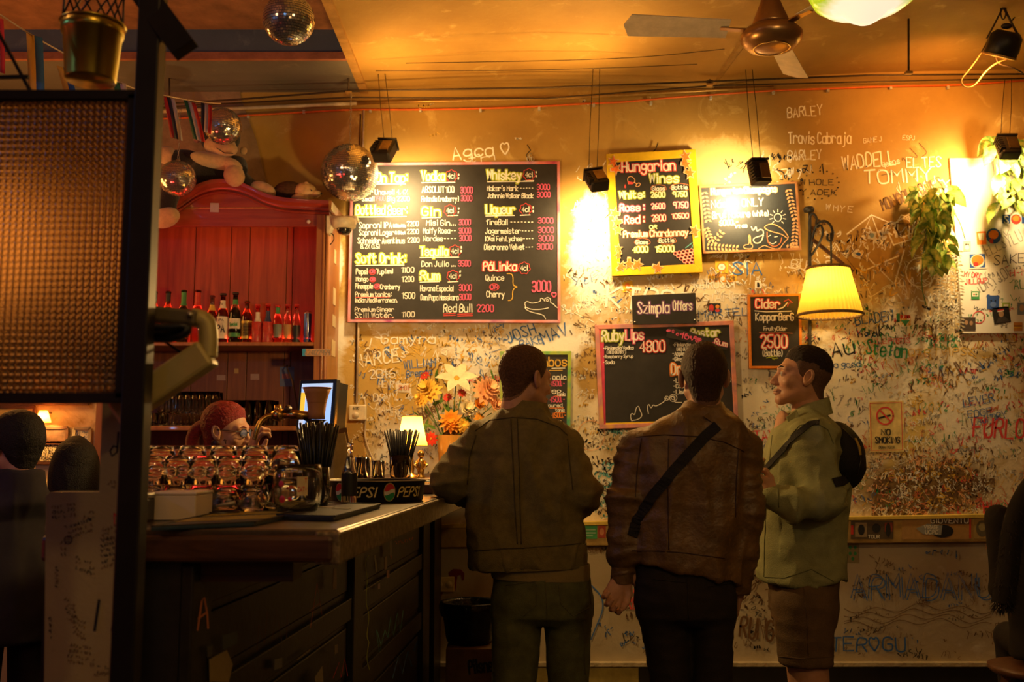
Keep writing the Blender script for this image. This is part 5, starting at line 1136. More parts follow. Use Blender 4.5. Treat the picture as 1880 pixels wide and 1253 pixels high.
for nm, pr in [('cornice', [(0, -.028), (.012, -.028), (.018, -.020), (.018, -.012), (.03, -.004), (.045, .004), (.048, .014), (.048, .026), (.035, .030), (-.06, .030), (-.06, .015), (0, .012)]), ('cornice_bead', [(.0, -.05), (.012, -.05), (.016, -.043), (.012, -.036), (0, -.036)])]:
    v_, f_ = sweep(ap, pr); mkobj(nm, v_, f_, cwr, cup, smooth='auto')
e0 = ap[-1]
MB().prism([(e0.x, CY - .048, e0.z - .03), (e0.x + .015, CY - .03, e0.z - .03), (e0.x + .02, CB, e0.z - .03), (e0.x, CB, e0.z - .03)], (0, 0, .06)).build('cornice_return', cw, cup, bevel=.004)
sticker('small pale paper square stuck on the red arch of the cupboard', 386, 373, 402, 390, (.45, .40, .42), Y=CY - .001, rot=.03)
sticker('number strip with a blue end stuck across the right post of the cupboard', 555, 641, 607, 654, (.62, .36, .20), [('r', (.05, .35, .7), 0, .0, .12, 1)], Y=CY - .016, texts=[('A24122959', 560, 605, 652, 9, 'grey')])
for i, (px, py, w_, h_) in enumerate([(606, 472, 4, 26), (608, 545, 4, 32), (605, 590, 4, 22), (606, 640, 5, 30)]):
    Y_ = 5.9; p = at(px, py, Y_); MB().box((xr + .0018, Y_, p.z), (.002, .06 + .02 * i, h_ * .0032)).build('worn_label', smat((.62, .5, .3)), cup)
lamp('shelf_light', 'AREA', ((xl + xr) / 2, CY + .12, Zc(626)), 2.2, (1, .035, .015), sx=1.15, sy=.10, target=((xl + xr) / 2, CB, Zc(480)))
lamp('shelf_light', 'AREA', ((xl + xr) / 2, CY + .09, Zc(402)), 0.25, (1, .04, .02), sx=1.15, sy=.05, target=((xl + xr) / 2, CB, Zc(500)))
ls = thing('shelf_light_strip', 'red light strip along the bottle shelf of the cupboard', 'light', ((xl + xr) / 2, CB - .05, Zc(628)))
MB().bbox((xl + .08, CB - .05, Zc(628) + .001), (xr - .09, CB - .04, Zc(628) + .010)).build('tube', MATS['red_glow'], ls)
MB().bbox((xl + .08, CB - .055, Zc(628) + .0005), (xr - .09, CB - .035, Zc(628) + .002)).build('base', rub, ls)
# bottles on the lit shelf
ZS = Zc(628); BYY = 5.80; sb = mpp(BYY)
def shelfbottle(name, label, px, ytop, gm_, r, nr, sh, nk, bands, cap=None, texts=()):
    ztop = at(px, ytop, BYY).z
    return bottle(name, label, px, BYY, ZS, ztop - ZS, r, nr, gm_, sh, nk, bands, cap, texts)
redg = glass('red_lit_glass', (.9, .25, .2), .04)  # red of the shelf light put into the glass colour
shelfbottle('beer_bottle', 'dark bottle neck farthest left above the cream arm', 277, 535, darkg, .034, .013, .55, .72, [(.8, .98, blkl, 'neck_foil')])
shelfbottle('beer_bottle', 'second dark bottle neck from the left above the cream arm', 302, 535, darkg, .034, .013, .55, .72, [(.8, .98, blkl, 'neck_foil')])
shelfbottle('beer_bottle', 'bottle with a green foil neck above the cream arm', 331, 533, greeng, .034, .014, .55, .70, [(.70, .99, grnl, 'neck_foil')])
shelfbottle('beer_bottle', 'bottle with a red foil neck above the cream arm', 357, 533, redg, .034, .015, .55, .70, [(.70, .99, redl, 'neck_foil')])
shelfbottle('beer_bottle', 'brown bottle with a small neck label beside the bend of the cream arm', 384, 543, darkg, .034, .013, .52, .72, [(.68, .80, gld, 'neck_label'), (.1, .45, whl, 'label')])
shelfbottle('beer_bottle', 'brown beer bottle with a large white label lettered PA', 404, 540, darkg, .034, .014, .55, .72, [(.09, .53, whl, 'label'), (.70, .86, whl, 'neck_label')], blkl, [('PA', .22, .14, 1.3, 'black'), ('PA', .76, .05, .5, 'black'), ('IPA', .44, .045, .9, 'black')])
shelfbottle('beer_bottle', 'green beer bottle with a round pale label', 427, 538, greeng, .035, .014, .55, .74, [(.28, .48, whl, 'label'), (.12, .2, grnl, 'label_band'), (.76, .86, grnl, 'neck_label')], blkl, [('Special', .34, .06, 1.3, 'green')])
shelfbottle('beer_bottle', 'dark brown bottle with a gold and black oval label', 449, 553, darkg, .033, .013, .60, .76, [(.10, .52, gld, 'label'), (.16, .46, blkl, 'label_centre')], None)
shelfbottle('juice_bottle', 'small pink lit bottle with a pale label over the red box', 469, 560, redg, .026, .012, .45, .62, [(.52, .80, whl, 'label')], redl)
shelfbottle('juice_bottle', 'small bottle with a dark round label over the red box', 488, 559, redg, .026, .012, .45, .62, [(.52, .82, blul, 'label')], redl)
shelfbottle('tonic_bottle', 'small bottle with a grey green label and pink lit glass right of the red box', 506, 562, redg, .026, .012, .58, .74, [(.15, .5, M('label_grey', (.2, .24, .2), .6), 'label'), (.78, .95, grnl, 'neck_label')], redl)
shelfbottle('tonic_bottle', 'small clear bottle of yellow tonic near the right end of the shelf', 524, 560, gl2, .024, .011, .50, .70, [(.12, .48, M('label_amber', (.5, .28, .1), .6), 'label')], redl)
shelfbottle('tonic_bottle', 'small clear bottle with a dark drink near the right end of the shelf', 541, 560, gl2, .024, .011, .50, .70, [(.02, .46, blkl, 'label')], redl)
cz = at(562, 573, BYY).z - ZS; cx_ = (562 - 940) / F * BYY
cn = thing('drink_can', 'slim blue and silver drink can at the right end of the shelf', 'can', (cx_, BYY, ZS))
MB().lathe([(0, 0), (.020, 0), (.024, .006), (.024, cz - .01), (.020, cz), (.018, cz - .002), (0, cz - .003)], (cx_, BYY, ZS + .001), 20).build('can_body', M('can_silver', (.55, .55, .6), .25, .9, var=.05), cn, True)
for a0 in (-2.6, -1.2):
    v_ = []
    for i in range(6):
        a = a0 + i * .16; v_ += [(cx_ + .0244 * math.cos(a), BYY + .0244 * math.sin(a), ZS + .008), (cx_ + .0244 * math.cos(a), BYY + .0244 * math.sin(a), ZS + cz - .012)]
    mkobj('blue_panel', v_, [(2 * i, 2 * i + 2, 2 * i + 3, 2 * i + 1) for i in range(5)], M('can_blue', (.02, .06, .35), .25, .6), cn)
rb = thing('red_glass_crate', 'ribbed glass block lit red in front of the two juice bottles', 'glass block', ((477 - 940) / F * 5.75, 5.75, ZS))
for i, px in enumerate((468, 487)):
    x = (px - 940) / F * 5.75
    MB().lathe([(0, 0), (.027, 0), (.028, .004), (.029, .12), (.026, .12), (.025, .008), (0, .007)], (x, 5.75, ZS + .001), 28, wav=lambda a, z: 1 + .04 * math.cos(12 * a)).build('glass_cell', M('red_lit_frost', (.9, .10, .08), .35, var=.3, scale=60, trans=.5), rb, True)  # cells tinted red to carry the red light of the shelf
# glassware on the lower shelf
ZS2 = Zc(783)
fl_ = MB().lathe([(0, 0), (.028, 0), (.029, .003), (.006, .008), (.005, .06), (.018, .085), (.025, .13), (.023, .20), (.0215, .20), (.0235, .13), (.016, .088), (0, .07)], (0, 0, 0), 16).build('stem_flute', gl2, smooth=True, local=True)
tag(fl_, 'tall stemmed flute among the rows of glasses on the lower cupboard shelf', 'glass', 'flutes on the lower shelf')
k = 0
for row in range(2):
    for i in range(9):
        px = 296 + i * 12.5 + row * 6; Y = 5.78 + .09 * row
        loc = ((px - 940) / F * Y, Y, ZS2 + .001)
        if k == 0: fl_.location = loc; WL[fl_] = Vector(loc)
        else: dup(fl_, loc)
        k += 1
tb_ = MB().lathe([(0, 0), (.026, 0), (.028, .004), (.032, .15), (.030, .15), (.026, .012), (0, .011)], (0, 0, 0), 16, wav=lambda a, z: 1 + .03 * math.cos(8 * a)).build('long_drink_glass', gl2, smooth=True, local=True)
tag(tb_, 'straight long drink glass to the right of the flutes on the lower shelf', 'glass', 'long drink glasses on the lower shelf')
k = 0
for row in range(2):
    for i in range(5):
        px = 418 + i * 19 + row * 8; Y = 5.78 + .09 * row; loc = ((px - 940) / F * Y, Y, ZS2 + .001)
        if k == 0: tb_.location = loc; WL[tb_] = Vector(loc)
        else: dup(tb_, loc)
        k += 1
sh_ = MB().lathe([(0, 0), (.022, 0), (.023, .004), (.028, .075), (.0265, .075), (.021, .01), (0, .009)], (0, 0, 0), 14).build('shot_glass', gl2, smooth=True, local=True)
tag(sh_, 'short glass at the left end of the lower cupboard shelf', 'glass', 'short glasses on the lower shelf')
for i in range(4):
    loc = ((262 + i * 11 - 940) / F * 5.74, 5.74 + .07 * (i % 2), ZS2 + .001)
    if i == 0: sh_.location = loc; WL[sh_] = Vector(loc)
    else: dup(sh_, loc)
for lab, x0, y0, x1, y1, col in [('left small white card on the plank back of the cupboard', 398, 689, 414, 699, (.4, .25, .2)), ('right small white card on the plank back of the cupboard', 460, 687, 476, 698, (.4, .25, .2)), ('blue notice with a red stripe pinned inside the cupboard right side', 514, 674, 540, 710, (.12, .14, .24)), ('brass charm pinned on the cupboard planks', 430, 677, 438, 686, (.5, .3, .08)), ('pale animal shaped cutout on the cupboard planks', 390, 662, 401, 675, (.25, .15, .1))]:
    sticker(lab, x0, y0, x1, y1, col, [('r', (.35, .12, .1), .15, .35, .7, .6)] if 'blue' in lab else [], Y=CB - .021, name='pinned_card')
o = thing('hanging_strap', 'dark strap hanging down inside the right end of the cupboard', 'strap', at(535, 690, 5.95))
MB().tube([at(527, 676, 5.99), at(537, 700, 5.97), at(545, 745, 5.96), at(548, 768, 5.96)], [.006, .010, .010, .006], 8, flat=.4).build('band', M('strap_brown', (.12, .06, .03), .6), o, True)
MB().tube([at(527, 676, 5.99), at(527, 671, 6.04)], .004, 6).build('hook', hk, o, True)
MB().bbox((xl + .05, CY - .01, .05), (xr - .05, CY + .02, Zc(830))).build('base_doors', nose_m, cup, bevel=.004)
# dome camera on the cupboard side
cc_ = thing('security_camera', 'white dome camera on a curved bracket at the cupboard right edge', 'camera', at(630, 410, 5.55))
wp = M('white_plastic', (.72, .62, .44), .4)
q = lambda x, y, Y=5.55: at(x, y, Y)
MB().lathe([(0, .022), (.055, .022), (.068, .014), (.07, 0), (.064, -.03), (.05, -.04), (0, -.04)], q(632, 408), 28).build('housing', wp, cc_, True)
MB().lathe([(.045, 0), (.043, -.016), (.030, -.034), (0, -.043)], q(632, 419), 24).build('dome', M('smoked_dome', (.02, .02, .02), .06, coat=1), cc_, True)
MB().ball(q(630, 425, 5.52), (.012, .008, .012), 10, 8).build('lens', blackp, cc_, True)
MB().prism([q(599, 396), q(655, 396), q(655, 403), q(618, 404), q(608, 414), q(603, 428), q(599, 428)], (0, .09, 0)).build('bracket', wp, cc_, bevel=.004)
MB().tube(chaikin3([q(604, 428, 5.6), q(612, 430, 5.62), q(614, 440, 5.64), q(606, 450, 5.66)]), .003, 6).build('cable', hk, cc_, True)
# ================================================================ plush ape, pig figure
tan = M('tan_plush', (.58, .38, .20), .9, var=.15, scale=40, bump=.5, bscale=220, sheen=.5); blk = M('black_plush', (.012, .010, .012), .95, bump=.6, bscale=200, sheen=.3)
PY = 5.80; sp = mpp(PY)
A = lambda px, py, Y=PY: at(px, py, Y)
ape = thing('plush_ape', 'black and tan plush ape sprawled over the arched top of the cupboard', 'plush toy', A(400, 345))
bd = MB()
bd.ball(A(398, 318), (50 * sp, 34 * sp, 42 * sp), 22, 14).ball(A(404, 250, PY - .03), (38 * sp, 34 * sp, 38 * sp), 22, 14)
bd.tube(chaikin3([A(365, 300), A(345, 290), A(325, 292, PY - .03), A(312, 292, PY - .05)]), 17 * sp, 14)
bd.tube(chaikin3([A(350, 335), A(318, 345, PY - .1), A(305, 365, PY - .22), A(302, 392, PY - .24)]), 20 * sp, 14)
bd.tube(chaikin3([A(430, 325), A(446, 335, PY - .02), A(455, 345, PY - .03), A(470, 352, PY - .04)]), 19 * sp, 14)
bd.tube(chaikin3([A(425, 300), A(440, 300, PY - .06), A(440, 315, PY - .1)]), 15 * sp, 12)
ob = bd.build('body', blk, ape, True)
def fuse(o, vox=.006, smooth=6):
    md = o.modifiers.new('r', 'REMESH'); md.mode = 'VOXEL'; md.voxel_size = vox; md.use_smooth_shade = True
    m2 = o.modifiers.new('s', 'SMOOTH'); m2.iterations = smooth; m2.factor = .5
fuse(ob, .008, 6)
MB().ball(A(404, 268, PY - .13), (30 * sp, 22 * sp, 19 * sp), 20, 12).ball(A(413, 274, PY - .15), (24 * sp, 18 * sp, 14 * sp), 18, 10).build('muzzle', tan, ape, True); fuse(ape.children[-1], .006, 4)
MB().ball(A(394, 296, PY - .11), (46 * sp, 26 * sp, 14 * sp), 20, 12, Matrix.Rotation(.22, 3, 'Y')).ball(A(425, 303, PY - .12), (22 * sp, 20 * sp, 12 * sp), 16, 10, Matrix.Rotation(.4, 3, 'Y')).build('belly', tan, ape, True); fuse(ape.children[-1], .006, 4)
MB().tube([A(398, 272, PY - .205), A(412, 281, PY - .21), A(428, 282, PY - .19)], .003, 6).build('mouth_seam', blk, ape, True)
MB().ball(A(447, 277, PY), (7 * sp, 5 * sp, 8 * sp), 12, 8).ball(A(362, 255, PY), (7 * sp, 5 * sp, 8 * sp), 12, 8).build('ear', tan, ape, True)
for nm, c, r, a in [('hand', A(305, 285, PY - .06), (19, 15, 17), .2), ('hand', A(430, 323, PY - .15), (19, 16, 21), .5), ('foot', A(303, 400, PY - .26), (27, 20, 18), .35), ('foot', A(482, 350, PY - .06), (26, 18, 16), -.35)]:
    m_ = MB().ball(c, tuple(k_ * sp for k_ in r), 20, 12, Matrix.Rotation(-a, 3, 'Y'))
    for j in range(3): m_.ball(c + Vector(((-.6 + .6 * j) * r[0] * .8 * sp, -.35 * r[1] * sp, .35 * r[2] * sp * (1 - abs(j - 1)))), (r[0] * .42 * sp, r[1] * .6 * sp, r[2] * .5 * sp), 12, 8)
    ob = m_.build(nm, tan, ape, True); fuse(ob, .006, 4)
pig = thing('hedgehog_figure', 'brown backed cream faced animal figure lying on the cupboard top beside the plush ape', 'figurine', A(545, 372))
ob = MB().ball(A(532, 352), (30 * sp, 26 * sp, 19 * sp), 22, 14).build('back', M('brown_fur', (.10, .05, .02), .8, var=.6, scale=50, bump=.8, bscale=120, stretch=(1, 1, 4)), pig, True)
ob = MB().ball(A(560, 352, PY - .03), (22 * sp, 18 * sp, 17 * sp), 18, 12).ball(A(580, 356, PY - .04), (10 * sp, 9 * sp, 7 * sp), 14, 10).ball(A(550, 364, PY - .06), (16 * sp, 12 * sp, 8 * sp), 14, 10).build('face', M('cream_ceramic', (.72, .50, .22), .45, var=.3, scale=30), pig, True); fuse(ob, .005, 3)
MB().lathe([(0, -.012), (.016, -.005), (.014, .012), (0, .020)], A(562, 339, PY - .06), 12, sy=.5).build('ear', MATS['cream_ceramic'], pig, True)
MB().ball(A(572, 350, PY - .085), .005, 8, 6).build('eye', blackp, pig, True)
MB().ball(A(590, 356, PY - .045), .007, 8, 6).build('nose', blackp, pig, True)
# ================================================================ mirror balls
mir = M('mirror_tile', (.80, .78, .78), .13, .92, var=.15, scale=80)
core = M('ball_core', (.08, .08, .09), .5)
def mirror_ball(label, px, py, rp, Y, hang, tile=.0105):
    c = at(px, py, Y); r = rp * mpp(Y)
    t = thing('mirror_ball', label, 'disco ball', c)
    MB().ball(c, r * .985, 32, 20).build('core', core, t, True)
    v_, f_ = [], []; rows = max(10, int(PI * r / tile)); g = random.Random(int(px))
    for i in range(rows):
        p0 = PI * i / rows + .0009 / r; p1 = PI * (i + 1) / rows - .0009 / r; pm = (p0 + p1) / 2
        n = max(3, int(2 * PI * r * math.sin(pm) / tile))
        for k in range(n):
            a0 = 2 * PI * k / n + .25 / n; a1 = 2 * PI * (k + 1) / n - .25 / n
            nrm = Vector((math.sin(pm) * math.cos((a0 + a1) / 2), math.sin(pm) * math.sin((a0 + a1) / 2), math.cos(pm)))
            tx_ = Vector((g.gauss(0, .10), g.gauss(0, .10), g.gauss(0, .10)))
            b = len(v_)
            for pp, aa in ((p0, a0), (p1, a0), (p1, a1), (p0, a1)):
                d = Vector((math.sin(pp) * math.cos(aa), math.sin(pp) * math.sin(aa), math.cos(pp)))
                v_.append(tuple(c + d * r + nrm * (tx_.dot(d - nrm) * r * .5)))
            f_.append((b, b + 1, b + 2, b + 3))
    stuff(flat('mirror_tiles', v_, f_, mir, t))
    MB().lathe([(.012, -.004), (.012, .006), (.004, .012), (0, .012)], c + Vector((0, 0, r)), 12).build('cap', M('steel', (.5, .48, .45), .3, 1.0), t, True)
    top_ = c + Vector((0, 0, r + .01)); L_ = hang - top_.z
    if L_ > .02:
        ch = MB(); n = max(2, int(L_ / .022))
        for k in range(n):
            z = top_.z + (k + .5) * L_ / n; a = PI / 2 * (k % 2)
            ch.tube([(top_.x + .005 * math.cos(u) * math.cos(a), top_.y + .005 * math.cos(u) * math.sin(a), z + .014 * math.sin(u)) for u in [2 * PI * j / 8 for j in range(8)]], .0016, 4, closed=True)
        stuff(ch.build('chain', MATS['steel'], t, True))
    return t
mirror_ball('mirror ball hanging at the top of the picture near the beam', 530, 36, 49, 3.7, 3.83)
mirror_ball('mirror ball hanging in front of the plush ape head', 409, 232, 35, 5.45, at(405, 190, 5.45).z)
mirror_ball('mirror ball hanging low in front of the red arch at the left', 326, 328, 34, 5.45, at(323, 200, 5.45).z)
mirror_ball('largest mirror ball on a chain overlapping the corner of the menu board', 642, 317, 54, 5.74, at(640, 172, 5.74).z, .0125)
# ================================================================ rods, pipes and cables under the ceiling
cop = M('orange_cable', (.70, .13, .015), .45); pipe = M('pipe_brass', (.45, .27, .08), .35, .5); dk = M('rod_dark', (.07, .045, .025), .5, .6); wht = M('pipe_white', (.55, .45, .34), .45)
def run(name, label, pts, r, m_, Y, cat='cable', sm=True):
    P = [at(x, y, Y) for x, y in pts]; P = chaikin3(P) if sm else P
    t = thing(name, label, cat, P[0])
    MB().tube(P, r, 8).build('run', m_, t, True)
    return t
r1 = run('ceiling_rod', 'thin dark rod hung level under the ceiling above all the boards', [(262, 193), (420, 184), (640, 167), (1000, 161), (1300, 150), (1600, 138), (1890, 136)], .006, dk, 5.86, 'rod', False)
r2 = run('ceiling_rod', 'second dark rod just below the first, nearer the wall', [(262, 200), (420, 190), (640, 179), (1000, 181), (1300, 158), (1600, 150), (1890, 144)], .005, dk, 5.95, 'rod', False)
r3 = run('conduit_pipe', 'pale pipe that turns brass running along the wall above the menu board', [(262, 206), (655, 190)], .012, wht, 6.07, 'pipe', False)
MB().tube([at(x, y, 6.07) for x, y in [(655, 190), (800, 186), (1030, 181), (1300, 166), (1420, 160)]], .009, 8).build('brass_length', pipe, r3, True)
oc = run('orange_cable', 'sagging orange cable clipped along the wall above the boards', [(270, 219), (440, 213), (560, 206), (640, 201), (760, 202), (900, 199), (1000, 195), (1080, 190), (1140, 188), (1220, 180), (1310, 174), (1420, 166), (1520, 163), (1640, 158), (1760, 157), (1890, 147)], .0062, cop, 6.08)
for px, py in [(456, 214), (558, 206), (680, 204), (772, 203), (882, 203), (990, 200), (1090, 193), (1195, 190), (1305, 180), (1420, 170), (1520, 166), (1635, 161), (1740, 161)]:
    c = at(px, py, 6.085); MB().box(c, (.016, .02, .022)).build('clip', M('clip_plastic', (.5, .48, .42), .4), oc, bevel=.002)
for lab, pts, Y in [('upper thin wire sagging across the ceiling', [(745, 116), (1000, 112), (1180, 106), (1330, 90)], 5.4), ('lower thin wire sagging across the ceiling', [(690, 130), (900, 130), (1100, 126), (1280, 118)], 5.6)]:
    run('ceiling_wire', lab, pts, .0022, dk, Y, 'wire')
vp = run('wall_pipe', 'thin pale pipe running down the wall corner at the left edge of the menu board', [(668, 203), (664, 380), (658, 600), (655, 740)], .007, wht, 6.08, 'pipe', False)
MB().tube([at(x, y, 6.085) for x, y in [(662, 210), (656, 500), (652, 740)]], .004, 6).build('grey_cable', dk, vp, True)
for i, (px, y0, y1, Y, lab) in enumerate([(640, 102, 170, 5.86, 'drop rod from the beam carrying the ceiling rods at the largest mirror ball'), (311, 118, 192, 5.86, 'drop rod from the beam above the bunting'), (1668, 33, 134, 5.3, 'drop rod with a round ceiling plate right of the pendant lamp'), (1303, 150, 156, 5.86, 'short drop rod at the ceiling groin')]):
    t = thing('drop_rod', lab, 'rod', at(px, y1, Y))
    MB().tube([at(px, y0 - 4, Y), at(px, y1, Y)], .006, 8).build('rod', dk, t, True)
    p = at(px, y0, Y); MB().lathe([(0, -.004), (.024, -.004), (.024, .003), (.012, .006), (0, .006)], p, 16).build('ceiling_plate', dk, t, True)
    MB().box(at(px, y1, Y), (.04, .03, .014)).build('clamp', pipe, t, bevel=.003)
# ================================================================ floodlights hung on wires
fdm = M('flood_black', (.035, .028, .022), .45, .4); fgl = M('flood_lens', (.6, .45, .25), .15, var=.2, emit=(1, .62, .25), es=2.0)
FI = [('floodlight hung over the top left corner of the large menu board', (700, 130), .12), ('floodlight hung at the left edge of the wine board', (1095, 125), -.25), ('floodlight hung over the champagne board', (1375, 128), -.08), ('floodlight hung before the notice sheet at the far right', (1851, 146), .03)]
for (fx_, fy_, fY, tg, pw), (lab, up, rl_) in zip(FLOODS, FI):
    c = at(fx_, fy_ + 2, fY); q_ = at(tg[0], tg[1], YW)
    t = thing('hanging_floodlight', lab, 'floodlight', c)
    fwd = (q_ - c).normalized(); side = fwd.cross(Vector((0, 0, 1))).normalized(); up_ = side.cross(fwd)
    R = Matrix((side, fwd, up_)).transposed() @ Matrix.Rotation(rl_, 3, 'Y')
    s2 = mpp(fY); w2, h2 = 18 * s2, 25 * s2
    MB().box(c, (w2 * 2, .075, h2 * 1.8), R).build('housing', fdm, t, bevel=.012)
    for k in range(6): MB().box(c + R @ Vector((-w2 * .92 , -.030 + k * .002, h2 * (-.6 + k * .24))), (w2 * .5, .045, .006), R).build('cooling_fin', fdm, t)
    MB().box(c + R @ Vector((w2 * .25, -.040, 0)), (w2 * 1.1, .012, h2 * 1.2), R).build('back_cover', M('flood_cover', (.25, .17, .09), .32, .9, bump=.4, bscale=40), t, bevel=.004)
    MB().box(c + R @ Vector((0, .0, h2 * .98)), (w2 * 2.1, .085, .012), R).build('visor', fdm, t, bevel=.003)
    MB().box(c + R @ Vector((0, .034, 0)), (w2 * 1.7, .010, h2 * 1.5), R).build('lens', fgl, t, bevel=.002)
    for s3 in (-1, 1):
        a = c + R @ Vector((s3 * w2 * .45, 0, h2))
        b = at(up[0] + s3 * 6, up[1], 5.86); MB().tube([a, a.lerp(b, .5) + Vector((.004 * s3, 0, 0)), b], .0022, 6).build('wire', dk, t, True)
# can spot at the upper right with loops of cable
c = at(1842, 84, 5.2); t = thing('can_spotlight', 'black can spotlight hung on a hook near the ceiling at the upper right corner', 'spotlight', c)
s2 = mpp(5.2); ax = Vector((-.25, .5, -1)).normalized()
MB().lathe([(0, .075), (.06, .075), (.083, .05), (.086, -.05), (.078, -.055), (0, -.05)], c, 28, axis=-ax).build('housing', M('can_black', (.02, .017, .014), .4, .3), t, True)
MB().lathe([(.088, -.05), (.09, -.058), (.084, -.062), (.078, -.055)], c, 28, axis=-ax, cap=False).build('rim', pipe, t, True)
for p0, p1 in [((1812, 70), (1842, 12)), ((1872, 70), (1842, 12))]: MB().tube([at(p0[0], p0[1], 5.2), at(p0[0] * .6 + p1[0] * .4, p0[1] * .4 + 20, 5.2), at(p1[0], p1[1], 5.2)], .009, 8, flat=.5).build('yoke', dk, t, True)
MB().tube([at(1842 + 5 * math.cos(a), 20 + 16 * math.sin(a), 5.2) for a in [2 * PI * k / 12 for k in range(12)]], .004, 6, closed=True).build('carabiner', dk, t, True)
MB().ball(at(1848, 48, 5.18), (.03, .02, .016), 12, 8).build('knob', dk, t, True)
cab = thing('looped_cable', 'pale cable looping from the can spotlight down to the ceiling rods', 'cable', at(1780, 130, 5.3))
for pts in [[(1818, 66), (1800, 100), (1778, 130), (1762, 148), (1772, 162), (1790, 158), (1808, 132), (1830, 114), (1868, 104), (1874, 85), (1862, 60)], [(1828, 105), (1832, 118), (1860, 124), (1878, 134)], [(1842, 22), (1860, 14), (1866, 28), (1856, 40)]]:
    MB().tube(chaikin3([at(x, y, 5.32) for x, y in pts]), .0042, 6).build('strand', M('pale_cable', (.28, .17, .06), .5) if len(pts) > 5 else dk, cab, True)
# ================================================================ ceiling fan
fc_ = at(1416, 68, 4.45); fs_ = mpp(4.45)
fan = thing('ceiling_fan', 'bronze ceiling fan with three still blades left of the glass pendant', 'fan', fc_)
bz = M('fan_bronze', (.34, .17, .06), .3, .8, var=.2, scale=6)
zct = vault(fc_.x, fc_.y)
MB().lathe([(0, -.062), (.05, -.060), (.11, -.048), (.140, -.015), (.142, .01), (.12, .035), (.06, .045), (0, .046)], fc_, 40).build('motor', bz, fan, True)
MB().lathe([(.085, -.0545), (.086, -.0575), (.080, -.058), (.079, -.055)], fc_, 36, cap=False).build('motor_ring', brass, fan, True)
MB().lathe([(.085, .05), (.088, .06), (.035, .20), (.012, .24), (.012, zct - fc_.z)], fc_, 28).build('canopy', bz, fan, True)
for k, a in enumerate((PI + .04, PI / 3 + .08, -PI / 3)):
    d = Vector((math.cos(a), math.sin(a), 0)); n_ = Vector((-d.y, d.x, 0))
    base = fc_ + Vector((0, 0, .03))
    p = [base + d * r + n_ * w_ + Vector((0, 0, .35 * w_ + .02 * r)) for r, w_ in [(.20, -.055), (.66, -.065), (.69, 0), (.66, .065), (.20, .055)]]
    MB().prism(p, (0, 0, .005)).build('blade', M('fan_blade', (.55, .42, .28), .5, var=.2), fan, bevel=.001)
    MB().bar(base + d * .10, base + d * .24 + Vector((0, 0, .005)), .035, .006, up=(0, 0, 1)).build('blade_arm', bz, fan)
# ================================================================ glass pendant
pc = at(1588, 28, 3.4); ps = mpp(3.4)
pd = thing('glass_pendant', 'glowing lime edged white glass pendant lamp at the top right', 'pendant lamp', pc)
m, nt, b = nodes('pendant_glass'); L = nt.links.new
tc = N(nt, 'ShaderNodeTexCoord'); sx_ = N(nt, 'ShaderNodeSeparateXYZ'); L(tc.outputs['Object'], sx_.inputs[0])
ln_ = N(nt, 'ShaderNodeVectorMath', operation='LENGTH'); cb_ = N(nt, 'ShaderNodeCombineXYZ'); L(sx_.outputs[0], cb_.inputs[0]); L(sx_.outputs[1], cb_.inputs[1]); L(cb_.outputs[0], ln_.inputs[0])
nz = N(nt, 'ShaderNodeTexNoise', i_Scale=14.0, i_Detail=4.0, i_Distortion=1.5); L(tc.outputs['Object'], nz.inputs['Vector'])
ad = N(nt, 'ShaderNodeMath', operation='MULTIPLY_ADD'); ad.inputs[1].default_value = .05; L(nz.outputs['Fac'], ad.inputs[0]); L(ln_.outputs['Value'], ad.inputs[2])
rp = N(nt, 'ShaderNodeValToRGB'); e = rp.color_ramp.elements; e[0].position = .135; e[0].color = (1, .80, .56, 1); e[1].position = .19; e[1].color = (.36, .48, .01, 1)
L(ad.outputs[0], rp.inputs[0]); L(rp.outputs[0], b.inputs['Emission Color']); b.inputs['Emission Strength'].default_value = .24; L(rp.outputs[0], b.inputs['Base Color']); b.inputs['Roughness'].default_value = .15
MB().lathe([(0, -.030), (.03, -.027), (.055, -.012), (.075, .008), (.10, .020), (.14, .032), (.175, .058), (.195, .10), (.205, .16), (.200, .16), (.19, .10), (.17, .062), (.10, .03), (0, -.02)], pc, 48).build('glass_bowl', m, pd, True)
MB().ball(pc + Vector((0, 0, .10)), (.05, .05, .06), 16, 10).build('bulb', M('pendant_bulb', (1, .9, .8), .4, var=0, emit=(1, .82, .62), es=5), pd, True)
MB().lathe([(.06, .20), (.05, .22), (.008, .24), (.006, vault(pc.x, pc.y) - pc.z)], pc, 16).build('stem', brass, pd, True)
for k in range(3):
    a = 2 * PI * k / 3; MB().tube([pc + Vector((.2 * math.cos(a), .2 * math.sin(a), .16)), pc + Vector((.05 * math.cos(a), .05 * math.sin(a), .22))], .003, 6).build('hanger', brass, pd, True)
lamp('pendant_light', 'POINT', pc + Vector((0, 0, .12)), 3, (1, .74, .40), r=.06)
# ================================================================ wall lamp with pleated shade
SY = 5.86; scn = thing('wall_lamp', 'wrought iron wall lamp with a pleated yellow shade right of the cider board', 'wall lamp', at(1490, 500, YW - .01))
irn = M('wrought_iron', (.06, .06, .06), .5, .7, bump=.2, bscale=80)
MB().bar(at(1487, 382, YW - .02), at(1487, 640, YW - .02), .018, .012, up=(0, 1, 0)).build('back_bar', irn, scn, bevel=.003)
MB().lathe([(0, -.02), (.03, -.018), (.034, 0), (.025, .012), (0, .014)], at(1485, 384, YW - .06), 16).build('finial', irn, scn, True)
def curl(pts, r): MB().tube(chaikin3([at(x, y, Y) for x, y, Y in pts], 3), r, 8).build('scroll', irn, scn, True)
curl([(1489, 460, 6.07), (1494, 420, 6.04), (1508, 404, 5.98), (1524, 410, 5.92), (1530, 428, 5.88), (1526, 445, 5.86), (1518, 440, 5.86), (1520, 430, 5.86)], .008)
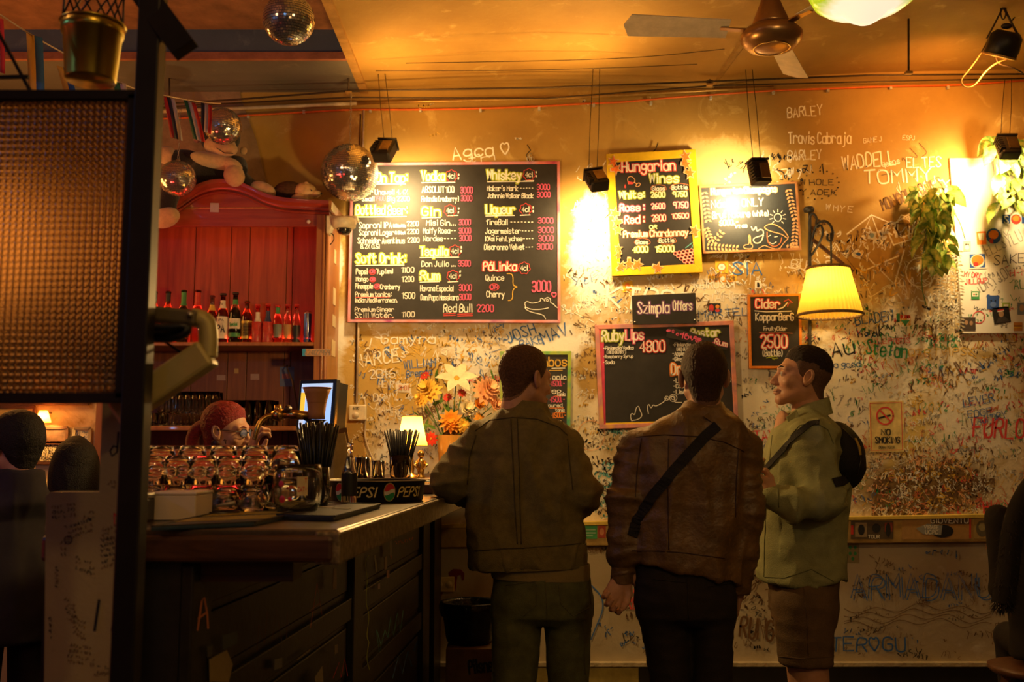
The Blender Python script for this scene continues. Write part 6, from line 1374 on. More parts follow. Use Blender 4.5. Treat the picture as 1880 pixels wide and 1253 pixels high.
curl([(1489, 430, 6.07), (1484, 408, 6.05), (1490, 390, 6.03), (1500, 398, 6.0), (1498, 412, 5.99)], .007)
curl([(1489, 470, 6.07), (1500, 455, 6.0), (1512, 430, 5.95), (1508, 412, 5.94), (1500, 418, 5.94)], .007)
curl([(1525, 428, 5.88), (1526, 460, 5.86), (1526, 492, 5.86)], .006)
curl([(1478, 512, 6.07), (1482, 520, 6.07), (1488, 508, 6.07)], .005)
MB().bar(at(1492, 440, 6.04), at(1566, 500, 5.98), .02, .012, up=(0, 1, 0)).build('brace', nose_m, scn)
sz1, sz0 = at(1528, 492, SY).z, at(1533, 580, SY).z; ss = mpp(SY); cxs = (1529 - 940) / F * SY
plt = lambda a, z: 1 + .03 * math.cos(44 * a)
yshade2 = shade_mat('pleated_shade', (.95, .66, .10), None, 0)
MB().lathe([(58 * ss, 0), (53 * ss, (sz1 - sz0) * .25), (44 * ss, (sz1 - sz0) * .65), (37 * ss, sz1 - sz0)], (cxs, SY, sz0), 176, wav=plt, cap=False).build('shade', yshade2, scn, True)
frm = M('shade_braid', (.22, .14, .06), .8, var=.4, scale=80, bump=.6, bscale=120)
for z, r in ((sz0 + .004, 59 * ss), (sz1 - .004, 37.5 * ss)): MB().tube([(cxs + r * math.cos(2 * PI * i / 48), SY + r * math.sin(2 * PI * i / 48), z) for i in range(48)], .009, 8, closed=True).build('braid_trim', frm, scn, True)
MB().ball((cxs - .03, SY - .02, sz0 + .19), (.026, .026, .034), 14, 10).build('bulb', MATS['bulb_glow'], scn, True)
MB().lathe([(.016, 0), (.018, .05), (0, .06)], (cxs, SY, sz0 + .23), 12).build('lamp_holder', brass, scn, True)
lamp('wall_lamp_light', 'POINT', (cxs - .03, SY - .02, sz0 + .17), .8, (1, .60, .14), r=.03)
# ================================================================ plants
def pothos(name, label, px0, px1, py0, py1, n, Y, seed, vines):
    g = random.Random(seed); t = thing(name, label, 'plant', at((px0 + px1) / 2, py0, Y))
    vm, nt, b = nodes(name + '_leaf'); L = nt.links.new
    tc = N(nt, 'ShaderNodeTexCoord'); nz = N(nt, 'ShaderNodeTexNoise', i_Scale=30.0, i_Detail=3.0); rp = N(nt, 'ShaderNodeValToRGB')
    L(tc.outputs['Object'], nz.inputs['Vector']); L(nz.outputs['Fac'], rp.inputs[0]); L(rp.outputs[0], b.inputs['Base Color'])
    e = rp.color_ramp.elements; e[0].position = .40; e[0].color = (.09, .22, .03, 1); e[1].position = .60; e[1].color = (.50, .52, .12, 1); b.inputs['Roughness'].default_value = .35
    lf = MB(); rows = [(0, .0, .0), (.012, .022, -.002), (.035, .030, -.004), (.062, .024, -.012), (.082, .011, -.022), (.096, 0, -.034)]
    v_ = []
    for l, w_, z in rows: v_ += [(-w_, l, z + .22 * w_), (0, l, z), (w_, l, z + .22 * w_)]
    lf.add(v_, [(3 * i + j, 3 * i + j + 1, 3 * i + j + 4, 3 * i + j + 3) for i in range(5) for j in range(2)])
    l0 = lf.build('leaf', vm, t, True, local=True)
    for i in range(n):
        o = l0 if i == 0 else l0.copy()
        if i: C.objects.link(o)
        v2 = g.random(); px = px0 + (px1 - px0) * (.5 + (g.random() - .5) * (1 - .55 * v2)); py = py0 + (py1 - py0) * v2 ** 1.3
        o.location = at(px, py, Y + g.uniform(-.10, .08)) - WL[t]
        o.rotation_euler = (g.uniform(-1.7, -.5), g.uniform(-.6, .6), g.uniform(-2.6, 2.6) + PI); s_ = g.uniform(.8, 1.45); o.scale = (s_, s_, s_)
    for i, pts in enumerate(vines): MB().tube(chaikin3([at(x, y, Y + .02 * i) for x, y in pts]), .003, 6).build('vine', gm, t, True)
    return t
pothos('trailing_pothos', 'bushy green and yellow trailing plant on the wall left of the notice sheet', 1672, 1762, 342, 480, 100, 5.96, 3, [((1715, 350), (1700, 420), (1690, 520), (1700, 560)), ((1725, 360), (1760, 400), (1772, 440)), ((1710, 350), (1730, 430), (1740, 480))])
pothos('trailing_pothos', 'variegated trailing plant hanging behind the floodlight at the right edge', 1812, 1890, 250, 378, 60, 5.92, 9, [((1860, 250), (1850, 300), (1835, 360)), ((1870, 255), (1880, 320), (1870, 372)), ((1850, 258), (1812, 262))])
dr = thing('dried_garland', 'hanging bunch of pale dried leaf strings below the bushy pothos', 'garland', at(1735, 460, 6.03))
dm = M('dried_leaf', (.66, .60, .46), .8, var=.4, scale=60)
for s3, (x0, x1) in enumerate([(1722, 1716), (1730, 1724), (1738, 1734), (1745, 1744), (1752, 1754), (1758, 1762)]):
    v_, f_ = [], []
    P = [at(x0 + (x1 - x0) * k / 24 + rf.uniform(-1, 1), 455 + k * 6.2, 6.04 - .02 * (s3 % 2)) for k in range(25)]
    m_ = MB().tube(P, .0018, 5)
    for p in P[1:]:
        for sg_ in (-1, 1):
            d = Vector((sg_ * rf.uniform(.016, .032), rf.uniform(-.03, -.005), rf.uniform(-.018, -.004)))
            m_.add([p, p + d * .6 + Vector((0, 0, .006)), p + d, p + d * .6 - Vector((0, 0, .006))], [(0, 1, 2, 3)])
    stuff(m_.build('leaf_string', dm, dr))
# ================================================================ thermostat, socket, bin
th = thing('thermostat', 'white square wall thermostat with a round dial on the pipe beside the till', 'thermostat', at(656, 772, 6.06))
a, b = at(640, 772, 6.04), at(672, 744, 6.04)
MB().bbox((a.x, 6.04, a.z), (b.x, 6.09, b.z)).build('case', wp, th, bevel=.006)
MB().lathe([(0, -.012), (.018, -.012), (.02, 0), (.02, .004)], at(653, 763, 6.04), 20, axis=(0, 1, 0)).build('dial', M('dial_plastic', (.6, .5, .36), .4), th, True)
K = Ink(6.0395); K.text('6:30', 648, 659, 752, 4, 'black', w=1.0, jit=0); [stuff(q_) for q_ in K.build(th)]
MB().tube(chaikin3([at(x, y, 6.07) for x, y in [(655, 745), (664, 728), (672, 738), (671, 780), (669, 800), (676, 825), (690, 855)]]), .005, 8).build('cable', wht, th, True)
so = thing('wall_socket', 'cream double socket splashed with dried red paint low on the wall', 'socket', at(815, 1088, 6.09))
crm = M('socket_cream', (.55, .42, .18), .45)
a, b = at(796, 1088, 6.08), at(834, 1060, 6.08)
MB().bbox((a.x, 6.08, a.z), (b.x, 6.112, b.z)).build('plate', crm, so, bevel=.005)
for px in (806, 824):
    MB().lathe([(.020, -.004), (.022, 0), (.018, .001), (.017, .010), (0, .012)], at(px, 1074, 6.08), 20, axis=(0, 1, 0)).build('outlet', crm, so, True)
    MB().lathe([(0, -.0008), (.0155, -.0008), (.0155, 0)], at(px, 1074, 6.079), 20, axis=(0, 1, 0)).build('outlet_recess', blackp, so, True)
pnt = M('dried_red_paint', (.20, .025, .01), .3)
for pts in [[(823, 1052), (832, 1045), (846, 1046), (853, 1053), (852, 1066), (848, 1066), (846, 1056), (840, 1058), (836, 1086), (833, 1086), (832, 1062), (825, 1058)], [(797, 1090), (814, 1088), (808, 1100), (806, 1140), (803, 1140), (802, 1108), (797, 1100)]]:
    MB().prism([at(x, y, YW + .011) for x, y in pts], (0, -.004, 0)).build('paint_drip', pnt, dw, bevel=.001)
bx = thing('cardboard_box', 'dark cardboard beer box on the floor under the bin bag', 'box', (at(862, 1250, 5.3).x, 5.4, 0))
a, b = at(818, 1253, 5.25), at(908, 1192, 5.25)
MB().bbox((a.x, 5.25, .001), (b.x, 5.6, b.z)).build('carton', M('carton_brown', (.16, .09, .04), .7), bx, bevel=.004)
K = Ink(5.249); K.text('Pilsner', 862, 915, 1238, 24, 'black', w=4, rot=-.12); [stuff(q_) for q_ in K.build(bx)]
bn = thing('waste_bin', 'black waste bin lined with a shiny black bag standing on the cardboard box', 'bin', (at(862, 1192, 5.4).x, 5.42, b.z))
bagm = M('bin_bag', (.008, .008, .009), .22, bump=.7, bscale=30)
h_ = at(862, 1112, 5.3).z - b.z
wv = lambda a_, z: 1 + .03 * math.sin(7 * a_ + z * 30) + .015 * math.sin(17 * a_)
MB().lathe([(0, .001), (.115, .001), (.125, .02), (.138, h_ * .6), (.150, h_ - .02), (.158, h_), (.150, h_ + .006), (.140, h_ - .01), (.128, h_ * .5), (0, .02)], (at(862, 1192, 5.4).x, 5.42, b.z), 48, wav=wv).build('bag_lining', bagm, bn, True)
MB().lathe([(.150, h_ - .07), (.160, h_ - .035), (.161, h_ - .02), (.157, h_ - .006)], (at(862, 1192, 5.4).x, 5.42, b.z), 48, wav=wv, cap=False).build('bag_cuff', bagm, bn, True)
# ================================================================ left foreground: post, glass screen, bucket, bunting
FY = 1.90
steel_b = M('black_steel', (.010, .008, .007), .45, .3, var=.3)
X9 = lambda px, Y=FY: (px - 940) / F * Y
po = thing('steel_post', 'dark square steel post standing in the left foreground', 'post', (-.715, FY, 0))
MB().bbox((-.737, FY - .022, 0), (-.693, FY + .022, 2.75)).build('upright', steel_b, po, bevel=.003)
MB().bar(at(268, -6, FY), at(340, 92, FY - .02), .05, .03, up=(0, 1, 0)).build('brace', steel_b, po)
MB().bbox((-.742, FY - .027, 0), (-.688, FY + .027, .03)).build('foot_plate', steel_b, po)
zt, zb2 = at(120, 177, FY).z, at(120, 731, FY).z
gs = thing('glass_screen', 'framed pane of reeded amber glass fixed to the foreground post', 'screen', (-.95, FY, zb2))
for nm, z in (('top_bar', zt), ('bottom_bar', zb2)): MB().bbox((-1.25, FY - .012, z - .010), (-.737, FY + .012, z + .010)).build(nm, steel_b, gs, bevel=.002)
MB().bbox((-.752, FY - .012, zb2), (-.737, FY + .012, zt)).build('side_bar', steel_b, gs)
m, nt, b = nodes('reeded_glass')
b.inputs['Base Color'].default_value = (.12, .08, .045, 1); b.inputs['Transmission Weight'].default_value = 1; b.inputs['Roughness'].default_value = .22; b.inputs['IOR'].default_value = 1.35
cell = .0125; nxg = int((1.25 - .752) / cell); nzg = int((zt - zb2 - .02) / cell); R4 = 4
v_ = []; f_ = []
for j in range(nzg * R4 + 1):
    for i in range(nxg * R4 + 1):
        u, v2 = i / R4, j / R4
        d = .0022 * abs(math.sin(PI * u)) ** .6 * abs(math.sin(PI * v2)) ** .6
        v_.append((-.752 - cell * u, FY - .002 - d, zb2 + .010 + (zt - zb2 - .02) * v2 / nzg))
W_ = nxg * R4 + 1
for j in range(nzg * R4):
    for i in range(nxg * R4): f_.append((j * W_ + i, j * W_ + i + 1, (j + 1) * W_ + i + 1, (j + 1) * W_ + i))
o = flat('glass_pane', v_, f_, m, gs)
sm_ = o.modifiers.new('thick', 'SOLIDIFY'); sm_.thickness = .004; sm_.offset = 1
# bucket on wire lattice
BKY = 2.05; bk = mpp(BKY); bc = at(166, 150, BKY)
bu = thing('hanging_bucket', 'brass bucket hung from a wire lattice at the top left', 'bucket', bc)
brb = M('bucket_brass', (.50, .38, .06), .28, 1.0, var=.15, scale=4)
hb = 112 * bk
MB().lathe([(0, 0), (44 * bk, 0), (46 * bk, .004), (53 * bk, hb * .80), (56 * bk, hb * .82), (59 * bk, hb), (56 * bk, hb), (50 * bk, hb * .8), (43 * bk, .006), (0, .006)], bc, 40).build('pail', brb, bu, True)
MB().tube([bc + Vector((58 * bk * math.cos(2 * PI * k / 40), 58 * bk * math.sin(2 * PI * k / 40), hb)) for k in range(40)], .003, 8, closed=True).build('rim', brb, bu, True)
for k in range(8):
    a = 2 * PI * k / 8
    MB().tube([bc + Vector((57 * bk * math.cos(a), 57 * bk * math.sin(a), hb)), bc + Vector((57 * bk * math.cos(a + .8), 57 * bk * math.sin(a + .8), hb + .09)), bc + Vector((.02 * math.cos(a + 1.6), .02 * math.sin(a + 1.6), hb + .22))], .0022, 6).build('hanger_wire', steel_b, bu, True)
    MB().tube([bc + Vector((57 * bk * math.cos(a), 57 * bk * math.sin(a), hb)), bc + Vector((57 * bk * math.cos(a - .8), 57 * bk * math.sin(a - .8), hb + .09)), bc + Vector((.02 * math.cos(a - 1.6), .02 * math.sin(a - 1.6), hb + .22))], .0022, 6).build('hanger_wire', steel_b, bu, True)
MB().tube([bc + Vector((0, 0, hb + .22)), bc + Vector((0, 0, 3.82 - bc.z))], .003, 6).build('hook', steel_b, bu, True)
lt = thing('wire_lattice', 'dark wire strut and bar resting on the glass screen at the far left', 'lattice', at(30, 170, FY))
MB().bar(at(-8, 50, FY + .03), at(58, 172, FY + .03), .006, .006, up=(0, 1, 0)).build('strut', steel_b, lt)
MB().bar(at(-40, 143, FY + .03), at(52, 141, FY + .03), .007, .007, up=(0, 1, 0)).build('bar', steel_b, lt)
# bunting
bt_ = thing('flag_bunting', 'string of small striped flags slung from the upper left to the mirror ball', 'bunting', at(230, 160, 4.2))
sp_ = [(-10, 20, 3.3), (60, 66, 3.5), (110, 94, 3.7), (232, 160, 4.0), (285, 172, 4.3), (345, 184, 4.6), (395, 190, 4.9), (405, 190, 5.05)]
MB().tube(chaikin3([at(*p) for p in sp_]), .003, 6).build('string', M('flag_string', (.5, .35, .25), .7), bt_, True)
FC = {'y': (.65, .33, .03), 'b': (.04, .14, .28), 'w': (.62, .52, .44), 'r': (.60, .03, .02), 'g': (.03, .16, .06), 'k': (.03, .03, .04)}
def flag(x, y, wd, h, Y, cols, lean, curl_):
    o = None; n = len(cols)
    for k, c_ in enumerate(cols):
        v_ = []; f_ = []
        for i in range(9):
            t = i / 8
            for j in range(3):
                u = (k + j / 2) / n
                px = x + wd * u + lean * t + curl_ * math.sin(t * 2.4) * 3; py = y + u * wd * .32 + h * t
                v_.append(tuple(at(px, py, Y + .03 * math.sin(t * 3 + u * 2.5) * curl_ - .02 * u)))
        f_ = [(3 * i + j, 3 * i + j + 1, 3 * i + j + 4, 3 * i + j + 3) for i in range(8) for j in range(2)]
        fm = M('flag_' + c_, FC[c_], .75, var=.1)
        if o is None: o = mkobj('flag', v_, f_, fm, bt_, True); q_ = o
        else: q_ = mkobj('stripe', v_, f_, fm, o, True)
        s2 = q_.modifiers.new('thick', 'SOLIDIFY'); s2.thickness = .0008
for a in [(-12, 30, 18, 100, 3.4, 'wr', 2, .5), (48, 60, 30, 112, 3.5, 'yb', 3, .4), (104, 120, 24, 60, 3.75, 'yb', 14, .5), (168, 132, 22, 40, 3.85, 'rw', 6, .4), (207, 146, 24, 60, 4.0, 'gw', 8, .3), (272, 172, 14, 74, 4.25, 'w', 2, .2), (299, 176, 22, 76, 4.4, 'rkw', 13, .6), (337, 183, 22, 72, 4.6, 'gwr', 17, .5), (369, 188, 20, 52, 4.8, 'kwr', -2, .4)]: flag(*a)
# jointed arm behind the post
AY = 1.99; arm = thing('jointed_arm', 'cream enamel jointed metal arm reaching out from behind the post', 'arm', at(300, 640, AY))
cre = M('cream_enamel', (.46, .38, .14), .45, .2, var=.2, scale=6)
MB().bar(at(225, 572, AY), at(366, 586, AY), .030, .05, up=(0, 1, 0)).build('upper_arm', M('arm_brown', (.13, .10, .05), .5), arm, bevel=.006)
MB().tube(chaikin3([at(352, 583, AY), at(378, 588, AY), at(383, 612, AY), at(381, 655, AY)], 3), .019, 14).build('elbow', cre, arm, True)
MB().tube([at(365, 624, AY), at(394, 624, AY)], .004, 8).build('joint_seam', steel_b, arm, True)
MB().bar(at(384, 648, AY), at(215, 762, AY), .058, .05, up=(0, 1, 0)).build('lower_arm', cre, arm, bevel=.008)
MB().tube(chaikin3([at(230, 600, AY - .03), at(300, 605, AY - .04), at(352, 598, AY - .03), at(330, 622, AY - .03), at(250, 618, AY)]), .016, 10, flat=.6).build('black_grip', blackp, arm, True)
MB().tube(chaikin3([at(290, 618, AY), at(320, 640, AY), at(346, 656, AY)]), .003, 6).build('cable', steel_b, arm, True)
MB().ball(at(349, 578, AY - .03), .006, 10, 6).build('bolt', sc_m, arm, True)
# partition wall with scribbles at the lower left, and the room beyond
PYW = 2.13
sv_m = plaster('partition_plaster', [(.40, .32, .16), (.33, .25, .11), (.46, .38, .20)])
pw_ = MB().prism([at(x, y, PYW) for x, y in [(78, 1600), (84, 912), (92, 904), (182, 904), (188, 735), (190, 560), (238, 560), (236, 1600)]], (0, .05, 0)).build('wall_partition', sv_m); struct(pw_)
K = Ink(PYW - .0015); T5 = lambda x, y: (x * .4573, 680 + y * .4573)
for pts, wd in [([(475, 250), (470, 330), (450, 345), (442, 325), (455, 305), (472, 310)], 3.4), ([(398, 925), (380, 1045)], 5), ([(468, 930), (450, 1045)], 4.5)]: K.poly([[T5(x, y) for x, y in pts]], 'black', wd)
K.poly([[T5(x, y) for x, y in [(458, 575), (482, 600), (460, 625), (458, 575)]]], 'red', 2)
q_ = T5(274, 682); K.circ(q_[0], q_[1], 7, 7, 'black', 1.6); K.poly([[(q_[0] - 4, q_[1] - 1), (q_[0] + 4, q_[1] - 1)], [(q_[0] - 4, q_[1] + 3), (q_[0] + 4, q_[1] + 3)]], 'black', 1.2)
g5 = random.Random(15)
for x, y, wd, n, rot in [(205, 555, 60, 3, 0), (265, 545, 40, 3, 0), (330, 575, 50, 2, .1), (260, 640, 120, 3, -.3), (300, 755, 85, 3, .35), (405, 690, 70, 6, -.25), (255, 920, 60, 4, .7), (290, 990, 60, 4, .6), (270, 1110, 110, 4, .15), (220, 790, 20, 4, 1.4), (390, 1200, 60, 2, 0), (350, 1230, 80, 1, 0), (410, 650, 60, 3, -.3), (240, 700, 30, 3, 0), (430, 460, 40, 2, -.2), (190, 1000, 20, 4, .8)]:
    for k in range(n):
        a = T5(x, y + k * 22); K.poly(scribble(a[0], a[1], wd * .4573, 6.5, g5, rot), g5.choice(['black', 'brown', 'brown']), 1.1)
for col, (v_, f_) in K.d.items(): stuff(flat(col + '_graffiti', v_, f_, INK[col], pw_))
# far corner: small lit lamp, framed pictures, curtain of dark cloth
def hung(name, lab, cat, x0, y0, x1, y1, m_, fm=None, Y=YW - .02):
    a, b = at(x0, y1, Y), at(x1, y0, Y); t = thing(name, lab, cat, ((a.x + b.x) / 2, Y, a.z))
    MB().bbox((a.x, Y, a.z), (b.x, Y + .015, b.z)).build('sheet', m_, t)
    for p, q2 in [((a.x, a.z), (b.x, a.z)), ((a.x, b.z), (b.x, b.z)), ((a.x, a.z), (a.x, b.z)), ((b.x, a.z), (b.x, b.z))]:
        MB().bar((p[0], Y, p[1]), (q2[0], Y, q2[1]), .018, .018, up=(0, 1, 0)).build('frame_side', fm or nose_m, t)
    return t
hung('framed_picture', 'dark framed picture on the far wall below the small orange lamp', 'picture', 66, 786, 124, 812, M('picture_dark', (.10, .06, .04), .4, var=.6, scale=20))
t = hung('framed_picture', 'white paper with blue writing on the far wall beside the partition', 'picture', 135, 787, 166, 830, M('paper_white', (.7, .66, .56), .6), M('thin_frame', (.4, .36, .28), .6))
K = Ink(YW - .0215)
for k in range(8): K.poly(scribble(138, 796 + k * 4.5, 25, 4, g5, 0), 'blue', .8)
[stuff(q2) for q2 in K.build(t)]
t = hung('framed_picture', 'pale patterned panel with black scribbles behind the two dark figures', 'picture', 40, 814, 120, 850, M('paper_grey', (.45, .40, .30), .6))
K = Ink(YW - .0215)
for k in range(7): K.poly(scribble(44, 820 + k * 4.8, 70, 5, g5, 0), 'black', 1.2)
[stuff(q2) for q2 in K.build(t)]
hung('framed_picture', 'ochre framed panel at the far left edge of the far wall', 'picture', -40, 748, 64, 772, M('panel_ochre', (.5, .36, .14), .5, var=.4, scale=12))
fl = thing('far_wall_lamp', 'small orange wall lamp glowing on the far wall at the left', 'wall lamp', at(79, 775, 6.0))
p = at(79, 776, 6.0)
MB().lathe([(.045, 0), (.03, .05), (.022, .07)], p, 18, cap=False).build('shade', shade_mat('orange_shade', (.9, .42, .08), None, 0), fl, True)
MB().ball(p + Vector((0, 0, .03)), (.016, .016, .02), 10, 8).build('bulb', MATS['bulb_glow'], fl, True)
MB().tube([p + Vector((0, 0, .06)), p + Vector((0, .1, .06))], .006, 8).build('arm', brass, fl, True)
lamp('far_wall_lamp_light', 'POINT', p + Vector((0, -.02, .03)), 3.2, (1, .45, .08), r=.02)
lamp('far_room_lamp', 'POINT', at(-60, 440, 5.3), 9, (1, .40, .08), r=.35)
sticker_dummy = None
# ================================================================ figures: signed distance fields meshed by surface nets
def surfnet(fn, lo, hi, h):
    lo = np.array(lo, dtype=np.float32); hi = np.array(hi, dtype=np.float32)
    n = np.maximum(4, np.ceil((hi - lo) / h).astype(int) + 1)
    ax = [lo[i] + h * np.arange(n[i], dtype=np.float32) for i in range(3)]
    G = np.stack(np.meshgrid(*ax, indexing='ij'), -1)
    D = fn(G).astype(np.float32)
    ins = D < 0
    c = [ins[a:n[0] - 1 + a, b:n[1] - 1 + b, d:n[2] - 1 + d] for a in (0, 1) for b in (0, 1) for d in (0, 1)]
    cnt = sum(x.astype(np.int8) for x in c); act = (cnt > 0) & (cnt < 8)
    idx = np.argwhere(act); K_ = len(idx)
    acc = np.zeros((K_, 3), np.float32); num = np.zeros(K_, np.float32)
    off = [(a, b, d) for a in (0, 1) for b in (0, 1) for d in (0, 1)]
    for i, A_ in enumerate(off):
        for j in range(i + 1, 8):
            B_ = off[j]
            if sum(abs(A_[k] - B_[k]) for k in range(3)) != 1: continue
            da = D[idx[:, 0] + A_[0], idx[:, 1] + A_[1], idx[:, 2] + A_[2]]; db = D[idx[:, 0] + B_[0], idx[:, 1] + B_[1], idx[:, 2] + B_[2]]
            cr = (da < 0) != (db < 0); t = np.where(cr, da / np.where(cr, da - db, 1), 0)
            P = np.array(A_, np.float32) + t[:, None] * (np.array(B_, np.float32) - np.array(A_, np.float32))
            acc += np.where(cr[:, None], P, 0); num += cr
    V = lo + h * (idx + acc / num[:, None])
    vid = -np.ones(act.shape, np.int64); vid[act] = np.arange(K_)
    Fs = []
    for a in range(3):
        b, d = (a + 1) % 3, (a + 2) % 3
        s0 = [slice(None)] * 3; s1 = [slice(None)] * 3; s0[a] = slice(0, -1); s1[a] = slice(1, None)
        i0 = ins[tuple(s0)]; i1 = ins[tuple(s1)]
        e = np.argwhere(i0 != i1); e = e[(e[:, b] > 0) & (e[:, d] > 0) & (e[:, b] < n[b] - 1) & (e[:, d] < n[d] - 1)]
        fl_ = i0[e[:, 0], e[:, 1], e[:, 2]]
        q = []
        for ob, od in ((-1, -1), (0, -1), (0, 0), (-1, 0)):
            k = e.copy(); k[:, b] += ob; k[:, d] += od; q.append(vid[k[:, 0], k[:, 1], k[:, 2]])
        q = np.stack(q, 1); q[~fl_] = q[~fl_][:, ::-1]; Fs.append(q)
    return V, np.concatenate(Fs)
def smin(a, b, k):
    h = np.clip(.5 + .5 * (b - a) / k, 0, 1); return b * (1 - h) + a * h - k * h * (1 - h)
def smax(a, b, k): return -smin(-a, -b, k)
def cone(P, a, b, ra, rb):
    a = np.array(a, np.float32); b = np.array(b, np.float32); d = b - a
    t = np.clip(((P - a) @ d) / max(1e-9, float(d @ d)), 0, 1)
    return np.linalg.norm(P - a - t[..., None] * d, axis=-1) - (ra + (rb - ra) * t)
def chain(P, pts, rs, k=.02):
    r = None
    for i in range(len(pts) - 1):
        c_ = cone(P, pts[i], pts[i + 1], rs[i], rs[i + 1]); r = c_ if r is None else smin(r, c_, k)
    return r
def ell(P, c, r):
    q = (P - np.array(c, np.float32)) / np.array(r, np.float32); l = np.linalg.norm(q, axis=-1)
    return (l - 1) * l / np.maximum(1e-6, np.linalg.norm(q / np.array(r, np.float32), axis=-1))
def zloft(P, rings, yaw=0.0, p=2.4):
    """rings: (z, cx, cy, half width, half depth); horizontal superellipses"""
    R_ = sorted(rings); z = np.array([r[0] for r in R_]); Z = P[..., 2]
    f = [np.interp(Z, z, [r[i] for r in R_]) for i in range(1, 5)]
    x, y = P[..., 0] - f[0], P[..., 1] - f[1]; c_, s_ = math.cos(yaw), math.sin(yaw)
    u, v = (x * c_ + y * s_) / f[2], (-x * s_ + y * c_) / f[3]
    l = (np.abs(u) ** p + np.abs(v) ** p) ** (1 / p)
    d = (l - 1) * np.minimum(f[2], f[3])
    return np.maximum(d, np.maximum(z[0] - Z, Z - z[-1]))
def head_sdf(P, neck=True, female=0, ears=True):
    x, y, z = P[..., 0], P[..., 1], P[..., 2]; ax_ = np.abs(x); S = np.stack([ax_, y, z], -1)
    d = ell(P, (0, -.014, .036), (.0745, .096, .084))
    d = smin(d, ell(P, (0, .030, -.020), (.060, .066, .082)), .03)
    d = smin(d, cone(S, (.050, .002, -.055), (.020, .070, -.098), .020, .017), .03)
    d = smin(d, ell(P, (0, .074, -.098), (.023, .020, .017)), .02)
    d = smin(d, cone(S, (.012, .088, .026), (.042, .074, .026), .012, .011), .016)
    d = smax(d, -ell(S, (.031, .104, .006), (.019, .018, .012)), .012)
    d = smin(d, ell(S, (.031, .080, .003), (.0135, .0125, .0125)), .006)
    d = smin(d, ell(S, (.046, .062, -.028), (.018, .018, .016)), .02)
    d = smin(d, cone(P, (0, .090, .012), (0, .114, -.032), .0080, .0105), .012)
    d = smin(d, ell(S, (.0100, .103, -.037), (.0080, .010, .0075)), .008)
    d = smin(d, ell(P, (0, .092, -.064), (.024, .013, .0065)), .008)
    d = smin(d, ell(P, (0, .091, -.075), (.021, .013, .0075)), .007)
    if ears:
        q = (S - np.array((.080, -.008, -.002), np.float32)) / 1.06; ca, sa = math.cos(.25), math.sin(.25)
        qe = np.stack([q[..., 0] * .94 + q[..., 1] * .34, q[..., 1] * .94 - q[..., 0] * .34, q[..., 2]], -1)
        qe = np.stack([qe[..., 0], qe[..., 1] * ca + qe[..., 2] * sa, qe[..., 2] * ca - qe[..., 1] * sa], -1)
        e = ell(qe, (.003, 0, 0), (.0095, .0185, .032)); e = smax(e, -ell(qe, (.008, .003, .004), (.007, .0105, .019)), .004)
        e = smin(e, ell(qe, (.001, .002, -.026), (.0055, .009, .008)), .006)
        d = smin(d, e, .006)
    if neck: d = smin(d, cone(P, (0, -.030, -.05), (0, -.055, -.20), .054, .060), .03)
    return d
HAIRLINE = dict(crop=([-.13, -.085, -.055, -.02, .005, .03, .045, .065, .08, .12], [-.088, -.084, -.062, -.012, -.008, .012, .040, .062, .072, .085]),
                fade=([-.13, -.085, -.055, -.02, .02, .04, .06, .08, .12], [.02, .022, .030, .044, .050, .050, .060, .072, .085]),
                stub=([-.13, -.085, -.055, -.02, .005, .03, .042, .06, .08, .12], [-.102, -.098, -.074, -.022, -.016, .008, .044, .064, .074, .09]))
def hair_sdf(P, kind, thick, top=0.0):
    d = head_sdf(P, True, ears=False); x, y, z = P[..., 0], P[..., 1], P[..., 2]
    line = np.interp(y, *HAIRLINE[kind]); edge = (z - line)
    t = thick * np.clip(.06 + edge / .045, .06, 1) + top * np.clip(z - .06, 0, .06) / .06
    return smax(d - t, -edge, .004)
def frame(fwd, pitch=0.0, roll=0.0):
    f = Vector((fwd[0], fwd[1], 0)).normalized(); s_ = f.cross(Vector((0, 0, 1)))
    R = Matrix((s_, f, Vector((0, 0, 1)))).transposed()
    return R @ Matrix.Rotation(pitch, 3, 'X') @ Matrix.Rotation(roll, 3, 'Y')
def to_world(V, R, c): return V @ np.array(R).T.astype(np.float32) + np.array(c, np.float32)
def hand_sdf(P, curl=.5, thumb=.5, spread=.10):
    """right hand: wrist at the origin, fingers along +Y, palm faces -Z, thumb on -X"""
    d = smin(cone(P, (0, -.03, 0), (0, .012, 0), .024, .026), ell(P, (0, .048, 0), (.039, .050, .016)), .02)
    ln = [.072, .080, .075, .058]
    for i in range(4):
        bx = -.029 + .0195 * i; by = .085 + (.004, .008, .005, -.004)[i]
        a0 = (i - 1.5) * -spread; c_ = curl * (1 + .10 * i)
        p = np.array((bx, by, 0.0)); pts = [np.array((bx * .8, .045, 0.0)), p]; ang = c_ * .5
        for s_, f_ in zip((.45, .31, .24), (1, .95, .7)):
            dirv = np.array((math.sin(-a0) * math.cos(ang), math.cos(ang) * math.cos(a0), -math.sin(ang)))
            p = p + dirv * ln[i] * s_; pts.append(p); ang += c_ * f_
        d = smin(d, chain(P, pts, [.011, .0098, .0088, .0080, .0070], .004), .005)
    tp = [(-.022, .012, -.004), (-.044, .038, -.010 - .012 * thumb), (-.052, .066, -.016 - .022 * thumb), (-.046 + .01 * thumb, .092, -.020 - .030 * thumb)]
    return smin(d, chain(P, tp, [.017, .0125, .0105, .0082], .006), .010)
class Body:
    def __init__(s): s.V = []; s.F = []; s.n = 0
    def add(s, V, F_): s.F.append(F_ + s.n); s.V.append(V); s.n += len(V)
    def build(s, name, mat, parent):
        V = np.concatenate(s.V); F_ = np.concatenate(s.F)
        return npmesh(name, V, F_, mat, parent)
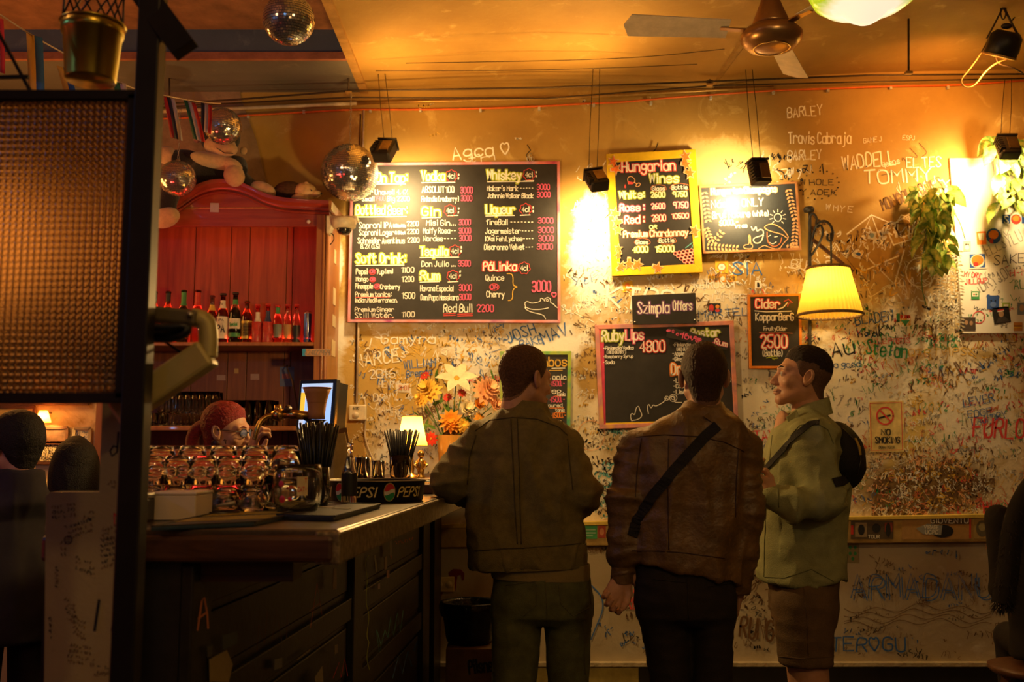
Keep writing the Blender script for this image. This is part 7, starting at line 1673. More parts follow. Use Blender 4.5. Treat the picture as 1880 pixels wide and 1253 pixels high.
def npmesh(name, V, F_, mat, parent, disp=None):
    org = np.array(WL[parent])
    me = bpy.data.meshes.new(name); me.from_pydata((V - org).tolist(), [], F_.tolist())
    me.polygons.foreach_set('use_smooth', np.ones(len(me.polygons), bool)); me.materials.append(mat); me.update()
    o = bpy.data.objects.new(name, me); C.objects.link(o); o.parent = parent; WL[o] = WL[parent]
    if disp:
        nr = np.zeros(len(V) * 3, np.float32); me.vertices.foreach_get('normal', nr); nr = nr.reshape(-1, 3)
        dd = np.array([disp(v) for v in V.tolist()], np.float32)
        W_ = V + nr * dd[:, None]; me.vertices.foreach_set('co', (W_ - org).astype(np.float32).ravel()); me.update()
    return o
def fold(amp, sx, sy, sz, seed=0.0, sharp=2.0):
    """cloth folds: ridged noise stretched along the hang of the cloth"""
    def f(v):
        p = Vector((v[0] * sx + seed, v[1] * sy, v[2] * sz)); n1 = noise.noise(p + .8 * noise.noise_vector(p * .6))
        n2 = noise.noise(p * 2.3 + Vector((3, 1, 7)))
        return amp * ((1 - abs(n1)) ** sharp - .55) + amp * .35 * n2
    return f
skin_m = M('skin', (.56, .30, .18), .5, var=.12, scale=30, bump=.05, bscale=300)
def head_build(t, body, c, fwd, pitch, roll, hair, hair_mat, thick=.012, top=0.0, res=.0032):
    R = frame(fwd, pitch, roll)
    V, F_ = surfnet(head_sdf, (-.11, -.15, -.20), (.11, .15, .15), res); body.add(to_world(V, R, c), F_)
    for kind, th, mt, nm in hair:
        V, F_ = surfnet(lambda P: hair_sdf(P, kind, th, top if nm == 'hair' else 0), (-.11, -.15, -.13), (.11, .15, .17), res)
        rg = np.random.RandomState(3)
        amp = .0022 if nm == 'hair' else .0003
        V2 = V * (1 + amp / .1 * np.array([noise.noise(Vector((a * 260, b_ * 90, c2 * 90))) for a, b_, c2 in V.tolist()])[:, None])
        npmesh(nm, to_world(V2.astype(np.float32), R, c), F_, mt, t)
    for sx in (-1, 1):
        p = Vector(c) + R @ Vector((sx * .031, .0835, .003)); e = MB().ball(p, .0112, 12, 8).build('eye', M('eye_white', (.6, .55, .5), .2, var=0), t, True)
        MB().ball(p + R @ Vector((0, .0085, 0)), .0045, 10, 6).build('pupil', M('eye_dark', (.02, .012, .008), .15, var=0), e, True)
        MB().tube([Vector(c) + R @ Vector((sx * x, y, z)) for x, y, z in [(.014, .0985, .027), (.030, .0945, .032), (.046, .082, .027)]], [.003, .0034, .002], 8).build('eyebrow', hair_mat, t, True)
    MB().tube([Vector(c) + R @ Vector((x, y, z)) for x, y, z in [(-.022, .097, -.0695), (0, .1055, -.0695), (.022, .097, -.0695)]], .0012, 6).build('mouth_line', M('lip_line', (.25, .08, .06), .5), t, True)
    return R
def RG(rows, Y, hd):
    """torso rings from pixel rows: (py, centre px, half width px, half depth m[, Y])"""
    out = []
    for r in rows:
        Yc = r[4] if len(r) > 4 else Y; p = at(r[1], r[0], Yc); out.append((p.z, p.x, Yc, r[2] * mpp(Yc), r[3] if len(r) > 3 else hd))
    return out
def J(px, py, Y): return np.array(at(px, py, Y), np.float32)
def bounds(Vs, m_=.03):
    A_ = np.array(Vs); return A_.min(0) - m_, A_.max(0) + m_
def shoe(t, heel, fwd, m_):
    f = Vector(fwd).normalized(); s_ = Vector((f.y, -f.x, 0)); h = Vector(heel); h.z = 0
    d = lambda P: None
    def fn(P):
        q = P - np.array(h, np.float32); u = q @ np.array(f, np.float32); v = q @ np.array(s_, np.float32); w_ = q[..., 2]
        L_ = np.stack([v, u, w_], -1)
        r = smin(ell(L_, (0, .05, .045), (.038, .075, .055)), ell(L_, (0, .16, .035), (.045, .10, .042)), .04)
        r = smin(r, cone(L_, (0, .02, .05), (0, .01, .13), .045, .045), .03)
        return np.maximum(r, .002 - w_)
    V, F_ = surfnet(fn, np.array(h) + (-.30, -.30, -.01), np.array(h) + (.30, .30, .20), .009)
    npmesh('shoe', V, F_, m_, t)
def drape(o, pts, off=.003, dens=6):
    """follow pixel points on a finished garment, seen from the photographer's side"""
    me = o.data; bv = BVHTree.FromPolygons([v.co for v in me.vertices], [p.vertices for p in me.polygons])
    org = WL[o]; e = Vector((0, 0, EYE)); out = []
    P = []
    for a, b in zip(pts[:-1], pts[1:]):
        for k in range(dens): P.append((a[0] + (b[0] - a[0]) * k / dens, a[1] + (b[1] - a[1]) * k / dens))
    P.append(pts[-1])
    for px, py in P:
        d = (at(px, py, 3.0) - e).normalized(); h, n_, i_, _ = bv.ray_cast(e - org, d)
        if h is not None: out.append((h + org + n_ * off, n_))
    return out
def seam(o, pts, parent, mat, r=.0022, name='seam', off=.001, dens=6):
    q = drape(o, pts, off, dens)
    if len(q) > 2: return MB().tube([p for p, n_ in q], r, 6).build(name, mat, parent, True)
def strap(o, pts, wpx, parent, mat, name='strap', off=.004, dens=10, Y=3.7):
    q = drape(o, pts, off, dens); v_ = []; n = len(q)
    for i, (p, nr) in enumerate(q):
        d = (q[min(n - 1, i + 1)][0] - q[max(0, i - 1)][0]).normalized(); s_ = d.cross(nr).normalized() * (wpx * mpp(Y) / 2)
        v_ += [p + s_, p - s_, p - s_ + nr * .003, p + s_ + nr * .003]
    f_ = []
    for i in range(n - 1):
        for k in range(4): f_.append((4 * i + k, 4 * i + (k + 1) % 4, 4 * i + 4 + (k + 1) % 4, 4 * i + 4 + k))
    f_ += [(0, 1, 2, 3), (4 * n - 4, 4 * n - 3, 4 * n - 2, 4 * n - 1)]
    return mkobj(name, v_, f_, mat, parent)
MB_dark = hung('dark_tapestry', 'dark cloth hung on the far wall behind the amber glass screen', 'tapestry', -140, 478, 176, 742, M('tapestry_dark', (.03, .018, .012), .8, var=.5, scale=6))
# ================================================================ man in the olive jacket, leaning on the bar
olive = M('olive_twill', (.18, .14, .040), .8, var=.25, scale=25, bump=.35, bscale=260)
olive2 = M('olive_seam', (.085, .064, .018), .85, var=.3, scale=120, bump=.5, bscale=300)
jean = M('green_denim', (.115, .118, .040), .8, var=.3, scale=18, bump=.3, bscale=300)
jean2 = M('denim_seam', (.12, .11, .045), .8, var=.3, scale=120)
tan_sh = M('tan_shirt', (.30, .22, .08), .8, var=.1, bump=.2, bscale=150)
brown_hair = M('short_brown_hair', (.060, .026, .010), .6, var=.5, scale=130, bump=.8, bscale=350)
fair_hair = M('fair_brown_hair', (.13, .060, .020), .6, var=.5, scale=130, bump=.8, bscale=350)
dark_hair = M('dark_hair', (.022, .012, .007), .55, var=.5, scale=130, bump=.8, bscale=350)
stub_m = M('hair_stubble', (.13, .068, .035), .65, var=.3, scale=150, bump=.4, bscale=400)
fair_stub = M('fair_stubble', (.24, .12, .055), .65, var=.3, scale=150, bump=.4, bscale=400)
brown_stub = M('brown_stubble', (.15, .075, .035), .65, var=.3, scale=150, bump=.4, bscale=400)
shoe_m = M('dark_shoe', (.02, .016, .012), .5)
def person(label, px, py, Y): return thing('person', label, 'person', (at(px, py, Y).x, Y, 0))
def bodyfn(torso, limbs, k=.04, yaw=0.0):
    def fn(P):
        d = zloft(P, torso, yaw) if torso is not None else None
        for pts, rs in limbs:
            c_ = chain(P, pts, rs); d = c_ if d is None else smin(d, c_, k)
        return d
    return fn
def mesh_fn(fn, pts, h, pad=.16):
    lo, hi = bounds(pts, pad); return surfnet(fn, lo, hi, h)
Y1 = 3.85
p1 = person('man in an olive jacket and green jeans leaning on the bar, face turned right', 965, 900, Y1)
tor = RG([(757, 960, 44, .085), (772, 957, 66, .10), (788, 955, 86, .115), (812, 955, 99, .125), (860, 957, 104, .135), (920, 962, 104, .135), (985, 968, 104, .135), (1030, 970, 103, .135), (1046, 971, 101, .13)], Y1, .13)
LA = [J(872, 818, Y1), J(824, 882, Y1 - .02), J(865, 905, Y1 + .16), J(905, 893, Y1 + .30)]
RA = [J(1036, 820, Y1), J(1068, 905, Y1 - .03), J(1045, 935, Y1 + .14), J(1005, 925, Y1 + .30)]
def jk1(P):
    d = zloft(P, tor, -.05, 2.5)
    d = smin(d, chain(P, LA, [.070, .066, .058, .050], .03), .035); d = smin(d, chain(P, RA, [.070, .066, .060, .050], .03), .035)
    hem = P[..., 2] - (at(970, 1040, Y1).z + (P[..., 0] - at(970, 1040, Y1).x) * .03)
    return np.maximum(d, -hem)
pts1 = [(r[1] + s_ * r[3], Y1 + q_, r[0]) for r in tor for s_ in (-1, 1) for q_ in (-.14, .14)] + LA + RA
V, F_ = mesh_fn(jk1, pts1, .0075, .08)
def fold1(v):
    f0 = fold(.026, 9, 5, 2.6, 1.0)(v); f1 = fold(.012, 5, 5, 14, 4.0)(v)
    arm_ = min(1, max(0, (abs(v[0] - WL[p1].x) - .17) / .05))
    return f0 * (1 - arm_ * .5) + f1 * (.3 + arm_ * 1.3)
jk = npmesh('jacket', V, F_, olive, p1, fold1)
wb_ = RG([(1000, 969, 106, .139), (1020, 970, 107, .140), (1042, 971, 105, .138)], Y1, .13)
def ringshell(name, rings, t_, mat, parent, yaw=0.0, n=64, zt=0.0, w0=0.0, w1=2 * PI, p=2.5):
    m_ = len(rings); v_ = []; f_ = []
    for z, cx, cy, a, b in sorted(rings):
        for r_ in (0, 1):
            for k in range(n):
                th_ = 2 * PI * k / n; c_, s_ = math.cos(th_), math.sin(th_)
                sc2 = (abs(c_) ** p + abs(s_) ** p) ** (-1 / p); x, y = (a - r_ * t_) * sc2 * c_, (b - r_ * t_) * sc2 * s_
                v_.append((cx + x * math.cos(yaw) - y * math.sin(yaw), cy + x * math.sin(yaw) + y * math.cos(yaw), z + zt * x))
    row = 2 * n
    for i in range(m_ - 1):
        for k in range(n):
            l = (k + 1) % n; a0 = i * row; b0 = (i + 1) * row
            f_.append((a0 + k, a0 + l, b0 + l, b0 + k)); f_.append((a0 + n + l, a0 + n + k, b0 + n + k, b0 + n + l))
    for base in (0, (m_ - 1) * row):
        for k in range(n):
            l = (k + 1) % n; f_.append((base + k, base + l, base + n + l, base + n + k))
    return mkobj(name, v_, f_, mat, parent, smooth='auto')
ringshell('waistband', wb_, .012, olive, p1, -.05, zt=.03)
cl1 = RG([(738, 966, 39, .072, Y1 + .015), (752, 966, 43, .082, Y1 + .01), (768, 962, 53, .098, Y1)], Y1, .09)
ringshell('collar', cl1, .010, olive, p1, .1, zt=-.10)
for nm, pts in [('yoke_seam', [(872, 792), (900, 772), (940, 767), (985, 770), (1025, 784), (1042, 800)]), ('back_seam', [(938, 770), (942, 850), (946, 940), (950, 1000)]), ('back_seam', [(950, 770), (953, 850), (955, 940), (957, 1000)]), ('sleeve_seam', [(874, 800), (862, 840), (858, 890)]), ('sleeve_seam', [(1042, 806), (1046, 850), (1052, 900)]), ('hem_seam', [(872, 1012), (920, 1008), (970, 1006), (1030, 1002), (1066, 998)])]:
    seam(jk, pts, p1, olive2, .0022, nm)
# jeans
def legs_fn(hip, L, Rr, rl, cut):
    def fn(P):
        d = zloft(P, hip, 0, 2.3); a = chain(P, L, rl, .02); b = chain(P, Rr, rl, .02)
        d = smin(d, a, .02); d = smin(d, b, .02)
        return np.maximum(d, np.maximum(cut[0] - P[..., 2], P[..., 2] - cut[1]))
    return fn
zj = lambda py, Y: at(960, py, Y).z
hip1 = RG([(1035, 990, 86, .115), (1065, 995, 87, .12), (1100, 996, 89, .122), (1130, 996, 88, .115), (1146, 996, 80, .08)], Y1, .12)
LL = [J(950, 1110, Y1), J(944, 1270, Y1 - .01), J(942, 1450, Y1 + .02)]; LR = [J(1042, 1110, Y1), J(1044, 1270, Y1 + .02), J(1046, 1450, Y1 + .05)]
fnj = lambda P: np.maximum(smin(smin(zloft(P, hip1, -.04, 2.3), chain(P, LL, [.096, .082, .075], .01), .02), chain(P, LR, [.090, .075, .070], .01), .02), np.maximum(.05 - P[..., 2], P[..., 2] - zj(1045, Y1)))
V, F_ = mesh_fn(fnj, [(r[1] + s_ * r[3], Y1 + q_, r[0]) for r in hip1 for s_ in (-1, 1) for q_ in (-.12, .12)] + LL + LR, .008, .09)
jn = npmesh('jeans', V, F_, jean, p1, lambda v: fold(.006, 9, 9, 3, 7.0)(v) + fold(.004, 5, 5, 16, 2)(v) * .8)
for pts in [[(1000, 1062), (1003, 1100), (1004, 1142)], [(1024, 1066), (1080, 1052)], [(1024, 1066), (1030, 1110), (1052, 1132), (1082, 1116)], [(1082, 1058), (1084, 1110)], [(930, 1075), (985, 1068)], [(985, 1068), (984, 1112), (962, 1132)], [(1072, 1140), (1074, 1240)], [(920, 1058), (1000, 1062), (1078, 1046)]]: seam(jn, pts, p1, jean2, .0016, 'jeans_seam')
ringshell('shirt_tail', RG([(1034, 991, 90, .124), (1052, 992, 90, .125), (1062, 993, 88, .122)], Y1, .12), .006, tan_sh, p1, -.03, zt=-.02)
shoe(p1, (J(942, 1450, Y1)[0], Y1 + .02, 0), (.1, 1, 0), shoe_m); shoe(p1, (J(1046, 1450, Y1)[0], Y1 + .05, 0), (.2, 1, 0), shoe_m)
b1 = Body(); hc = at(966, 698, Y1 + .02)
R1 = head_build(p1, b1, hc, (math.cos(.62), math.sin(.62), 0), -.10, 0, [('stub', .0018, fair_stub, 'stubble'), ('crop', .010, fair_hair, 'hair')], fair_hair, top=.006)
inner = bodyfn([(z, cx, cy, a * .88, b * .85) for z, cx, cy, a, b in tor[2:]] , [([LA[0], LA[1], LA[2], LA[3]], [.06, .045, .04, .032]), ([RA[0], RA[1], RA[2], RA[3]], [.06, .045, .04, .032]), (LL, [.08, .055, .045]), (LR, [.075, .055, .045]), ([hc + R1 @ Vector((0, -.03, -.08)), at(960, 775, Y1)], [.052, .06]), ([at(970, 1000, Y1), at(996, 1090, Y1)], [.09, .08])])
V, F_ = mesh_fn(inner, pts1 + LL + LR, .014, .05); b1.add(V, F_)
def add_hand(body, wrist, fdir, palm, right, curl, thumb, res=.003):
    f = Vector(fdir).normalized(); n_ = (Vector(palm) - f * Vector(palm).dot(f)).normalized()   # palm normal
    z = -n_; x = f.cross(z)
    R = Matrix((x, f, z)).transposed()
    V, F_ = surfnet(lambda P: hand_sdf(P, curl, thumb), (-.08, -.05, -.12), (.06, .20, .05), res)
    if not right: V = V * np.array((-1, 1, 1), np.float32); F_ = F_[:, ::-1]
    body.add(to_world(V, R, wrist), F_)
add_hand(b1, LA[3], (.9, .25, .0), (0, 0, -1), False, .5, .4); add_hand(b1, RA[3], (-.9, .3, .1), (0, 0, -1), True, .6, .4)
b1.build('body', skin_m, p1)
# ================================================================ man in the brown leather jacket
leather = M('brown_leather', (.155, .086, .026), .42, var=.35, scale=14, bump=.35, bscale=70, spec=.6)
leather2 = M('leather_seam', (.05, .02, .006), .45, bump=.3)
blackt = M('black_trousers', (.016, .011, .009), .8, var=.25, scale=20, bump=.3, bscale=250)
webb = M('black_webbing', (.010, .009, .008), .7, bump=.5, bscale=300)
Y2 = 3.62
p2 = person('man in a brown leather jacket seen from behind with a strap across his back', 1270, 900, Y2)
tor2 = RG([(752, 1290, 42, .08), (768, 1287, 62, .10), (784, 1281, 88, .115), (805, 1274, 105, .125), (850, 1270, 108, .135), (930, 1266, 101, .135), (1000, 1260, 99, .135), (1050, 1257, 100, .132), (1082, 1256, 100, .13)], Y2, .13)
LA2 = [J(1172, 820, Y2), J(1146, 925, Y2 - .03), J(1143, 1010, Y2 - .02), J(1142, 1062, Y2 - .01)]
RA2 = [J(1364, 826, Y2), J(1370, 930, Y2 - .03), J(1362, 1010, Y2 - .01), J(1352, 1082, Y2 + .01)]
hz2 = at(1258, 1048, Y2); hs2 = (at(1350, 1072, Y2).z - at(1160, 1030, Y2).z) / (at(1350, 1072, Y2).x - at(1160, 1030, Y2).x)
def jk2(P):
    d = np.maximum(zloft(P, tor2, .05, 2.5), -(P[..., 2] - hz2.z - (P[..., 0] - hz2.x) * hs2))
    a = np.maximum(chain(P, LA2, [.066, .060, .052, .038], .03), at(0, 1064, Y2).z - P[..., 2])
    b = np.maximum(chain(P, RA2, [.062, .058, .050, .044], .03), at(0, 1092, Y2).z - P[..., 2])
    d = smin(d, a, .03); return smin(d, b, .03)
pts2 = [(r[1] + s_ * r[3], Y2 + q_, r[0]) for r in tor2 for s_ in (-1, 1) for q_ in (-.14, .14)] + LA2 + RA2
V, F_ = mesh_fn(jk2, pts2, .0075, .08)
def fold2(v):
    arm_ = min(1, max(0, (abs(v[0] - WL[p2].x) - .17) / .04))
    return fold(.022, 9, 5, 3.0, 3.0)(v) * (1 - arm_ * .6) + fold(.015, 4, 4, 14, 9.0)(v) * (.25 + arm_)
jk_2 = npmesh('jacket', V, F_, leather, p2, fold2)
ringshell('collar', RG([(738, 1292, 34, .070, Y2 + .03), (752, 1291, 42, .085, Y2 + .01), (772, 1290, 56, .102, Y2)], Y2, .09), .009, leather, p2, 0, zt=-.05)
MB().prism([at(1312, 752, Y2 - .075), at(1340, 776, Y2 - .085), at(1322, 786, Y2 - .115), at(1290, 764, Y2 - .11)], (0, -.006, 0)).build('collar_point', leather, p2, bevel=.002)
ringshell('cuff', [(at(0, 1040, Y2).z, LA2[2][0], LA2[2][1], .040, .042), (at(0, 1066, Y2).z, LA2[3][0], LA2[3][1], .042, .044), (at(0, 1070, Y2).z, LA2[3][0], LA2[3][1], .041, .043)], .006, leather, p2, p=2)
for pts in [[(1168, 803), (1220, 799), (1280, 802), (1330, 812), (1366, 830)], [(1160, 1012), (1210, 1012), (1260, 1016), (1330, 1026)], [(1178, 805), (1170, 860), (1166, 920)], [(1356, 824), (1352, 880), (1350, 950)], [(1228, 806), (1226, 880), (1228, 1010)]]: seam(jk_2, pts, p2, leather2, .002, 'jacket_seam')
MB().ball(at(1131, 1056, Y2 - .045), .005, 10, 6).build('cuff_stud', sc_m, p2, True)
hip2 = RG([(1025, 1256, 93, .115), (1065, 1258, 92, .12), (1100, 1259, 91, .122), (1130, 1260, 88, .115), (1146, 1262, 80, .08)], Y2, .12)
LL2 = [J(1218, 1110, Y2), J(1231, 1270, Y2 + .01), J(1236, 1500, Y2 + .03)]; LR2 = [J(1305, 1110, Y2), J(1309, 1270, Y2), J(1312, 1500, Y2 + .01)]
fnt = lambda P: np.maximum(smin(smin(zloft(P, hip2, .04, 2.3), chain(P, LL2, [.088, .070, .062], .01), .02), chain(P, LR2, [.082, .066, .060], .01), .02), np.maximum(.05 - P[..., 2], P[..., 2] - zj(1035, Y2)))
V, F_ = mesh_fn(fnt, [(r[1] + s_ * r[3], Y2 + q_, r[0]) for r in hip2 for s_ in (-1, 1) for q_ in (-.12, .12)] + LL2 + LR2, .008, .09)
tr2 = npmesh('trousers', V, F_, blackt, p2, lambda v: fold(.006, 9, 9, 4, 5.0)(v) + fold(.005, 5, 5, 16, 12)(v))
for pts in [[(1200, 1064), (1258, 1070)], [(1300, 1078), (1344, 1070)], [(1262, 1060), (1264, 1138)]]: seam(tr2, pts, p2, blackt, .002, 'trouser_seam')
shoe(p2, (LL2[2][0], Y2 + .0, 0), (-.15, 1, 0), shoe_m); shoe(p2, (LR2[2][0], Y2, 0), (.2, 1, 0), shoe_m)
b2 = Body(); hc2 = at(1292, 694, Y2 + .02)
R2 = head_build(p2, b2, hc2, (.06, 1, 0), .12, 0, [('stub', .0018, brown_stub, 'stubble'), ('crop', .009, brown_hair, 'hair')], brown_hair, top=.005)
V, F_ = mesh_fn(bodyfn([(z, cx, cy, a * .88, b_ * .85) for z, cx, cy, a, b_ in tor2[2:]], [(LA2, [.058, .045, .040, .030]), (RA2, [.055, .045, .040, .032]), (LL2, [.075, .055, .045]), (LR2, [.07, .055, .045]), ([hc2 + R2 @ Vector((0, -.03, -.08)), at(1288, 775, Y2)], [.052, .06]), ([at(1258, 1000, Y2), at(1260, 1090, Y2)], [.09, .08])]), pts2 + LL2 + LR2, .014, .05); b2.add(V, F_)
add_hand(b2, at(1145, 1062, Y2 - .015), (-.50, -.35, -.75), (.35, -.75, .35), False, .85, -.6)
add_hand(b2, at(1354, 1084, Y2 + .03), (-.15, .5, -1), (-.9, -.2, 0), True, .5, .9)
b2.build('body', skin_m, p2)
sb_ = thing('shoulder_bag', 'black bag strap running from the right shoulder across the leather jacket', 'bag', at(1165, 960, Y2 - .12))
strap(jk_2, [(1318, 782), (1290, 806), (1240, 862), (1200, 910), (1170, 955), (1160, 985)], 19, sb_, webb, 'strap', .004, 10, Y2)
bgp = at(1166, 1000, Y2 + .10)
MB().ball(bgp, (.05, .10, .085), 20, 12).build('bag_body', webb, sb_, True)
# ================================================================ man in the green shirt, in profile
shirt = M('sage_shirt', (.30, .315, .15), .85, var=.15, scale=20, bump=.3, bscale=220)
shirt2 = M('shirt_seam', (.15, .16, .07), .85)
short_m = M('brown_shorts', (.13, .078, .034), .8, var=.2, scale=16, bump=.3, bscale=220)
pinkt = M('pink_tee', (.62, .36, .24), .85)
Y3 = 3.95
p3 = person('man in a sage green shirt and brown shorts in profile looking up to the left', 1475, 900, Y3)
def RGd(rows):     # profile figure: half width is along x, depth along y
    out = []
    for py, px, hw_, hd in rows: p = at(px, py, Y3); out.append((p.z, p.x, Y3, hw_ * mpp(Y3), hd))
    return out
tor3 = RGd([(756, 1480, 36, .085), (772, 1480, 48, .13), (790, 1479, 58, .18), (830, 1477, 69, .20), (900, 1475, 78, .19), (980, 1474, 77, .18), (1040, 1472, 76, .185), (1090, 1470, 74, .19)])
NA = [J(1494, 806, Y3 - .17), J(1512, 915, Y3 - .22), J(1460, 928, Y3 - .25), J(1420, 912, Y3 - .22)]
FA = [J(1494, 806, Y3 + .17), J(1500, 915, Y3 + .22), J(1440, 920, Y3 + .18), J(1405, 890, Y3 + .08)]
hx0 = at(1400, 0, Y3).x; hx1 = at(1540, 0, Y3).x
def sh3(P):
    d = zloft(P, tor3, 0, 2.3); u = (P[..., 0] - hx0) / (hx1 - hx0)
    hem = np.interp(u, [0, .15, .35, .6, .8, 1.0], [at(0, y, Y3).z for y in (1066, 1070, 1066, 1052, 1068, 1086)])
    d = np.maximum(d, hem - P[..., 2])
    d = smin(d, chain(P, NA, [.082, .068, .058, .046], .03), .03); d = smin(d, chain(P, FA, [.078, .064, .055, .046], .03), .03)
    return d
pts3 = [(r[1] + s_ * r[3], Y3 + q_ * r[4], r[0]) for r in tor3 for s_ in (-1, 1) for q_ in (-1, 1)] + NA + FA
V, F_ = mesh_fn(sh3, pts3, .0075, .08)
sh_3 = npmesh('shirt', V, F_, shirt, p3, lambda v: fold(.017, 8, 5, 3, 2.0)(v) + fold(.013, 9, 3, 11, 6.0)(v) * (1.2 if v[1] < Y3 - .13 else .3))
ringshell('collar', RGd([(738, 1490, 30, .066), (750, 1486, 36, .08), (772, 1480, 46, .10)]), .008, shirt, p3, 0, zt=.28)
for pts in [[(1452, 800), (1468, 782), (1496, 776), (1520, 790), (1530, 815)], [(1418, 800), (1408, 900), (1404, 1000), (1403, 1060)], [(1428, 890), (1430, 932)], [(1404, 1060), (1440, 1062), (1490, 1046), (1530, 1068)]]: seam(sh_3, pts, p3, shirt2, .0018, 'shirt_seam')
MB().prism([at(1443, 766, Y3 - .07), at(1452, 800, Y3 - .09), at(1470, 776, Y3 - .10), at(1462, 752, Y3 - .08)], (0, -.006, 0)).build('collar_point', shirt, p3, bevel=.002)
V, F_ = surfnet(lambda P: ell(P, at(1438, 805, Y3), (.034, .07, .11)), at(1390, 900, Y3 - .12), at(1470, 740, Y3 + .12), .008)
npmesh('tee_shirt', V, F_, pinkt, p3)
hip3 = RGd([(1040, 1474, 58, .17), (1080, 1475, 57, .175), (1120, 1476, 56, .17), (1140, 1477, 54, .15)])
NL = [J(1476, 1110, Y3 - .09), J(1480, 1222, Y3 - .10)]; FL3 = [J(1474, 1110, Y3 + .09), J(1478, 1222, Y3 + .10)]
fns = lambda P: np.maximum(smin(smin(zloft(P, hip3, 0, 2.3), chain(P, NL, [.118, .098], .01), .03), chain(P, FL3, [.118, .098], .01), .03), np.maximum(at(0, 1219, Y3 - .1).z - P[..., 2], P[..., 2] - at(0, 1042, Y3).z))
V, F_ = mesh_fn(fns, [(r[1] + s_ * r[3], Y3 + q_ * r[4], r[0]) for r in hip3 for s_ in (-1, 1) for q_ in (-1, 1)] + NL + FL3, .008, .1)
st3 = npmesh('shorts', V, F_, short_m, p3, lambda v: fold(.006, 8, 6, 4, 15.0)(v) + fold(.005, 5, 5, 14, 3)(v))
seam(st3, [(1430, 1206), (1470, 1210), (1526, 1206)], p3, short_m, .002, 'hem_seam')
seam(st3, [(1476, 1080), (1482, 1140), (1484, 1205)], p3, short_m, .0018, 'side_seam')
b3 = Body(); hc3 = at(1473, 695, Y3)
R3 = head_build(p3, b3, hc3, (-1, .06, 0), .16, 0, [('stub', .0022, stub_m, 'stubble'), ('fade', .007, dark_hair, 'hair')], dark_hair, top=.009)
NLL = [J(1480, 1200, Y3 - .10), J(1492, 1300, Y3 - .10), J(1500, 1440, Y3 - .10)]; FLL = [J(1478, 1200, Y3 + .10), J(1484, 1300, Y3 + .10), J(1494, 1440, Y3 + .10)]
V, F_ = mesh_fn(bodyfn([(z, cx, cy, a * .86, b_ * .86) for z, cx, cy, a, b_ in tor3[1:7]], [(NA, [.06, .045, .040, .030]), (FA, [.06, .045, .04, .03]), (NLL, [.078, .068, .042]), (FLL, [.078, .068, .042]), ([hc3 + R3 @ Vector((0, -.03, -.08)), at(1484, 770, Y3)], [.056, .07]), ([at(1474, 1030, Y3), at(1476, 1110, Y3)], [.11, .10])]), pts3 + NLL + FLL, .010, .08); b3.add(V, F_)
add_hand(b3, NA[3] + np.array((-.01, 0, .01)), (-.75, .35, .65), (.2, .9, .2), False, 1.0, .4)
add_hand(b3, FA[3], (-.6, -.5, .6), (.3, -.8, .2), True, .8, .4)
b3.build('body', skin_m, p3)
for c_ in (NLL, FLL): shoe(p3, (c_[2][0] + .05, c_[2][1], 0), (-1, 0, 0), shoe_m)
sl = thing('sling_bag', 'rounded black sling bag on the back of the man in the green shirt', 'bag', at(1538, 835, Y3 - .03))
bgc = at(1536, 836, Y3 - .04); bs = mpp(Y3)
def bagfn(P):
    q = P - np.array(bgc, np.float32); ca, sa = math.cos(-.28), math.sin(-.28)
    u = q[..., 0] * ca - q[..., 2] * sa; w_ = q[..., 0] * sa + q[..., 2] * ca
    d = ell(np.stack([u, q[..., 1], w_], -1), (0, 0, 0), (46 * bs, .15, 64 * bs))
    return smax(d, -(q[..., 0] + 20 * bs - .25 * q[..., 2]), .03)
V, F_ = surfnet(bagfn, np.array(bgc) - .2, np.array(bgc) + .2, .007)
bg = npmesh('bag_body', V, F_, webb, sl, lambda v: fold(.004, 6, 6, 6, 2)(v))
seam(bg, [(1516, 783), (1548, 788), (1572, 812), (1580, 845), (1574, 872)], sl, M('zip_tape', (.03, .026, .022), .4), .0025, 'zip')
strap(bg, [(1569, 806), (1576, 822), (1578, 836)], 5, sl, M('bag_label', (.5, .34, .06), .6), 'label_patch', .003, 6, Y3)
strap(sh_3, [(1505, 777), (1488, 780), (1462, 800), (1436, 830), (1412, 856), (1402, 868)], 11, sl, webb, 'strap', .005, 10, Y3)
strap(sh_3, [(1530, 888), (1545, 884), (1552, 880)], 16, sl, webb, 'lower_strap', .005, 6, Y3)
# ================================================================ barmaid behind the taps
Y4 = 4.45
p4 = person('barmaid with red tied back hair and glasses bending behind the stacked tumblers', 420, 800, Y4)
redh = M('red_hair', (.26, .018, .012), .45, var=.5, scale=60, bump=.6, bscale=160, stretch=(1, 1, 3))
b4 = Body(); hc4 = at(416, 793, Y4)
HAIRLINE['woman'] = ([-.13, -.085, -.055, -.03, -.005, .02, .045, .062, .08, .12], [-.085, -.08, -.075, -.055, -.010, .016, .044, .060, .074, .09])
R4_ = head_build(p4, b4, hc4, (1, -.20, 0), -.10, .05, [('woman', .013, redh, 'hair')], redh, top=.004)
tor4 = [(at(0, 836, Y4).z, hc4.x - .10, Y4, .10, .09), (at(0, 860, Y4).z, hc4.x - .12, Y4, .14, .19), (1.15, hc4.x - .14, Y4, .15, .20), (.95, hc4.x - .14, Y4, .13, .16)]
L4 = [np.array((hc4.x - .12, Y4 - .19, at(0, 862, Y4).z)), np.array((hc4.x + .0, Y4 - .26, 1.06)), np.array(at(462, 830, 4.15))]
R4a = [np.array((hc4.x - .12, Y4 + .19, at(0, 862, Y4).z)), np.array((hc4.x + .05, Y4 + .22, 1.05)), np.array((hc4.x + .25, Y4 + .1, 1.1))]
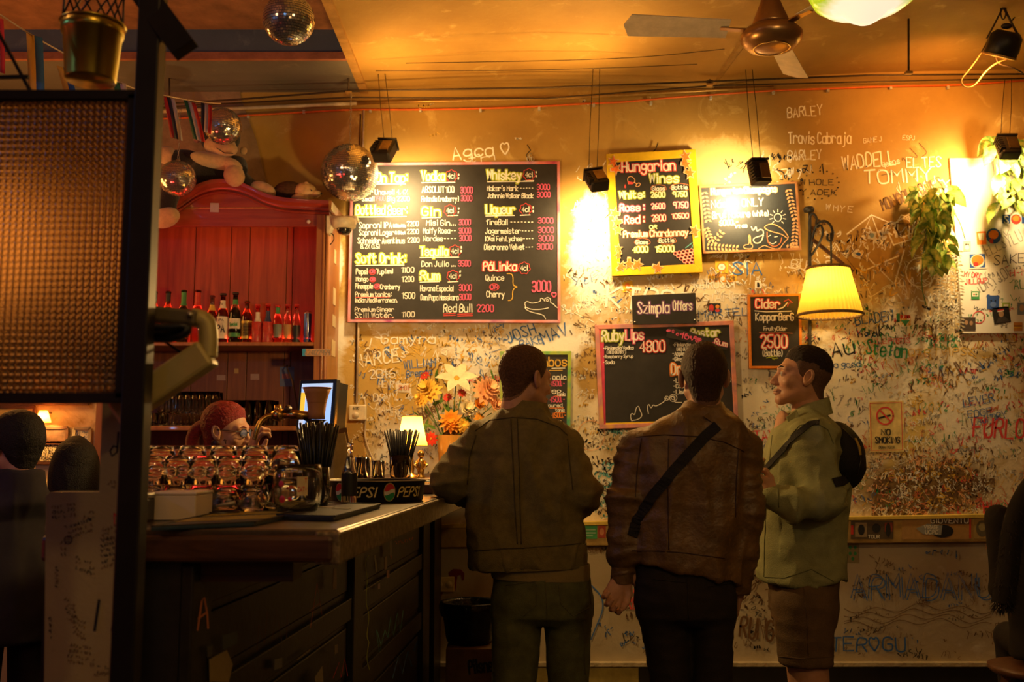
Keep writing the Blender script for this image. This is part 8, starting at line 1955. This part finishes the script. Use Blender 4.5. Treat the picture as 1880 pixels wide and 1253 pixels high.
LG4 = [[np.array((hc4.x - .14, Y4 + s_ * .09, .95)), np.array((hc4.x - .12, Y4 + s_ * .09, .5)), np.array((hc4.x - .14, Y4 + s_ * .09, .06))] for s_ in (-1, 1)]
top4 = bodyfn(tor4, [(L4, [.06, .048, .036]), (R4a, [.06, .048, .036])])
allp = [(r[1] + s_ * r[3], Y4 + q_ * r[4], r[0]) for r in tor4 for s_ in (-1, 1) for q_ in (-1, 1)] + L4 + R4a
V, F_ = mesh_fn(lambda P: np.maximum(bodyfn(tor4, [(L4[:2], [.065, .05]), (R4a[:2], [.065, .05])])(P), 0), allp, .010, .06)
V, F_ = mesh_fn(bodyfn(tor4, [(L4[:2], [.066, .052]), (R4a[:2], [.066, .052])]), allp, .010, .06)
npmesh('black_top', V, F_, blackt, p4)
V, F_ = mesh_fn(bodyfn([(1.0, hc4.x - .14, Y4, .135, .165), (.85, hc4.x - .14, Y4, .13, .17)], [(l, [.09, .07, .06]) for l in LG4]), LG4[0] + LG4[1] + allp[-8:-6], .014, .16); npmesh('trousers', V, F_, blackt, p4)
V, F_ = mesh_fn(bodyfn([(z, x, y, a * .85, b_ * .85) for z, x, y, a, b_ in tor4], [(L4, [.05, .042, .030]), (R4a, [.05, .042, .03]), ([hc4 + R4_ @ Vector((0, -.03, -.08)), Vector((hc4.x - .10, Y4, at(0, 850, Y4).z))], [.046, .055])] + [(l, [.075, .06, .05]) for l in LG4]), allp + LG4[0] + LG4[1], .012, .06); b4.add(V, F_)
add_hand(b4, at(461, 834, 4.15), (.35, -.5, 1), (.8, .3, .2), False, 1.0, .5)
b4.build('body', skin_m, p4)
for l in LG4: shoe(p4, (l[2][0] - .05, l[2][1], 0), (1, 0, 0), shoe_m)
pt4 = [hc4 + R4_ @ Vector((0, -.10, .02)), hc4 + R4_ @ Vector((0, -.145, -.0)), hc4 + R4_ @ Vector((.0, -.165, -.05)), hc4 + R4_ @ Vector((0, -.15, -.11))]
MB().tube(chaikin3(pt4), .03, 14).build('ponytail', redh, p4, True); fuse(p4.children[-1], .008, 5)
glm = M('glasses_black', (.012, .012, .014), .3, var=0)
gt = MB()
for sx in (-1, 1):
    q_ = [hc4 + R4_ @ Vector((sx * (.032 + .023 * math.cos(a)), .103 - .010 * (.5 + .5 * math.cos(a)), .003 + .018 * math.sin(a))) for a in [2 * PI * k / 20 for k in range(20)]]
    gt.tube(q_, .0019, 6, closed=True); gt.tube([hc4 + R4_ @ Vector((sx * .055, .094, .008)), hc4 + R4_ @ Vector((sx * .078, .05, .012)), hc4 + R4_ @ Vector((sx * .083, -.005, .010))], .0018, 6)
gt.tube([hc4 + R4_ @ Vector((-.010, .103, .006)), hc4 + R4_ @ Vector((0, .108, .009)), hc4 + R4_ @ Vector((.010, .103, .006))], .0018, 6)
lens_m = M('spectacle_lens', (.25, .32, .6), .05, var=0, coat=1); lens_m.node_tree.nodes['Principled BSDF'].inputs['Alpha'].default_value = .4
g_ = thing('eyeglasses', 'black framed glasses on the face of the barmaid', 'glasses', hc4 + R4_ @ Vector((0, .1, 0)))
gt.build('frame', glm, g_, True)
for sx in (-1, 1):
    MB().prism([hc4 + R4_ @ Vector((sx * (.032 + .021 * math.cos(a)), .1035 - .010 * (.5 + .5 * math.cos(a)), .003 + .0165 * math.sin(a))) for a in [2 * PI * k / 20 for k in range(20)]], R4_ @ Vector((0, -.001, 0))).build('lens', lens_m, g_, True)
ep = hc4 + R4_ @ Vector((.080, -.006, -.052))
MB().lathe([(.017, -.008), (.019, -.004), (.019, .004), (.017, .008), (0, .008)], ep, 20, axis=R4_ @ Vector((1, 0, 0))).build('ear_plug', M('ear_plug', (.05, .012, .01), .4), p4, True)
MB().lathe([(0, -.008), (.017, -.008)], ep, 20, axis=R4_ @ Vector((1, 0, 0))).build('ear_plug_back', M('ear_plug', (.05, .012, .01), .4), p4, True)
tm = M('tattoo_ink', (.05, .03, .025), .5, var=0)
for a, b in [((.0655, .028, -.028), (.062, .034, -.048)), ((.064, .022, -.034), (.0645, .038, -.034))]: MB().tube([hc4 + R4_ @ Vector(a), hc4 + R4_ @ Vector(b)], .0018, 6).build('cheek_tattoo', tm, p4, True)
# ================================================================ dark figures at the left and the seated one at the right
dkc = M('navy_coat', (.035, .030, .040), .85, var=.2); dkh = M('black_hair', (.010, .008, .007), .6, bump=.6, bscale=200)
def silhouette(label, hx, hy, Y, fwd, coat, long_hair=False, seat=False, px_sh=0, wsh=.22, hs=1.0):
    t = person(label, hx, hy, Y); b = Body(); hc_ = at(hx, hy, Y)
    Rr = head_build(t, b, hc_, fwd, 0, 0, [('crop', .018, dkh, 'hair')], dkh, top=.01, res=.006)
    zs = hc_.z - .24; side = Vector((Rr[0][0], Rr[1][0], 0)).normalized(); yaw = math.atan2(side.y, side.x)
    base = .50 if seat else .80
    bx_, by_, _z = Rr @ Vector((0, -.035, 0))
    tr_ = [(hc_.z - .085, hc_.x + bx_, Y + by_, .082, .095), (hc_.z - .16, hc_.x + bx_, Y + by_, .095, .105), (zs + .03, hc_.x + bx_, Y + by_, .135, .11), (zs - .03, hc_.x, Y, wsh - .02, .11), (zs - .25, hc_.x, Y, wsh - .03, .13), (zs - .50, hc_.x, Y, wsh - .06, .12), (base, hc_.x, Y, wsh - .05, .13)]
    S_ = np.array(side); arms = []
    for s_ in (-1, 1):
        sh0 = np.array((hc_.x, Y, zs - .03)) + S_ * s_ * (wsh - .03); el = sh0 + np.array((0, 0, -.30)) + S_ * s_ * (.0 if seat else .05); f3 = np.array((fwd[0], fwd[1], 0.0)); hd_ = el + f3 * .24 + np.array((0, 0, -.06)) - S_ * s_ * (.14 if seat else 0)
        arms.append(([sh0, el, hd_], [.065, .052, .042]))
    fn = lambda P: smin(smin(zloft(P, tr_, yaw), chain(P, *arms[0]), .03), chain(P, *arms[1]), .03)
    allp_ = [(r[1] + s_ * .26, Y + q_ * .26, r[0]) for r in tr_ for s_ in (-1, 1) for q_ in (-1, 1)] + [a for l, _ in arms for a in l]
    V, F_ = mesh_fn(fn, allp_, .012, .06); npmesh('coat', V, F_, coat, t, fold(.012, 6, 6, 3, hx))
    f3 = Vector((fwd[0], fwd[1], 0)).normalized(); legs = []
    for s_ in (-1, 1):
        h0 = np.array((hc_.x, Y, base + .02)) + S_ * s_ * .09
        if seat: kn = h0 + np.array(f3) * .40; ft = np.array((kn[0], kn[1], .06))
        else: kn = h0 * np.array((1, 1, .55)); ft = h0 * np.array((1, 1, 0)) + np.array((0, 0, .06))
        legs.append(([h0, kn, ft], [.085, .065, .05])); shoe(t, (ft[0], ft[1], 0), f3, shoe_m)
    fl2 = lambda P: smin(chain(P, *legs[0]), chain(P, *legs[1]), .02)
    V, F_ = mesh_fn(fl2, [a for l, _ in legs for a in l], .013, .11); npmesh('trousers', V, F_, blackt, t)
    inn = lambda P: smin(smin(zloft(P, [(z, x, y, a * .8, d * .8) for z, x, y, a, d in tr_], yaw), smin(chain(P, arms[0][0], [.045, .035, .03]), chain(P, arms[1][0], [.045, .035, .03]), .02), .02), smin(chain(P, legs[0][0], [.06, .045, .035]), chain(P, legs[1][0], [.06, .045, .035]), .02), .02)
    V, F_ = mesh_fn(inn, allp_ + [a for l, _ in legs for a in l], .016, .08); b.add(V, F_)
    for (l, _), rt in zip(arms, (False, True)): add_hand(b, l[2], f3 + Vector((0, 0, -.3)), (0, 0, -1), rt, .6, .4, .006)
    b.build('body', skin_m, t)
    if long_hair:
        V, F_ = surfnet(lambda P: smax(ell(P, hc_ - f3 * .02 - Vector((0, 0, .03)), (.105, .115, .19)), -(ell(P, hc_ + f3 * .10 - Vector((0, 0, .02)), (.075, .08, .12))), .02), np.array(hc_) - .25, np.array(hc_) + .22, .008)
        npmesh('long_hair', V, F_, dkh, t, fold(.006, 14, 14, 3, 2))
    return t
silhouette('dark haired person in a dark jacket at the far left looking left', 30, 822, 3.9, (-.8, .6, 0), dkc)
silhouette('long haired dark figure beside the partition at the left', 138, 868, 4.4, (-.3, .95, 0), M('black_coat', (.012, .010, .012), .85), True, wsh=.19)
rp_ = silhouette('person in a dark fluffy coat seated on a stool at the right edge', 1936, 845, 4.5, (.1, 1, 0), M('dark_coat', (.012, .008, .006), .9), False, True, wsh=.28)
fur = M('dark_fur', (.010, .007, .006), .95)
sf = thing('fur_scarf', 'dark shaggy scarf hanging down the seated person at the right edge', 'scarf', at(1862, 900, 4.4))
fm_ = MB().tube(chaikin3([at(1950, 872, 4.42), at(1905, 876, 4.36), at(1868, 935, 4.33), at(1856, 990, 4.32), at(1850, 1060, 4.31), at(1840, 1110, 4.31)]), .045, 12)
core_ = fm_.build('core', fur, sf, True)
fz = MB(); fr_ = random.Random(2)
cp_ = chaikin3([at(1950, 872, 4.42), at(1905, 876, 4.36), at(1868, 935, 4.33), at(1856, 990, 4.32), at(1850, 1060, 4.31), at(1840, 1110, 4.31)])
for k in range(900):
    p = cp_[fr_.randrange(len(cp_) - 1)].lerp(cp_[min(len(cp_) - 1, fr_.randrange(len(cp_)))], 0) ; a = fr_.uniform(0, 2 * PI)
    i = fr_.randrange(len(cp_) - 1); p = cp_[i].lerp(cp_[i + 1], fr_.random())
    d = Vector((math.cos(a), math.sin(a) * .8, fr_.uniform(-.9, .1))).normalized(); q_ = p + d * .042
    s_ = d.cross(Vector((0, 0, 1))).normalized() * .004; e_ = q_ + d * fr_.uniform(.012, .03) + Vector((0, 0, -.015))
    fz.add([q_ - s_, q_ + s_, e_], [(0, 1, 2)])
stuff(fz.build('shaggy_fringe', fur, sf))
sx0 = at(1930, 1200, 4.5)
stl = thing('wooden_stool', 'round wooden stool under the seated person at the right edge', 'stool', (sx0.x, 4.5, 0))
wst = wood('stool_wood', (.10, .04, .02), (.16, .07, .03), .4)
zs_ = .47
MB().lathe([(0, -.035), (.19, -.035), (.205, -.02), (.205, -.006), (.19, 0), (0, 0)], (sx0.x - .06, 4.5, zs_), 36).build('seat', wst, stl, True)
for a in (.8, 2.4, 3.9, 5.5):
    MB().bar((sx0.x - .06 + .13 * math.cos(a), 4.5 + .13 * math.sin(a), zs_ - .03), (sx0.x - .06 + .19 * math.cos(a), 4.5 + .19 * math.sin(a), .0), .032, .032).build('leg', wst, stl)
MB().tube([(sx0.x - .06 + .165 * math.cos(2 * PI * k / 24), 4.5 + .165 * math.sin(2 * PI * k / 24), .2) for k in range(24)], .009, 8, closed=True).build('foot_ring', wst, stl, True)
# writing printed on boards, glass and signs is too fine to pick apart stroke by stroke
for o in bpy.data.objects:
    if o.type == 'MESH' and o.name.split('.')[0].endswith('_lettering'): o['kind'] = 'stuff'
